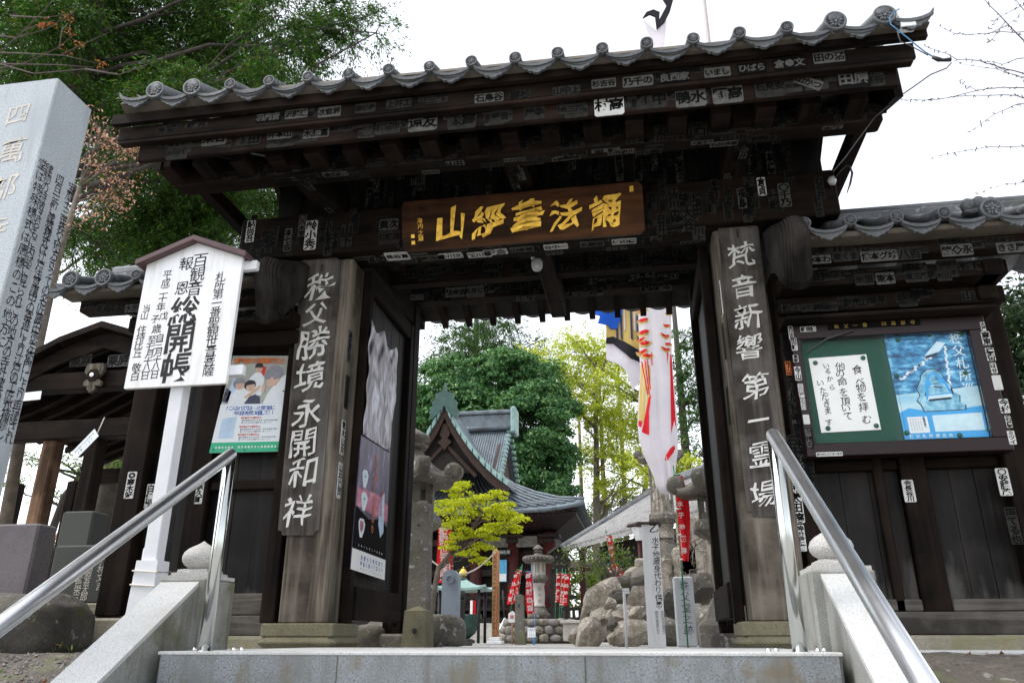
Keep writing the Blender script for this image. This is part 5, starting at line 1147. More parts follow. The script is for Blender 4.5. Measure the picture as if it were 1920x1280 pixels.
# incense burner with bronze roof
Y = 13.0; c = P(868, 1106, Y); zr = c.z; hw = (P(918, 1106, Y).x-P(818, 1106, Y).x)/2
r = thing('incense_pavilion', 'small green bronze roof with a golden jewel over an incense burner, before the hall', 'incense burner', (c.x, Y, -.03))
q = MB(); rings = []
for j in range(8):
    t = j/7; w_ = hw*(.08+.92*t); h = zr+.02+.24*(1-t)**1.9; row = []
    for i in range(4):
        for k in range(6):
            s_ = k/6; a, b_ = [((-1, -1), (1, -1)), ((1, -1), (1, 1)), ((1, 1), (-1, 1)), ((-1, 1), (-1, -1))][i]
            x_, y_ = a[0]+(b_[0]-a[0])*s_, a[1]+(b_[1]-a[1])*s_; row.append((c.x+w_*x_, Y+w_*y_*.8, h+.08*abs(2*s_-1)**4*t**2))
    rings.append(row)
rings.append([(x_, y_, z_-.05) for x_, y_, z_ in rings[-1]]); q.rings(rings); q.build('roof', 'copper_green', r)
q = MB(); q.lathe((c.x, Y, zr+.23), [(.10, 0), (.10, .04), (.04, .06), (.05, .08)], 16); q.build('jewel_base', 'incense_bronze', r)
q = MB(); q.lathe((c.x, Y, zr+.29), [(.03, 0), (.09, .05), (.10, .10), (.06, .16), (.02, .2), (.003, .24)], 16); q.build('jewel', 'gold', r)
for sx in (-1, 1):
    for sy in (-1, 1):
        q = MB(); q.tube([(c.x+sx*hw*.72, Y+sy*hw*.6, -.03), (c.x+sx*hw*.72, Y+sy*hw*.6, zr)], .035, 8); q.build('leg', 'dark_metal', r)
q = MB(); q.lathe((c.x, Y, .06), [(.16, 0), (.30, .12), (.40, .3), (.40, .42), (.44, .46), (.44, .52), (.36, .52)], 24); q.build('bowl', 'incense_bronze', r)
q = MB(); q.lathe((c.x, Y, -.03), [(.3, 0), (.3, .06), (.18, .1)], 8); q.build('bowl_foot', 'dark_metal', r)
# wooden prayer post and rope
Y = 8.6; pl = PY(Y); u, vt = pl.hit(929, 1032); _, vb = pl.hit(929, 1205)
r = thing('wooden_memorial_post', 'tall yellow wooden post with brushed characters and a red and white cord wound down it', 'memorial post', (u, Y, -.03)); hw = .055
q = MB(); q.rings([[(u-hw, Y, -.03), (u+hw, Y, -.03), (u+hw, Y+.11, -.03), (u-hw, Y+.11, -.03)], [(u-hw, Y, vt), (u+hw, Y, vt), (u+hw, Y+.11, vt), (u-hw, Y+.11, vt)], [(u-.01, Y+.045, vt+.04), (u+.01, Y+.045, vt+.04), (u+.01, Y+.065, vt+.04), (u-.01, Y+.065, vt+.04)]]); q.build('shaft', 'light_wood_z', r)
q = MB(); column(q, pl, '奉開帳大慈大悲観世音菩薩秩父札所第一番', (u-.012, vt-.12), (u-.012, vb+.1), .05, n=.002, brush=.5); q.build('writing', 'ink', r)
q = MB(); q.tube([(u+.02+.012*math.sin(i*1.3), Y-.012, vt-.02-(vt-.05)*i/60) for i in range(58)], .009, 6); q.build('cord', 'rope_red', r)
q = MB(); q.box((u-.13, Y-.06, -.03), (u+.13, Y+.2, .03), .01); q.box((u-.09, Y-.03, .03), (u+.09, Y+.16, .09), .01); q.build('foot', 'white_paint', r)
a = V((u, Y, vt-.02)); b = P(795, 1040, 9.2); q = MB(); pts = [a+(b-a)*t/14+V((0, 0, -.42*math.sin(math.pi*t/14)*(1-.3*t/14))) for t in range(15)]
q.tube(pts, .014, 8); tag(q.build('rope', 'rope_white'), 'pink and white rope sagging from the yellow wooden post to the left', 'rope')

def banner(lab, Y, ptop, pbot, wpx, text, side=1, pole='green_pole', ext=12, base_y=1208, sz=None, lean=0.0):
    """upright nobori: cloth panel beside a pole; ptop/pbot are the pole-side corners"""
    pl = PY(Y); a = pl.hit(*ptop); b = pl.hit(*pbot); wd = abs(pl.hit(ptop[0]+wpx, ptop[1])[0]-a[0])*side
    k = (a[0]-b[0])/(a[1]-b[1]); foot = (b[0]-k*(b[1]+.03), -.03); top = (a[0]+k*.12, a[1]+.12)
    r = thing('prayer_banner', lab, 'banner', (foot[0], Y, -.03))
    q = MB(); q.tube([pl.at(*foot, 0), pl.at(*top, 0)], max(.008, .0005*(Y+5.3)), 8); q.build('pole', pole, r)
    q = MB(); q.tube([pl.at(a[0], a[1]+.01, 0), pl.at(a[0]+wd, a[1]+.01, 0)], .008, 6); q.build('crossbar', pole, r)
    q = MB(); q.smooth = True; N, M = 8, 14; vs = []
    for j in range(M+1):
        for i in range(N+1):
            t = j/M; s_ = i/N; wv = lean*math.sin(3.1*t)*s_ + .05*math.sin(5*t+3*s_)*s_
            vs.append(pl.at(b[0]+(a[0]-b[0])*t+wd*s_*(1+.12*(1-t))+wv*.3, b[1]+(a[1]-b[1])*t, .02+.05*math.sin(4*s_+2.2*t)*s_))
    q.add(vs, [(j*(N+1)+i, j*(N+1)+i+1, (j+1)*(N+1)+i+1, (j+1)*(N+1)+i) for j in range(M) for i in range(N)]); q.build('cloth', 'banner_red', r)
    q = MB(); H_ = a[1]-b[1]; n = len(text); cs = sz or min(abs(wd)*.78, H_*.9/n)
    for i, ch in enumerate(text):
        t = 1-(i+.6)/n*.94; put(q, pl, ch, b[0]+(a[0]-b[0])*t+wd*.52, b[1]+H_*t, cs, n=.085, off=.025, brush=.4)
    u_ = wd*.12
    q.flat(pl, [(b[0]+u_, b[1]+H_*.06), (b[0]+u_*1.8, b[1]+H_*.06), (b[0]+(a[0]-b[0])*.35+u_*1.8, b[1]+H_*.35), (b[0]+(a[0]-b[0])*.35+u_, b[1]+H_*.35)][::side], .08)
    q.build('writing', 'banner_white', r)
    for t in (.02, .3, .6, .97):
        q = MB(); q.tube([pl.at(b[0]+(a[0]-b[0])*t-.015*side, b[1]+H_*t, .02), pl.at(b[0]+(a[0]-b[0])*t+.05*side, b[1]+H_*t, .02)], .012, 6); q.build('tie_loop', 'banner_white', r)
    return r
banner('red prayer banner with white characters behind the yellow maple, left of the main hall door', 9.6, (847, 988), (850, 1092), 27, '聖観世音菩薩', -1, sz=.17)
banner('red prayer banner on a long green pole, lower right beside the white memorial post', 3.6, (1264, 892), (1277, 1052), 12, '南無水子地蔵尊', 1, sz=.062, lean=.25)
banner('red banner leaning left of the pair beside the slim stone post', 12.6, (974, 1072), (960, 1132), 9, '奉納観音', -1)
banner('upright red banner of the pair beside the slim stone post', 12.9, (978, 1068), (970, 1130), 10, '奉納観音', -1)
banner('red banner leaning right, in front of the pale lantern on a blue pole', 9.5, (998, 1072), (1002, 1150), 13, '奉納観世音', -1, pole='blue_pole')
banner('red banner beyond the rocks, left one under the dark shrine roof', 15.5, (1044, 1075), (1042, 1128), 7, '奉納地蔵', 1)
banner('red banner beyond the rocks, middle one under the dark shrine roof', 15.0, (1054, 1074), (1050, 1134), 8, '奉納地蔵', 1)
banner('red banner beyond the rocks, right one under the dark shrine roof', 14.8, (1060, 1076), (1054, 1134), 9, '奉納地蔵', 1)
banner('red banner leaning left on top of the rock pile, below the tiled roof', 10.4, (1137, 1004), (1153, 1096), 9, '南無地蔵菩薩', 1)
for i, (px, y0) in enumerate(((1141, 1064), (1150, 1058), (1158, 1060))):
    banner(('small faded red banner, left of three behind the rock pile', 'small faded red banner, middle of three behind the rock pile', 'small faded red banner, right of three behind the rock pile')[i], 13.5+.2*i, (px, y0), (px+3, y0+40), 9, '地蔵尊', 1)

# small signs
def small_sign(lab, Y, x0, y0, x1, y1, px, pole, texts, base=1206, roof=False, name='small_sign'):
    pl = PY(Y); a = pl.hit(x0, y0); b = pl.hit(x1, y1); u, _ = pl.hit(px, base); r = thing(name, lab, 'sign', (u, Y, -.03))
    q = MB(); o = [(a[0], b[1]), (b[0], b[1]), (b[0], a[1])] + ([((a[0]+b[0])/2, a[1]+.05)] if roof else []) + [(a[0], a[1])]; q.poly(pl, o, -.015, 0); q.build('board', 'white_paint', r)
    q = MB(); q.tube([(u, Y+.03, -.03), (u, Y+.03, a[1]-.01)], .014, 8); q.build('stick', pole, r)
    for t, p, s_, m_ in texts:
        q = MB(); column(q, pl, t, pl.hit(*p[0]), pl.hit(*p[1]), s_, n=.0015, off=.02); q.build('writing', m_, r)
small_sign('small white sign with a red prohibition character beside the slim stone post', 8.3, 953, 1150, 968, 1166, 960, 'light_wood', [('禁', ((960, 1156), (960, 1156)), .065, 'poster_red')], roof=True)
small_sign('small white stick stand sign on a blue stick before the cobble mound', 7.6, 989, 1176, 1004, 1194, 1000, 'blue_pole', [('つえ立て', ((991.5, 1180), (1001.5, 1180)), .026, 'ink_blue'), ('どうぞ', ((993, 1190), (1001, 1190)), .018, 'ink_grey')])
small_sign('thin white post with a tiny plate in front of the rock pile', 2.6, 1167, 1102, 1180, 1112, 1175, 'white_pole', [('しん', ((1171, 1107), (1176, 1107)), .022, 'ink_grey')], base=1214)
o = bpy.data.objects
# white memorial post with roof
Y = 2.5; pl = PY(Y); u0, _ = pl.hit(1208, 1100); u1, _ = pl.hit(1243, 1100); zt = pl.hit(1222, 982)[1]; tx = (u0+u1)/2; hw = .082
r = thing('white_memorial_post', 'white square memorial post with black characters and a small copper roof, right inside the gate', 'memorial post', (tx, Y, -.03))
q = MB(); q.box((tx-hw, Y, -.03), (tx+hw, Y+.16, zt), .004); q.build('shaft', 'white_paint', r)
q = MB(); q.hexa([(tx-hw-.05, Y-.05, zt), (tx+hw+.03, Y-.05, zt), (tx+hw+.03, Y+.2, zt), (tx-hw-.05, Y+.2, zt), (tx-hw-.03, Y-.03, zt+.02), (tx+hw+.01, Y-.03, zt+.02), (tx+hw+.01, Y+.18, zt+.035), (tx-hw-.03, Y+.18, zt+.035)]); q.build('roof', 'hall_brown', r)
q = MB(); column(q, pl, '水子地蔵身代わり供養', pl.hit(1229, 1012), pl.hit(1236, 1133), .064, n=.001, brush=.7, off=.008); put(q, pl, '乙', *pl.hit(1226, 990), .085, n=.001, off=.02, brush=1); q.build('writing', 'ink', r)
q = MB(); column(q, pl, '家内安全災難除け', pl.hit(1242, 1147), pl.hit(1246, 1186), .03, n=.001); column(q, pl, '病気平癒身代わり', pl.hit(1231, 1147), pl.hit(1234, 1186), .03, n=.001); q.build('small_writing', 'ink_grey', r)
pl2 = Pl((tx-hw-.001, 0, 0), (0, -1, 0), (0, 0, 1)); q = MB(); column(q, pl2, '奉納為先祖代々供養', (-Y-.08, zt-.12), (-Y-.08, .35), .06, n=.0005, brush=.6); q.build('side_writing', 'ink_blue', r)
# granite stele
Y = 4.0; r, a, b, z, t = slab('granite_stele', 'speckled granite stele with carved characters behind the green banner pole', Y, 1266, 1304, 1080, 1212, .16, 'granite_mono', 'stele')
pl = PY(Y-.001); q = MB(); column(q, pl, '秩父堂之跡', pl.hit(1283, 1097), pl.hit(1291, 1180), .10, n=.0, brush=.9); q.build('carved_characters', 'ink_grey', r)

# rock pile, right
RK = [(1118, 1124, 34, 26, 5.6, 'rock', 'pale angular rock at the upper left of the pile', 21), (1140, 1106, 32, 20, 6.0, 'rock', 'sloping pale rock at the top of the pile, under the leaning red banner', 22),
      (1128, 1163, 26, 24, 5.4, 'rock', 'rounded grey rock in the middle left of the pile', 23), (1163, 1150, 36, 20, 5.3, 'rock', 'pale lying rock in the middle of the pile behind the thin white post', 24),
      (1197, 1120, 24, 26, 5.4, 'rock', 'pale rounded rock left of the white memorial post', 25), (1108, 1190, 34, 28, 4.9, 'rock', 'broad grey rock at the lower left foot of the pile', 26),
      (1182, 1186, 46, 34, 4.7, 'rock', 'large pale rock at the foot of the pile behind the thin white post', 27), (1160, 1122, 20, 18, 5.9, 'boulder', 'small dark rock between the pale rocks of the pile', 28),
      (1205, 1082, 20, 22, 6.0, 'old_stone', 'dark squarish stone above the pile, left of the white memorial post', 29), (1320, 1100, 40, 30, 5.2, 'boulder', 'brown rock right of the granite stele, high against the right door', 30),
      (1330, 1165, 40, 34, 4.9, 'old_stone', 'squared brown stone right of the granite stele, at ground level', 31), (1258, 1130, 24, 30, 5.6, 'boulder', 'dark rock between the white memorial post and the granite stele', 32),
      (1255, 1185, 28, 36, 5.0, 'old_stone', 'dark lower stone between the white memorial post and the granite stele', 33), (1078, 1196, 14, 16, 5.4, 'rock', 'small grey rock at the left tip of the pile', 34),
      (1146, 1131, 14, 12, 5.2, 'rock', 'small wedge rock sitting between the two upper left rocks of the pile', 35), (1150, 1196, 18, 14, 4.3, 'rock', 'small flat rock at ground level between the two big foot rocks', 36), (1192, 1152, 18, 14, 4.9, 'rock', 'small pale rock tucked against the left side of the white memorial post', 37),
      (1172, 1096, 20, 16, 6.2, 'boulder', 'dark brown rock at the top of the pile below the bare shrub', 38), (1148, 1172, 14, 12, 4.6, 'boulder', 'dark small rock filling the gap above the two foot rocks', 39), (1186, 1076, 18, 15, 6.5, 'rock', 'grey rock at the very top of the pile below the courtyard lamp', 40), (1100, 1148, 16, 16, 5.6, 'rock', 'small grey rock on the left shoulder of the pile', 41)]
for px, py, rx, ry, Y, mt, lab, sd in RK:
    c = P(px, py, Y); k = (Y+5.3)/1553*1.03; rock('rock', (c.x, Y, c.z), (rx*k*1.12, max(rx, ry)*k*.8, ry*k*1.15), mt, lab, 'rock', sd, 'rocks piled right of the gate opening', amp=.13, cut=17, sub=5)
# stacked stone terrace behind the pile
Y = 7.0
for px, py, w_, h_, lab in ((1285, 1045, 46, 40, 'upper weathered block of the terrace behind the granite stele'), (1225, 1058, 70, 26, 'long flat block of the terrace behind the white memorial post'), (1300, 985, 60, 36, 'large pale block high behind the red banner on the green pole')):
    a, b = P(px-w_/2, py, Y), P(px+w_/2, py, Y); zt, z_ = P(px, py-h_/2, Y).z, P(px, py+h_/2, Y).z
    q = MB(); q.box((a.x, Y, z_-.6), (b.x, Y+.7, zt), .03); tag(q.build('terrace_block', 'rock'), lab, 'stone block')
q = MB(); a = P(1175, 1075, 7.9); q.box((a.x, 7.8, -.03), (a.x+5, 9.5, P(1200, 1070, 7.8).z), .03); tag(q.build('stone_terrace', 'old_stone'), 'dark raised stone terrace behind the rock pile', 'terrace')
# lamp on a red post
Y = 9.0; c = P(1198, 1000, Y); r = thing('courtyard_lamp', 'white lamp on a slim red post behind the white memorial post', 'lamp', (c.x, Y, -.03))
q = MB(); q.tube([(c.x, Y, -.03), (c.x, Y, c.z-.1)], .035, 10); q.build('post', 'hall_red', r)
q = MB(); q.lathe((c.x, Y, c.z-.12), [(.07, 0), (.15, .22), (.15, .23), (.05, .26)], 6); q.build('lamp_shade', 'white_paint', r); q = MB(); q.lathe((c.x, Y, c.z+.13), [(.24, 0), (.2, .03), (.03, .08)], 6); q.build('lamp_roof', 'hall_brown', r)
# low stone basin and mini shrine
Y = 10.0; c = P(1078, 1178, Y); r = thing('small_stone_altar', 'small pale stone altar left of the rock pile', 'altar', (c.x, Y, -.03))
q = MB(); q.box((c.x-.22, Y, P(1078, 1190, Y).z-.1), (c.x+.22, Y+.3, P(1078, 1168, Y).z), .01); q.build('body', 'white_stone', r); q = MB(); q.box((c.x-.27, Y-.05, P(1078, 1168, Y).z), (c.x+.27, Y+.35, P(1078, 1162, Y).z), .01); q.build('top_slab', 'white_stone', r)
Y = 17; c = P(1055, 1050, Y); pl = PY(Y); r = thing('dark_shrine', 'small dark shrine hut with a pitched roof right of the pale lantern', 'shrine', (c.x, Y, -.03))
o_ = [pl.hit(*p) for p in ((1032, 1052), (1034, 1035), (1050, 1026), (1066, 1044), (1062, 1068), (1032, 1066))]; q = MB(); q.poly(pl, o_, -.9, 0); q.build('gable_box', 'hall_dark', r)
q = MB(); a, b, d = pl.hit(1028, 1040), pl.hit(1050, 1024), pl.hit(1072, 1046); q.poly(pl, [a, (b[0], b[1]-.02), d, (d[0], d[1]+.06), (b[0], b[1]+.06), (a[0], a[1]+.06)], -1.1, .15); q.build('roof', 'slate', r)
q = MB()
for px in (1034, 1060): u, _ = pl.hit(px, 1100); q.box((u-.06, Y+.2, -.03), (u+.06, Y+.32, pl.hit(px, 1066)[1]))
q.build('legs', 'hall_dark', r)
# corridor roof and fence behind
Y = 19; a, b = P(1040, 1080, Y), P(1130, 1080, Y); r = thing('roofed_corridor', 'low brown roofed corridor between the dark shrine and the tiled building', 'corridor', ((a.x+b.x)/2, Y, -.03))
z1, z2 = P(1090, 1050, Y).z, P(1090, 1070, Y).z
q = MB(); q.hexa([(a.x, Y, z2), (b.x+1.5, Y, z2), (b.x+1.5, Y+1.5, z1), (a.x, Y+1.5, z1), (a.x, Y, z2+.1), (b.x+1.5, Y, z2+.1), (b.x+1.5, Y+1.5, z1+.1), (a.x, Y+1.5, z1+.1)]); q.build('roof', 'hall_brown', r)
for i in range(4):
    x = a.x+(b.x-a.x+1)*i/3; q = MB(); q.box((x-.07, Y+.6, -.03), (x+.07, Y+.74, z2+.1)); q.build('post', 'hall_dark', r)
Y = 15.8; a, b = P(1018, 1145, Y), P(1110, 1145, Y); zt, zm = P(1060, 1140, Y).z, P(1060, 1160, Y).z; r = thing('wooden_railing', 'dark wooden railing crossing behind the pale lantern and the rock pile', 'railing', ((a.x+b.x)/2, Y, -.03))
for z_ in (zt, zm, zm-.28):
    q = MB(); q.box((a.x, Y, z_-.05), (b.x, Y+.08, z_+.03)); q.build('rail', 'hall_dark', r)
for i in range(9):
    x = a.x+(b.x-a.x)*i/8; q = MB(); q.box((x-.035, Y+.01, -.03), (x+.035, Y+.07, zt)); q.build('baluster', 'hall_dark', r)

# ================================================================== MAIN HALL
Ye, Yr = 21.5, 26.5
x0 = P(836, 745, 21.3).x; he = P(1095, 938, Ye).x-x0; ze = P(1000, 952, Ye).z; lift = P(1095, 938, Ye).z-ze+.05; zr = P(900, 790, Yr).z-.35; rh = P(955, 800, Yr).x-x0
HL = thing('main_hall', 'temple main hall with grey green copper roof and front gable, behind the yellow maple', 'hall', (x0, 25, -.03))
def hwid(s): return rh+.1*s if s < .5 else rh+.05+(he-rh-.05)*((s-.5)/.5)**1.15
def hz(s): return zr-(zr-ze)*(1-(1-s)**1.35)
def hp(s, k, up=0):   # k in -1..1 across
    return (x0+hwid(s)*k, Yr-(Yr-Ye)*s, hz(s)+lift*abs(k)**5*max(0, (s-.5)*2)**1.5+up)
q = MB(); q.smooth = True; N, M = 24, 16; vs = [hp(j/M, -1+2*i/N) for j in range(M+1) for i in range(N+1)]
fs = [(j*(N+1)+i, j*(N+1)+i+1, (j+1)*(N+1)+i+1, (j+1)*(N+1)+i) for j in range(M) for i in range(N)]
q.add(vs, fs); q.add([(x, y, z-.14) for x, y, z in vs], [f[::-1] for f in fs]); q.build('front_roof', 'copper_roof', HL)
q = MB(); q.smooth = True; vs = [(x, 2*Yr-y, z) for x, y, z in vs]; q.add(vs, fs); q.build('rear_roof', 'copper_roof', HL)
for sgn in (1, -1):
    q = MB(); q.smooth = True; M2, N2 = 8, 12; vs = []
    for j in range(M2+1):
        s = .5+.5*j/M2
        for i in range(N2+1):
            k = -1+2*i/N2; vs.append((x0+sgn*hwid(s), Yr+(Yr-Ye)*s*k, hz(s)+lift*abs(k)**5*((s-.5)*2)**1.5))
    q.add(vs, [(j*(N2+1)+i, j*(N2+1)+i+1, (j+1)*(N2+1)+i+1, (j+1)*(N2+1)+i) for j in range(M2) for i in range(N2)]); q.build('side_roof', 'copper_roof', HL)
    q = MB(); pl = Pl((x0+sgn*(rh-.25), 0, 0), (0, 1, 0), (0, 0, 1)); q.poly(pl, [(Yr-2.6, hz(.5)), (Yr+2.6, hz(.5)), (Yr, zr)], -.05, .05); q.build('end_gable', 'hall_brown', HL)
    for dy in (-1, 1):
        q = MB()
        for j in range(14):
            s = .53*j/13; x = x0+sgn*(hwid(s)+.02); y = Yr+dy*(Yr-Ye)*s; z = hz(s)
            q.box((x-.09, y-.10, z-.05), (x+.10, y+.10, z+.08), .02)
        q.build('verge_tiles', 'copper_green', HL)
for i in range(31):
    k = -1+2*i/30; q = MB(); q.tube([hp(s, k, .03) for s in (.0, .12, .25, .38, .5, .62, .75, .88, 1.0)], .055, 6); q.build('roof_rib', 'copper_roof', HL)
q = MB(); pts = [hp(1, k, 0) for k in np.linspace(-1, 1, 25)]
q.tube([(x, y-.02, z-.10) for x, y, z in pts], .09, 6); q.build('eave_edge', 'copper_roof', HL)
q = MB(); q.box((x0-rh-.15, Yr-.35, zr-.15), (x0+rh+.15, Yr+.35, zr+.55), .04); q.box((x0-rh-.25, Yr-.45, zr+.55), (x0+rh+.25, Yr+.45, zr+.72), .04); q.tube([(x0-rh-.2, Yr-.38, zr-.05), (x0+rh+.2, Yr-.38, zr-.05)], .09, 8); q.build('ridge', 'copper_roof', HL)
q = MB(); q.box((x0+rh+.12, Yr-.5, zr-.3), (x0+rh+.34, Yr+.5, zr+.85), .06); q.build('ridge_end', 'copper_green', HL)
# front gable
Yd = 21.2; pl = PY(Yd); cr = [pl.hit(*p) for p in ((836, 762), (848, 790), (866, 820), (888, 850), (912, 878), (934, 898), (955, 913))]
cr = [(u-cr[0][0]+x0, v) for u, v in cr]; both = lambda c: [c, [(2*x0-u, v) for u, v in c]]
for c in both(cr):
    q = MB(); q.poly(pl, [(u, v+.04) for u, v in c] + [(u, v+.16) for u, v in c[::-1]], -4.0, .06); q.build('gable_roof', 'copper_roof', HL)
    q = MB(); q.poly(pl, c + [(u-.0*u, v-.42+.10*i/6) for i, (u, v) in list(enumerate(c))[::-1]], -.12, .0); q.build('gable_bargeboard', 'hall_brown', HL)
    q = MB()
    for (a, b) in zip(c[:-1], c[1:]):
        for t in (.1, .6):
            u, v = a[0]+(b[0]-a[0])*t, a[1]+(b[1]-a[1])*t; u2, v2 = a[0]+(b[0]-a[0])*(t+.38), a[1]+(b[1]-a[1])*(t+.38)
            q.poly(pl, [(u, v+.03), (u2, v2+.03), (u2, v2+.25), (u, v+.25)], -.35, .12)
    q.build('gable_edge_tiles', 'copper_green', HL)
q = MB(); c = cr[:5]; q.poly(pl, [(u, v-.05) for u, v in c[::-1]] + [(2*x0-u, v-.05) for u, v in c], -.5, -.35); q.build('gable_wall', 'hall_dark', HL)
q = MB(); ax, az = cr[0]; q.poly(pl, [(ax-.07, az-.6), (ax+.07, az-.6), (ax+.20, az-1.0), (ax+.10, az-1.15), (ax+.26, az-1.3), (ax+.12, az-1.42), (ax, az-1.6), (ax-.12, az-1.42), (ax-.26, az-1.3), (ax-.10, az-1.15), (ax-.20, az-1.0)], -.3, -.1); q.build('gable_pendant', 'hall_brown', HL)
for s_ in (1, -1):
    q = MB(); q.poly(pl, [(ax, az-1.25), (ax+s_*1.2, az-2.5), (ax+s_*1.1, az-2.58), (ax, az-1.42)], -.34, -.2); q.build('gable_strut', 'hall_brown', HL)
q = MB(); orn = [(-.42, -.5), (-.5, -.2), (-.38, -.02), (-.42, .16), (-.28, .28), (-.3, .46), (-.12, .52), (-.04, .62), (0, .9), (.04, .62), (.12, .52), (.3, .46), (.28, .28), (.42, .16), (.38, -.02), (.5, -.2), (.42, -.5), (.2, -.3), (0, .0), (-.2, -.3)]
q.poly(pl, [(ax+u*1.1, az+v*1.0) for u, v in orn], -.1, .16); q.build('gable_ornament', 'incense_bronze', HL)
# body
zs = ze-.55; Yw = 24.0; bx_ = P(1037, 1060, 23.4).x-x0
q = MB(); q.box((x0-bx_, Yw, -.03), (x0+bx_, 2*Yr-Yw, zs+.3)); q.build('wall', 'hall_dark', HL)
q = MB(); q.hexa([(x0-he+.3, Ye+.25, ze-.22), (x0+he-.3, Ye+.25, ze-.22), (x0+bx_, Yw, zs), (x0-bx_, Yw, zs), (x0-he+.3, Ye+.25, ze-.12), (x0+he-.3, Ye+.25, ze-.12), (x0+bx_, Yw, zs+.2), (x0-bx_, Yw, zs+.2)]); q.build('eave_soffit', 'hall_dark', HL)
q = MB(); q.hexa([(x0+bx_, Yw, zs), (x0+he-.3, Ye+.25, ze-.22), (x0+he-.3, 2*Yr-Ye, ze-.22), (x0+bx_, 2*Yr-Yw, zs), (x0+bx_, Yw, zs+.2), (x0+he-.3, Ye+.25, ze-.12), (x0+he-.3, 2*Yr-Ye, ze-.12), (x0+bx_, 2*Yr-Yw, zs+.2)]); q.build('side_soffit', 'hall_dark', HL)
for i in range(33):
    t = i/32; a = V((x0-he+.4+(2*he-.8)*t, Ye+.2, ze-.20+lift*abs(2*t-1)**5*.7)); b = V((x0-bx_+2*bx_*t, Yw, zs+.02)); q = MB(); q.tube([a, b], .06, 4); q.build('eave_rafter', 'hall_red', HL)
for px in (1030, 960, 890, 790):
    u = PY(23.4).hit(px, 1060)[0]; q = MB(); q.lathe((u, 23.6, -.03), [(.24, 0), (.24, zs)], 14); q.build('column', 'hall_red', HL)
    q = MB(); q.box((u-.4, 23.3, zs-.22), (u+.4, 24.0, zs-.08), .03); q.box((u-.22, 23.35, zs-.4), (u+.22, 23.95, zs-.24), .03); q.build('bracket', 'hall_dark', HL)
for z_ in (3.3, 2.2, 1.0):
    q = MB(); q.box((x0-bx_, 23.55, z_), (x0+bx_, 23.8, z_+.22)); q.build('tie_beam', 'hall_brown' if z_ > 3 else 'hall_dark', HL)
a, b = PY(23.5).hit(962, 1005), PY(23.5).hit(1008, 1025)
q = MB(); q.box((a[0]-1.4, 23.42, b[1]), (b[0], 23.52, a[1]), .02); q.build('carved_beam_panel', 'old_stone', HL)
for k in range(16):
    q = MB(); u = PY(23.9).hit(948+k*4.6, 1060)[0]; q.box((u-.02, 23.9, 1.2), (u+.02, 23.97, 3.1)); q.build('lattice_bar', 'hall_brown', HL)
for k in range(3):
    q = MB(); q.box((x0-1.5, 20.2+.45*k, -.03), (P(985, 1190, 20.2).x+.5, 24, .18*(k+1)), .01); q.build('step', 'white_stone', HL)
q = MB(); q.box((x0-bx_-.6, 22.6, -.03), (x0+bx_+.9, 24.1, .75)); q.build('veranda', 'hall_dark', HL)
q = MB(); q.box((x0-bx_-.6, 22.5, 1.35), (x0+bx_+.9, 22.62, 1.45)); q.box((x0-bx_-.6, 22.5, 1.0), (x0+bx_+.9, 22.6, 1.06)); q.build('veranda_rail', 'hall_dark', HL)
pl = PY(23.3); a, b = pl.hit(934, 1049), pl.hit(950, 1090); r = thing('blue_notice', 'pale blue notice hung on the front of the main hall', 'notice', ((a[0]+b[0])/2, 23.3, b[1])); q = MB(); q.rect(pl, a[0], b[1], b[0], a[1], -.02, 0); q.rect(pl, a[0]+.02, b[1]+.3, b[0]-.02, a[1]-.02, 0, .004); q.build('sheet', 'blue_poster', r)
q = MB(); q.rect(pl, a[0]+.02, b[1]+.02, b[0]-.02, b[1]+.28, .001, .006); q.build('lower_field', 'paper_white', r)
pl = PY(23.2); a, b = pl.hit(936, 1030), pl.hit(957, 1039); r = thing('hall_name_plate', 'grey name plate on the beam above the pale blue notice', 'sign', ((a[0]+b[0])/2, 23.2, b[1])); q = MB(); q.rect(pl, a[0], b[1], b[0], a[1], -.05, 0); q.build('board', 'slate', r); q = MB(); column(q, pl, '納札所', (a[0]+.08, (a[1]+b[1])/2), (b[0]-.08, (a[1]+b[1])/2), .11, n=.003); q.build('writing', 'white_ink', r)
for px, c, lab in ((882, 'paper_white', 'tall white paper slip hung beside the incense burner'), (888, 'banner_red', 'narrow red paper slip hung beside the incense burner')):
    pl = PY(19.5); a, b = pl.hit(px, 1125), pl.hit(px+4, 1152); q = MB(); q.rect(pl, a[0], b[1], b[0], a[1], 0, .02); tag(q.build('paper_slip', c), lab, 'slip')
# tripod
Y = 15; c = P(946, 1190, Y); r = thing('iron_tripod', 'thin iron stand on three legs in front of the hall steps', 'stand', (c.x, Y, -.03))
q = MB(); q.tube([(c.x, Y, .5), (c.x-.05, Y, P(944, 1106, Y).z)], .02, 6); q.build('rod', 'dark_metal', r)
for dx, dy in ((-.25, -.1), (.25, -.1), (.05, .25)): q = MB(); q.tube([(c.x, Y, .55), (c.x+dx, Y+dy, -.03)], .02, 6); q.build('leg', 'steel', r)

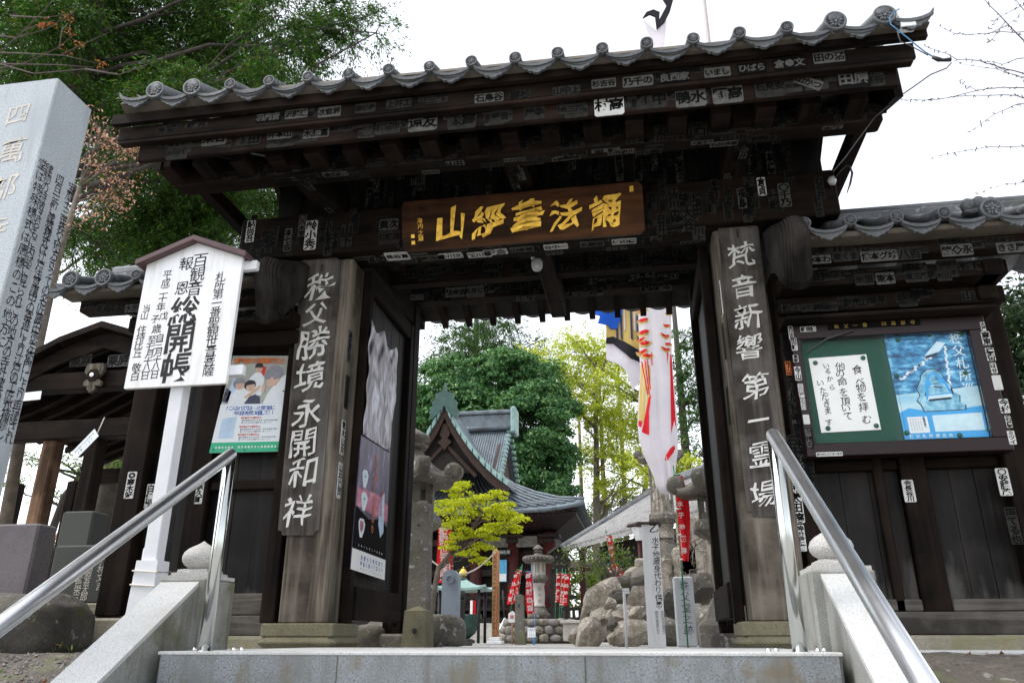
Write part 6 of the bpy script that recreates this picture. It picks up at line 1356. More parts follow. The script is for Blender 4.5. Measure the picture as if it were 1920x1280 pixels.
# tiled building, right
T = P(1058, 1034, 18.0); d = V((.47, -.88, 0)); pr_ = V((.88, .47, 0)); R0 = P(1243, 922, 20.5)
r = thing('tiled_building', 'long side building with a pale grey tiled roof, right of the main hall', 'building', (T.x+3, 17, -.03))
Lb = 11.0; q = MB(); E_ = T+d*Lb; R1 = R0+d*(Lb+1); nc = 16
for j in range(nc):
    a, b, c_, e_ = [p+(p2-p)*t for p, p2, t in ((T, R0, j/nc), (E_, R1, j/nc), (E_, R1, (j+1)/nc+.01), (T, R0, (j+1)/nc+.01))]
    q.hexa([a, b, c_, e_, a+V((0, 0, .11)), b+V((0, 0, .11)), c_+V((0, 0, .05)), e_+V((0, 0, .05))])
q.build('roof_slope', 'tile_light', r)
n = 56
for i in range(n):
    t = (i+.5)/n; a = T+d*(Lb*t)+V((0, 0, .11)); b = R0+d*((Lb+1)*t)+V((0, 0, .11)); q = MB(); q.tube([a, (a+b)/2, b], .06, 6); q.build('roof_rib', 'tile_light', r)
q = MB(); q.tube([T+V((0, 0, .1)), (T+R0)/2+V((0, 0, .12)), R0+V((0, 0, .25)), R1+V((0, 0, .25))], .16, 8); q.build('ridge', 'tile', r)
q = MB(); a = T+d*.5+pr_*.9; b = a+d*(Lb-1); c = b+pr_*3; e = a+pr_*3; zt = T.z+.12
q.hexa([(a.x, a.y, -.03), (b.x, b.y, -.03), (c.x, c.y, -.03), (e.x, e.y, -.03), (a.x, a.y, zt), (b.x, b.y, zt), (c.x, c.y, zt+.6), (e.x, e.y, zt+.6)]); q.build('wall', 'hall_dark', r)
for i in range(6):
    p = T+d*(.6+Lb*.9*i/5)+pr_*.3; q = MB(); q.box((p.x-.08, p.y-.08, -.03), (p.x+.08, p.y+.08, T.z), .01); q.build('post', 'hall_red', r)

# ================================================================== CARP STREAMERS AND THEIR MAST
Yk = 7.5
c = P(1330, 90, Yk+.4); r = thing('streamer_mast', 'tall pale mast carrying the carp streamers, rising above the gate roof', 'mast', (c.x, Yk+.4, -.03))
q = MB(); q.tube([(c.x, Yk+.4, -.03), (c.x, Yk+.4, 8), (c.x, Yk+.4, 15.2)], [.07, .055, .035], 12); q.build('pole', 'mast_paint', r)
q = MB(); q.lathe((c.x, Yk+.4, 15.2), [(.02, 0), (.10, .06), (.12, .12), (.08, .2), (.01, .24)], 14); q.build('finial', 'gold', r)
MX = c.x
EDG = [(430, 1199, 1248), (520, 1197, 1253), (580, 1196, 1259), (640, 1198, 1259), (700, 1200, 1262), (745, 1197, 1266), (790, 1195, 1270), (820, 1197, 1271), (850, 1206, 1271), (870, 1215, 1268), (895, 1226, 1266), (912, 1230, 1264), (924, 1238, 1256)]
rng = np.random.default_rng(2); pl = PY(Yk)
E2 = [(*[pl.hit(x, y)[0] for x in (l, r_)], pl.hit((l+r_)/2, y)[1]) for y, l, r_ in EDG]; E2.sort(key=lambda e: e[2])
def edge(z):
    for a, b in zip(E2[:-1], E2[1:]):
        if a[2] <= z <= b[2]:
            t = (z-a[2])/(b[2]-a[2]); return a[0]+(b[0]-a[0])*t, a[1]+(b[1]-a[1])*t
    return (E2[0][:2] if z < E2[0][2] else E2[-1][:2])
def kdepth(x, z, front=True):
    l, r_ = edge(z); k = max(-1, min(1, (x-(l+r_)/2)/max(.01, (r_-l)/2))); d_ = math.sqrt(max(0, 1-k*k))
    return (.16*d_ + .035*math.sin(7*k+1.3*z)*d_ + .02*math.sin(13*k-2*z)*d_)
K = thing('carp_streamer', 'red and white carp streamer hanging limp in the gate opening', 'carp streamer', (pl.hit(1232, 924)[0], Yk, E2[0][2]))
q = MB(); q.smooth = True; rows = []; nn = 28
zs_ = np.linspace(E2[0][2], E2[-1][2]+1.0, 46)
for z in zs_:
    l, r_ = edge(z); row = []
    for i in range(nn):
        a = 2*math.pi*i/nn; x = (l+r_)/2+(r_-l)/2*math.cos(a); y = Yk+(-kdepth(x, z) if math.sin(a) < 0 else .12*math.sin(a)); row.append((x, y, z))
    rows.append(row)
q.rings(rows); q.build('body', 'carp_white', K)
def patch(name, mat, polys, parent, fn):
    q = MB()
    for pts, n in polys:
        uv = [pl.hit(*p) for p in pts]; q.add([V((u, fn(u, v)-n, v)) for u, v in uv], [tuple(range(len(uv)))])
    o = q.build(name, mat, parent); bm = bmesh.new(); bm.from_mesh(o.data); bmesh.ops.triangulate(bm, faces=bm.faces); bmesh.ops.subdivide_edges(bm, edges=bm.edges, cuts=3, use_grid_fill=True)
    off = parent_loc(parent)
    bm.verts.ensure_lookup_table()
    for v in bm.verts:
        w_ = v.co+off; v.co.y = fn(w_.x, w_.z)-.012*(1+0)-off.y
    bm.to_mesh(o.data); bm.free(); return o
ff = lambda x, z: Yk-kdepth(x, z)
def sc(cx, cy, w, h, a=0): return [(cx+w*math.cos(t)*math.cos(a)-h*math.sin(t)*math.sin(a), cy+w*math.cos(t)*math.sin(a)+h*math.sin(t)*math.cos(a)) for t in [math.pi*i/9 for i in range(10)]]
reds, golds = [], []
for cx, cy, w in ((1203, 584, 9), (1206, 602, 9), (1207, 624, 10), (1201, 637, 8), (1210, 645, 10), (1204, 660, 9), (1214, 669, 9), (1253, 590, 5), (1250, 612, 6), (1247, 631, 8), (1253, 646, 6), (1248, 656, 8)):
    reds.append((sc(cx, cy, w, w*.72), .012)); golds.append((sc(cx, cy, w*1.35, w*1.15), .006))
for k, (x1, y1, x2, y2) in enumerate(((1202, 680, 1214, 745), (1208, 680, 1217, 745), (1213, 680, 1219, 735), (1220, 665, 1222, 690))):
    reds.append(([(x1, y1), (x1+2, y1), (x2+1.5, y2), (x2-.5, y2)], .012))
for x1, y1, x2, y2 in ((1204, 685, 1200, 790), (1210, 685, 1206, 795), (1218, 690, 1213, 795)): golds.append(([(x1-2, y1), (x1+2.5, y1), (x2+3, y2), (x2-3, y2)], .009))
reds += [([(1216, 750), (1221, 745), (1214, 800), (1217, 820), (1203, 812), (1207, 795)], .012), ([(1197, 790), (1204, 792), (1203, 803), (1197, 800)], .012), ([(1215, 795), (1217, 770), (1217, 820), (1203, 812)], .012), ([(1256, 668), (1259, 667), (1268, 805), (1264, 790), (1258, 817)], .012), ([(1250, 665), (1253, 665), (1251, 690)], .012), ([(1264, 837), (1266, 842), (1262, 852), (1252, 866), (1246, 866), (1248, 856), (1256, 845)], .012)]
golds += [([(1255, 680), (1258, 680), (1265, 770), (1260, 775)], .008)]
patch('gold_pattern', 'carp_gold', golds, K, lambda x, z: ff(x, z)+.006); patch('red_pattern', 'carp_red', reds, K, ff)
# blue and black carp
Yb = Yk+.25; plb = PY(Yb)
K2 = thing('carp_streamer', 'blue and black carp streamer with white belly, behind the red and white one', 'carp streamer', (plb.hit(1165, 735)[0], Yb, plb.hit(1187, 735)[1]))
f2 = lambda x, z: Yb+.10*math.sin(2.6*x+1.2*z)+.03*math.sin(9*x-3*z)
def cl(name, mat, pts, dn):
    q = MB(); uv = [plb.hit(*p) for p in pts]; bm = bmesh.new(); vs = [bm.verts.new((u, 0, v)) for u, v in uv]; bm.faces.new(vs)
    bmesh.ops.triangulate(bm, faces=bm.faces); bmesh.ops.subdivide_edges(bm, edges=bm.edges, cuts=5, use_grid_fill=True)
    ex = bmesh.ops.extrude_face_region(bm, geom=bm.faces[:]); nv = {v for v in ex['geom'] if isinstance(v, bmesh.types.BMVert)}
    for v in bm.verts: v.co.y = f2(v.co.x, v.co.z)-dn+(.03 if v in nv else 0)
    off = parent_loc(K2)
    for v in bm.verts: v.co -= off
    bmesh.ops.recalc_face_normals(bm, faces=bm.faces); me = bpy.data.meshes.new(name); bm.to_mesh(me); bm.free(); me.materials.append(MATS[mat]); me.polygons.foreach_set('use_smooth', [False]*len(me.polygons))
    o = bpy.data.objects.new(name, me); COL.objects.link(o); o.parent = K2
cl('white_belly', 'carp_white', [(1137, 640), (1165, 648), (1205, 668), (1205, 705), (1190, 728), (1187, 736), (1176, 702), (1166, 690), (1155, 683), (1137, 676)], .0)
cl('gold_striped_flank', 'carp_gold', [(1137, 616), (1150, 540), (1206, 540), (1206, 680), (1180, 655), (1160, 642), (1137, 642)], .02)
cl('black_edge_band', 'carp_black', [(1137, 638), (1150, 634), (1168, 642), (1185, 652), (1205, 662), (1205, 682), (1182, 675), (1165, 660), (1150, 647), (1137, 648)], .045)
cl('blue_back', 'carp_blue', [(1100, 590), (1112, 520), (1172, 520), (1166, 588), (1152, 604), (1158, 618), (1146, 620), (1140, 614), (1122, 612), (1126, 598)], .05)
for x1, x2 in ((1154, 1157), (1161, 1165), (1179, 1184), (1191, 1196)): cl('indigo_stripe', 'carp_indigo', [(x1, 540), (x1+4, 540), (x2+3, 640), (x2-1, 636)], .04)
for x1, x2 in ((1168, 1171), (1187, 1190)): cl('white_stripe', 'carp_white', [(x1, 560), (x1+3, 560), (x2+2, 620), (x2-1, 620)], .04)
q = MB(); q.tube([plb.at(plb.hit(1150, 545)[0], plb.hit(1150, 545)[1]), V((MX, Yk+.4, 8.0))], .012, 6); q.build('cord', 'rope_white', K2)
q = MB(); q.tube([V((E2[-1][0]*.5+E2[-1][1]*.5, Yk, E2[-1][2]+.9)), V((MX, Yk+.4, 9.0))], .012, 6); q.build('cord', 'rope_white', K)
# top carp: only its dark tail shows above the roof
Yt = Yk+.4; plt = PY(Yt)
K3 = thing('carp_streamer', 'white and black carp streamer high above the gate roof, only its dark tail fins showing', 'carp streamer', P(1240, 60, Yt))
for o_ in ([(1205, 35), (1212, 24), (1225, 19), (1237, 24), (1236, 40), (1231, 56), (1228, 32), (1218, 28)], [(1238, -8), (1250, -4), (1266, -14), (1256, 22), (1246, 42), (1231, 56), (1236, 38), (1250, 12)]):
    q = MB(); uv = [plt.hit(*p) for p in o_]; q.poly(plt, uv, -.02, .02); q.build('tail_fin', 'carp_black', K3)
q = MB(); q.poly(plt, [plt.hit(*p) for p in ((1207, 36), (1214, 58), (1222, 88), (1236, 96), (1246, 80), (1250, 40), (1246, 20), (1231, 56))], -.06, -.03); q.build('white_body', 'carp_white', K3)

# ================================================================== CABLE AT THE ROOF CORNER
r = thing('hanging_cable', 'thin blue cable looped round the right roof corner, ending in a small black clip', 'cable', P(1690, 60, -1.52))
W3 = lambda pts, Y: [P(x, y, Y) for x, y in pts]
q = MB(); q.tube(W3([(1686, 17), (1675, 24), (1668, 34), (1670, 46), (1690, 62), (1718, 85), (1735, 98), (1748, 106)], -1.5), .0038, 6); q.build('blue_loop', 'cable_blue', r)
q = MB(); q.tube(W3([(1682, 58), (1688, 78), (1705, 85), (1718, 92), (1740, 104)], -1.48), .003, 6); q.build('thin_wire', 'wire', r)
q = MB(); q.tube(W3([(1748, 107), (1760, 112), (1768, 113), (1783, 112)], -1.5), [.009, .013, .009, .012], 8); q.build('clip', 'dark_metal', r)
q = MB(); q.tube(W3([(1784, 118), (1775, 128), (1745, 140), (1710, 165), (1685, 182), (1640, 220), (1610, 260), (1585, 295), (1562, 322)], -.9), .004, 6); q.build('drooping_wire', 'wire', r)
q = MB(); q.box(P(1690, 50, -1.40), P(1700, 5, -1.34), .004); q.build('bracket', 'white_pole', r)
r = thing('withered_sprig', 'withered twig dangling from the right end of the gate crossbeam', 'twig', P(1595, 330, -.2)); q = MB(); q.tube(W3([(1566, 334), (1575, 322), (1587, 311), (1594, 312), (1598, 325), (1594, 345), (1588, 362)], -.2), [.003, .003, .003, .004, .009, .008, .003], 6); q.build('stem', 'twig', r)
# ================================================================== TREES
def bl(lst, Y, dY=0.6, flat=1.0, depth=1.0, seed=0):
    rng = np.random.default_rng(seed+17); out = []
    for px, py, r in lst:
        y = Y+rng.uniform(-dY, dY); c = P(px, py, y); k = (c-CAM).dot(fw)/F_; out.append(((c.x, c.y, c.z), (r*k, r*k*depth, r*k*flat)))
    return out
def tree(name, lab, trunk, tr, bark_m, blobs, leafmat, size, nclump, per, cr, seed, aspect=.5, up=.35, droop=None, limb_r=.05, twigs=1, group=None, shell=.5, flat=.6, sag=.0, cat='tree', crown='crown', mode=None, rise=.35, dr=.55):
    """trunk: world points; limbs run from the trunk to every blob, twigs on to the clumps"""
    rng = np.random.default_rng(seed); r = thing(name, lab, cat, trunk[0], group)
    q = MB(); n = len(trunk); q.tube(trunk, [tr*(1-.62*i/(n-1)) for i in range(n)], 12); tp = [V(p) for p in trunk]
    pts, cen = clumps(blobs, nclump, per, cr, seed, shell, flat)
    q.build('trunk', bark_m, r); q = MB()
    def on_trunk(z):
        for a, b in zip(tp[:-1], tp[1:]):
            if a.z <= z <= b.z: return a+(b-a)*((z-a.z)/max(.01, b.z-a.z))
        return tp[-1] if z > tp[-1].z else tp[0]+(tp[1]-tp[0])*.5
    for c, rr in blobs:
        c = V(c); d = math.hypot(c.x-tp[0].x, c.y-tp[0].y); s = on_trunk(c.z-d*rise); w_ = wiggle(s, c, 6, d*.04, rng, sag*d)
        q.tube(w_, [limb_r*(1-.8*i/6) for i in range(7)], 6)
        near = cen[np.argsort(((cen-np.array(c))**2).sum(1))[:int(5*twigs)]] if twigs else []
        for e in near: q.tube(wiggle(c, e, 3, .03*max(rr), rng), [limb_r*.22, limb_r*.18, limb_r*.13, limb_r*.08], 4)
    q.build('limbs', bark_m, r)
    if mode == 'spray': pts, dr = sprays(cen, per, cr*1.5, seed, dr, out_from=np.array([b_[0] for b_ in blobs])); leaf_mesh(crown, pts, size, leafmat, r, aspect, up, None, seed=seed, dirs=dr)
    elif mode == 'dome': pts, nr = domes(cen, per, cr*.5, seed, flat); leaf_mesh(crown, pts, size, leafmat, r, aspect, up, None, seed=seed, nrm=nr)
    else: leaf_mesh(crown, pts, size, leafmat, r, aspect, up, droop, seed=seed)
    return r
def vtrunk(px, py, Y, ztop, lean=(0, 0), n=5):
    c = P(px, py, Y); return [V((c.x+lean[0]*i/n, c.y+lean[1]*i/n, -.1+(ztop+.1)*i/n)) for i in range(n+1)]
DR = np.array([0, 0, -.55])
CG = 'trees behind the gate'
t1 = vtrunk(132, 230, 5, 17)
tree('cedar_tree', 'tall dark cedar at the upper left with feathery limbs reaching over the gate roof', t1, .30, 'bark_dark', bl([(60, 210, 50), (10, 250, 50), (130, 165, 40), (120, 40, 60), (150, 110, 55), (90, 130, 50), (600, 70, 40), (480, 210, 40), (20, 20, 85), (110, 60, 60), (160, -20, 80), (250, 30, 85), (330, 80, 80), (400, 20, 80), (450, 90, 75), (520, 30, 60), (560, 95, 50), (620, 15, 45), (640, 55, 38), (690, 30, 26), (705, 62, 22), (40, 110, 50), (230, 130, 85), (330, 165, 80), (430, 170, 70), (510, 160, 55), (560, 150, 30), (190, 200, 50), (270, 215, 70), (20, 190, 45), (80, -40, 90), (330, -60, 110), (480, -60, 90)], 5.2, 1.1, .62, 1.0, 1), ['cedar_leaf', 'cedar_leaf_dry'], .075, 130, 180, .40, 31, .26, .3, DR, .055, 1, shell=.15, flat=.5, sag=.06, mode='spray')
t2 = vtrunk(292, 470, 8, 15)
tree('cedar_tree', 'cedar behind the left side wall, its trunk rising just left of the gate roof corner', t2, .26, 'bark_dark', bl([(150, 465, 36), (220, 465, 42), (300, 470, 40), (140, 425, 32), (200, 500, 26), (240, 280, 60), (190, 330, 40), (310, 310, 70), (380, 350, 75), (450, 375, 70), (520, 380, 55), (320, 395, 70), (250, 420, 60), (185, 455, 45), (400, 420, 65), (350, 455, 60), (460, 430, 45), (220, 360, 45), (160, 420, 28), (300, 240, 70), (400, 260, 70)], 8, 1.2, .62, 1.0, 2), ['cedar_leaf', 'cedar_leaf_dry'], .085, 110, 180, .44, 32, .26, .3, DR, .055, 1, shell=.15, flat=.5, sag=.06, mode='spray')
tree('cedar_tree', 'shadowed cedar standing farther back at the far left, seen between nearer branches', vtrunk(30, 500, 16, 20), .3, 'bark_dark', bl([(20, 60, 110), (60, 300, 100), (180, 110, 110), (320, 200, 120), (420, 120, 90), (300, 380, 110), (450, 300, 90), (120, 230, 80)], 16, 1.5, .8, 1, 3), 'dark_leaf', .16, 20, 170, .8, 33, .35, .3, DR, .07, .4, shell=.2, mode='spray')  # backing cedar put in for a shaded dense look; shade is in leaf colour
tree('evergreen_tree', 'large round glossy evergreen tree rising behind the main hall roof', vtrunk(960, 900, 40, 9), .45, 'bark_dark', bl([(850, 735, 62), (925, 718, 52), (1000, 735, 60), (958, 690, 36), (800, 760, 36), (1040, 775, 38), (900, 790, 75), (985, 800, 75), (1048, 850, 40), (1000, 880, 70), (1055, 915, 30), (830, 800, 50), (930, 860, 70), (790, 800, 30)], 40, 1.5, 1, 1, 4), 'evergreen_leaf', .21, 16, 190, 1.5, 41, .55, .9, None, .16, .5, CG, shell=.70, flat=.62, mode='dome')
tree('conifer_tree', 'tall open conifer behind the round evergreen, against the white sky', vtrunk(890, 800, 55, 26), .5, 'bark_dark', bl([(890, 625, 42), (845, 655, 38), (945, 640, 40), (815, 695, 26), (1000, 668, 20), (790, 730, 18), (772, 790, 16), (1022, 690, 12), (900, 680, 60), (960, 685, 40), (840, 610, 16), (770, 740, 10), (1010, 640, 9), (920, 600, 40)], 55, 1.5, .8, 1, 5), 'conifer_leaf', .26, 8, 110, 1.3, 42, .34, .4, None, .16, 1, CG, shell=.25, mode='spray')
SP = [(1040, 690, 28), (1075, 660, 26), (1120, 665, 30), (1165, 670, 28), (1055, 740, 26), (1095, 725, 30), (1140, 720, 30), (1185, 735, 28), (1120, 780, 30), (1165, 790, 28), (1095, 800, 22), (1195, 830, 24), (1140, 840, 26), (1110, 870, 22), (1175, 880, 24), (1150, 920, 22), (1195, 915, 22), (1020, 665, 18), (1080, 640, 20), (1010, 700, 14), (1060, 700, 24), (1130, 690, 26), (1150, 650, 18), (1200, 690, 26), (1115, 760, 22), (1075, 770, 20), (1150, 815, 24), (1190, 790, 24), (1125, 900, 20), (1160, 855, 20), (1205, 870, 20), (1100, 840, 18)]
tree('spring_tree', 'slender tree with fresh yellow green leaves, left of the hanging carp streamers', vtrunk(1112, 1000, 44, 17, (.6, 0)), .30, 'bark', bl(SP[::2], 44, 1.5, .55, 1, 6), 'spring_leaf', .17, 24, 120, 1.0, 43, .5, 1.2, None, .10, 1.5, CG, shell=.15, mode='spray', rise=1.1, dr=-.1, sag=-.03)
tree('spring_tree', 'leaning tree with fresh yellow green leaves, behind the carp streamers', vtrunk(1150, 980, 47, 15, (3.5, 0)), .28, 'bark', bl(SP[1::2], 47, 1.5, .55, 1, 7), 'spring_leaf', .17, 24, 120, 1.0, 44, .5, 1.2, None, .10, 1.5, CG, shell=.15, mode='spray', rise=1.1, dr=-.1, sag=-.03)
tree('conifer_tree', 'dark green conifer beside the open right door of the gate', vtrunk(1290, 900, 32, 16), .3, 'bark_dark', bl([(1290, 630, 26), (1275, 690, 22), (1298, 700, 32), (1285, 760, 30), (1310, 780, 30), (1290, 830, 26), (1330, 640, 40), (1340, 740, 40)], 32, 1, .8, 1, 8), 'conifer_leaf', .16, 20, 120, .8, 45, .34, .4, None, .12, 1, CG, shell=.25, mode='spray')
tree('spring_tree', 'young pale green tree below the dark conifer, above the tiled building', vtrunk(1270, 960, 30, 7), .14, 'bark', bl([(1265, 880, 24), (1290, 870, 26), (1310, 900, 24), (1215, 890, 20), (1190, 860, 18), (1235, 830, 18)], 30, 1, .7, 1, 9), 'spring_leaf', .2, 22, 50, .7, 46, .5, 1, None, .06, 1.5, CG, shell=.2, flat=.4)
for i, (px, Y, lab) in enumerate(((1030, 50, 'thin woodland tree just right of the hall eave'), (1062, 46, 'woodland tree with a bare lower trunk, second from the hall eave'), (1096, 52, 'woodland tree with two forked trunks behind the tiled roof tip'), (1140, 48, 'broad woodland tree behind the ridge of the tiled building'), (1180, 50, 'woodland tree behind the middle of the tiled building'))):
    b_ = [(px+random.uniform(-26, 26), random.uniform(930, 1010), random.uniform(16, 26)) for k in range(7)] + [(px+random.uniform(-20, 20), random.uniform(1010, 1090), 18) for k in range(4)]
    t_ = tree('woodland_tree', lab, vtrunk(px, 1100, Y, 15+i), .24, 'bark', bl(b_, Y, 1.5, .8, 1, 20+i), 'wood_leaf', .19, 7, 90, .9, 50+i, .45, .8, None, .08, 1.4, 'woodland trees behind the hall', shell=.2, mode='spray', rise=.9, dr=.0)
rng = np.random.default_rng(9)
pts, _ = clumps(bl([(px, random.uniform(1080, 1120), 26) for px in range(1000, 1240, 16)], 34, 2, .8, 1, 12), 9, 60, 1.0, 77)
tag(leaf_mesh('undergrowth', pts, .26, 'wood_leaf', None, .5, 1, seed=8), 'low green undergrowth behind the railing and the dark shrine', 'undergrowth', kind='stuff')
pts, _ = clumps(bl([(px, 1120, 22) for px in range(740, 1000, 18)], 44, 2, .8, 1, 13), 2, 40, 1.0, 78)
# maple
mp = [(815, 960, 16), (870, 950, 24), (900, 935, 20), (890, 1000, 20), (940, 985, 22), (850, 965, 22), (975, 975, 10), (860, 1005, 18), (832, 945, 20), (852, 922, 22), (868, 912, 14), (884, 940, 28), (908, 962, 34), (940, 955, 28), (962, 968, 20), (868, 985, 30), (832, 985, 18), (918, 1000, 30), (845, 1020, 18), (878, 1042, 18), (900, 1052, 12), (905, 1022, 18), (955, 990, 20), (935, 930, 14), (830, 915, 10)]
b0 = P(806, 1200, 8.6); tr_ = [V((b0.x, 8.6, -.05)), P(812, 1120, 8.6), P(822, 1065, 8.7), P(850, 1030, 8.8), P(885, 990, 9.0), P(905, 960, 9.0)]
tree('maple_tree', 'small maple with bright yellow green new leaves before the main hall', tr_, .06, 'bark', bl(mp, 9.0, .5, .5, 1, 14), 'maple_leaf', .055, 170, 75, .34, 61, .6, 1.3, None, .018, 1.0, shell=.2, flat=.35, mode='dome')
# left side greens
tree('pine_tree', 'small garden pine behind the dark pavilion at the left edge', [V((P(90, 1100, 7).x, 7, -.1)), P(96, 1000, 7), P(120, 930, 7), P(150, 890, 7.2)], .09, 'bark_dark', bl([(40, 850, 36), (70, 870, 30), (100, 855, 22), (150, 870, 24), (190, 880, 24), (220, 878, 14), (120, 935, 16), (20, 905, 24)], 7, .5, .5, 1, 15), 'shrub_leaf', .09, 60, 60, .35, 62, .25, .8, None, .03, 1, shell=.2, flat=.4)
tree('shrub', 'low bright green shrub behind the dark slab at the lower left', vtrunk(88, 1100, 8, 1.0), .04, 'bark_dark', bl([(80, 1065, 24), (100, 1040, 18), (92, 1080, 24), (85, 1010, 14)], 8, .4, .8, 1, 16), 'shrub_leaf', .08, 70, 60, .3, 63, .5, .8, None, .02, 1, shell=.3, cat='shrub')
tree('shrub', 'low shrub with some pinkish leaves, between the dark slab and the posts', vtrunk(90, 1030, 14, 1.6), .04, 'bark_dark', bl([(88, 1015, 16), (100, 1000, 14), (80, 1035, 14)], 14, .4, .8, 1, 17), 'red_leaf', .10, 40, 50, .4, 64, .5, .8, None, .02, 1, shell=.3, cat='shrub')
tree('dark_tree', 'dark evergreen tree beyond the right end of the side wall', vtrunk(1935, 1000, 5, 4.5), .16, 'bark_dark', bl([(1900, 590, 36), (1890, 640, 34), (1920, 660, 60), (1890, 720, 40), (1905, 790, 50), (1895, 850, 34), (1915, 900, 40), (1940, 560, 50)], 5, .6, .9, 1, 18), 'dark_leaf', .07, 120, 170, .36, 65, .5, .5, None, .04, 1, shell=.3)
# cherry with new leaves, left
cb = P(60, 900, 2.4)
tree('cherry_tree', 'cherry tree with pinkish young leaves between the monument and the cedars', [V((P(40, 900, 3.8).x, 3.8, -.1)), P(60, 700, 3.8), P(110, 480, 3.8), P(150, 350, 3.8)], .09, 'bark', bl([(185, 255, 24), (215, 275, 28), (245, 285, 16), (180, 300, 22), (205, 330, 24), (240, 345, 16), (185, 370, 22), (225, 385, 18), (170, 405, 14), (250, 265, 10), (175, 230, 12)], 3.8, .4, .7, 1, 19), ['cherry_leaf', 'red_leaf'], .055, 30, 26, .26, 66, .45, .8, None, .016, 2, shell=.2)
q = MB(); rg = np.random.default_rng(12); rt = thing('bare_branches', 'thin bare reddish branches crossing the upper left in front of the cedars', 'branches', P(0, 100, 2.0))
for ln in ([(-40, 130), (40, 60), (100, 0), (130, -30)], [(-40, 60), (30, 70), (90, 55), (140, 20)], [(-40, 95), (60, 100), (120, 105), (185, 120)], [(-40, 120), (40, 122), (110, 125), (175, 128)], [(-40, 140), (50, 118), (110, 90), (140, 60)], [(40, 60), (75, 45), (95, 40)], [(120, 105), (150, 85), (205, 60)], [(-40, 110), (60, 135), (150, 128), (200, 128)], [(20, 30), (80, 35), (130, 30)], [(110, 90), (120, 60), (128, 45)], [(160, 128), (220, 140), (270, 125), (295, 115)]):
    pp = [P(x+rg.normal()*2, y+rg.normal()*2, 2.0) for x, y in ln]; q.tube(pp, [.011*(1-.7*i/(len(pp)-1)) for i in range(len(pp))], 5)
q.tube([P(-40, 110, 2.0), P(-160, 400, 2.0), V((P(-160, 400, 2.0).x, 2.0, -.1))], [.02, .05, .09], 8); q.build('branches', 'twig', rt)
pts, _ = clumps(bl([(100, 45, 6), (130, 60, 7), (128, 30, 6), (150, 85, 6), (122, 95, 8), (185, 120, 6), (80, 48, 5)], 2.0, .05), 60, 10, .07, 5); leaf_mesh('young_leaves', pts, .04, 'red_leaf', rt, .4, seed=3)
# weeping bare cherry, right
rt = thing('bare_cherry_tree', 'bare weeping cherry twigs reaching in from the right edge against the white sky', 'tree', (P(2250, 1000, -.6).x, -.6, -.1))
q = MB(); X0 = P(2250, 1000, -.6).x; tp_ = P(2150, 60, -.6); bs_ = V((tp_.x+.35, -.6, -.3)); q.tube([bs_+(tp_-bs_)*t+V((.10*math.sin(5*t), .05*math.sin(7*t), 0)) for t in [i/10 for i in range(13)]], [.13-.008*i for i in range(13)], 10); q.build('trunk', 'bark', rt)
q = MB(); TW = [([(2150, 60), (2000, 90), (1920, 76), (1885, 40), (1842, -5)], .012), ([(2000, 90), (1920, 20), (1895, -10)], .007), ([(2150, 120), (2000, 150), (1920, 138), (1870, 125), (1840, 114), (1795, 110), (1760, 96), (1735, 87)], .008), ([(1920, 108), (1880, 120), (1840, 114)], .005), ([(2000, 150), (1920, 145), (1870, 130), (1800, 120)], .005), ([(2000, 90), (1920, 60), (1850, 62), (1810, 66), (1790, 62), (1762, 50)], .005),
      ([(2150, 180), (2000, 170), (1920, 165), (1880, 163), (1830, 170), (1760, 186), (1715, 188), (1690, 187)], .007), ([(2000, 185), (1920, 182), (1880, 177), (1800, 182), (1740, 187)], .007), ([(2000, 185), (1920, 195), (1895, 200), (1850, 225), (1818, 247)], .006), ([(2150, 260), (2000, 275), (1920, 275), (1850, 276), (1790, 287), (1748, 295)], .006), ([(2000, 330), (1920, 340), (1870, 350), (1835, 363)], .004), ([(2000, -10), (1920, 10), (1870, 35), (1855, 55)], .004), ([(1885, 40), (1860, 75), (1850, 80)], .004), ([(1870, 125), (1890, 135), (1920, 150)], .004), ([(1860, 62), (1890, 45), (1920, 28)], .004), ([(1830, 170), (1810, 160), (1800, 152)], .003)]
rg = np.random.default_rng(8)
for ln, rr in TW:
    pp = []
    for (x1, y1), (x2, y2) in zip(ln[:-1], ln[1:]):
        for t in (0, .33, .66): pp.append(P(x1+(x2-x1)*t+rg.normal()*.9, y1+(y2-y1)*t+rg.normal()*.9, -.6))
    pp.append(P(*ln[-1], -.6)); n = len(pp); q.tube(pp, [rr*(1-.75*i/(n-1))*.62 for i in range(n)], 5)
    for p in pp[2:]:
        for k in range(2):
            d = V((rg.normal()*.012, rg.normal()*.008, rg.normal()*.012)); q.tube([p, p+d*.6, p+d], [.002, .0035, .001], 4)
for a, b in (((2150, 260), (2150, 60)), ((2150, 120), (2150, 60)), ((2150, 180), (2150, 60))): q.tube([P(*a, -.6), P(*b, -.6)], .02, 6)
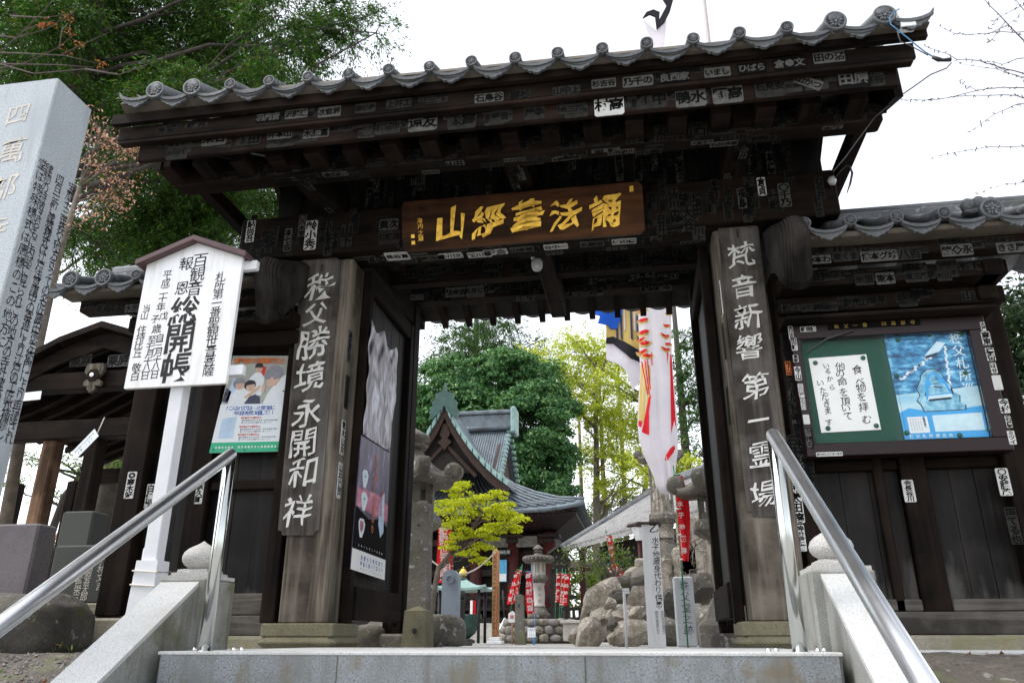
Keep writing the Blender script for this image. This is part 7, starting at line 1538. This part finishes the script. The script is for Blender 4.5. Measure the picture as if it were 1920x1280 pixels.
q.tube([P(2000, 330, -.6), P(2150, 260, -.6)], .008, 6); q.tube([P(2000, -10, -.6), P(2150, 60, -.6)], .008, 6); q.tube([P(2000, 185, -.6), P(2150, 180, -.6)], .009, 6)
q.build('twigs', 'twig', rt)
# bare thorny shrubs on the rock pile
def bare_shrub(lab, foot, Y, tips, r0, leafy=None, seed=1):
    rg = np.random.default_rng(seed); f = P(*foot, Y); r = thing('bare_shrub', lab, 'shrub', f); q = MB(); ends = []
    for px, py in tips:
        e = P(px, py, Y+rg.uniform(-.4, .4)); w_ = wiggle(f, e, 6, (e-f).length*.07, rg, -(e-f).length*.06); q.tube(w_, [r0*(1-.8*i/6) for i in range(7)], 5)
        for k in range(9):
            s = V(w_[rg.integers(2, 7)]); d = V((rg.normal(), rg.normal()*.5, rg.normal()*.7))*(e-f).length*.16; t_ = [s, s+d*.5+V((0, 0, rg.normal()*.03)), s+d]; q.tube(t_, [r0*.3, r0*.22, r0*.1], 4); ends.append(tuple(s+d)); ends.append(tuple(s+d*.6))
    q.build('branches', 'bark', r)
    if leafy: e = np.array(ends); e = np.repeat(e, 5, 0)+rg.normal(size=(len(e)*5, 3))*.05; leaf_mesh('young_leaves', e, .05, leafy, r, .55, seed=seed)
    return r
bare_shrub('bare spreading shrub with a few new leaves above the rock pile', (1150, 1085), 7.5, ((1065, 1045), (1080, 1025), (1100, 1060), (1120, 1030), (1140, 1020), (1165, 1025), (1185, 1040), (1190, 1060), (1100, 1075), (1070, 1070)), .02, 'shrub_leaf', 3)
bare_shrub('bare brown thorny shrub around the block behind the red banner', (1300, 1030), 5.5, ((1215, 975), (1235, 955), (1260, 965), (1285, 985), (1310, 990), (1330, 1000), (1230, 1000), (1270, 1010), (1325, 1040), (1260, 1045), (1300, 1060)), .012, None, 4)
bare_shrub('low bare brown shrub trailing over the dark terrace edge', (1290, 1095), 5.0, ((1225, 1060), (1250, 1075), (1270, 1060), (1310, 1065), (1335, 1075), (1330, 1050), (1235, 1085)), .010, None, 5)
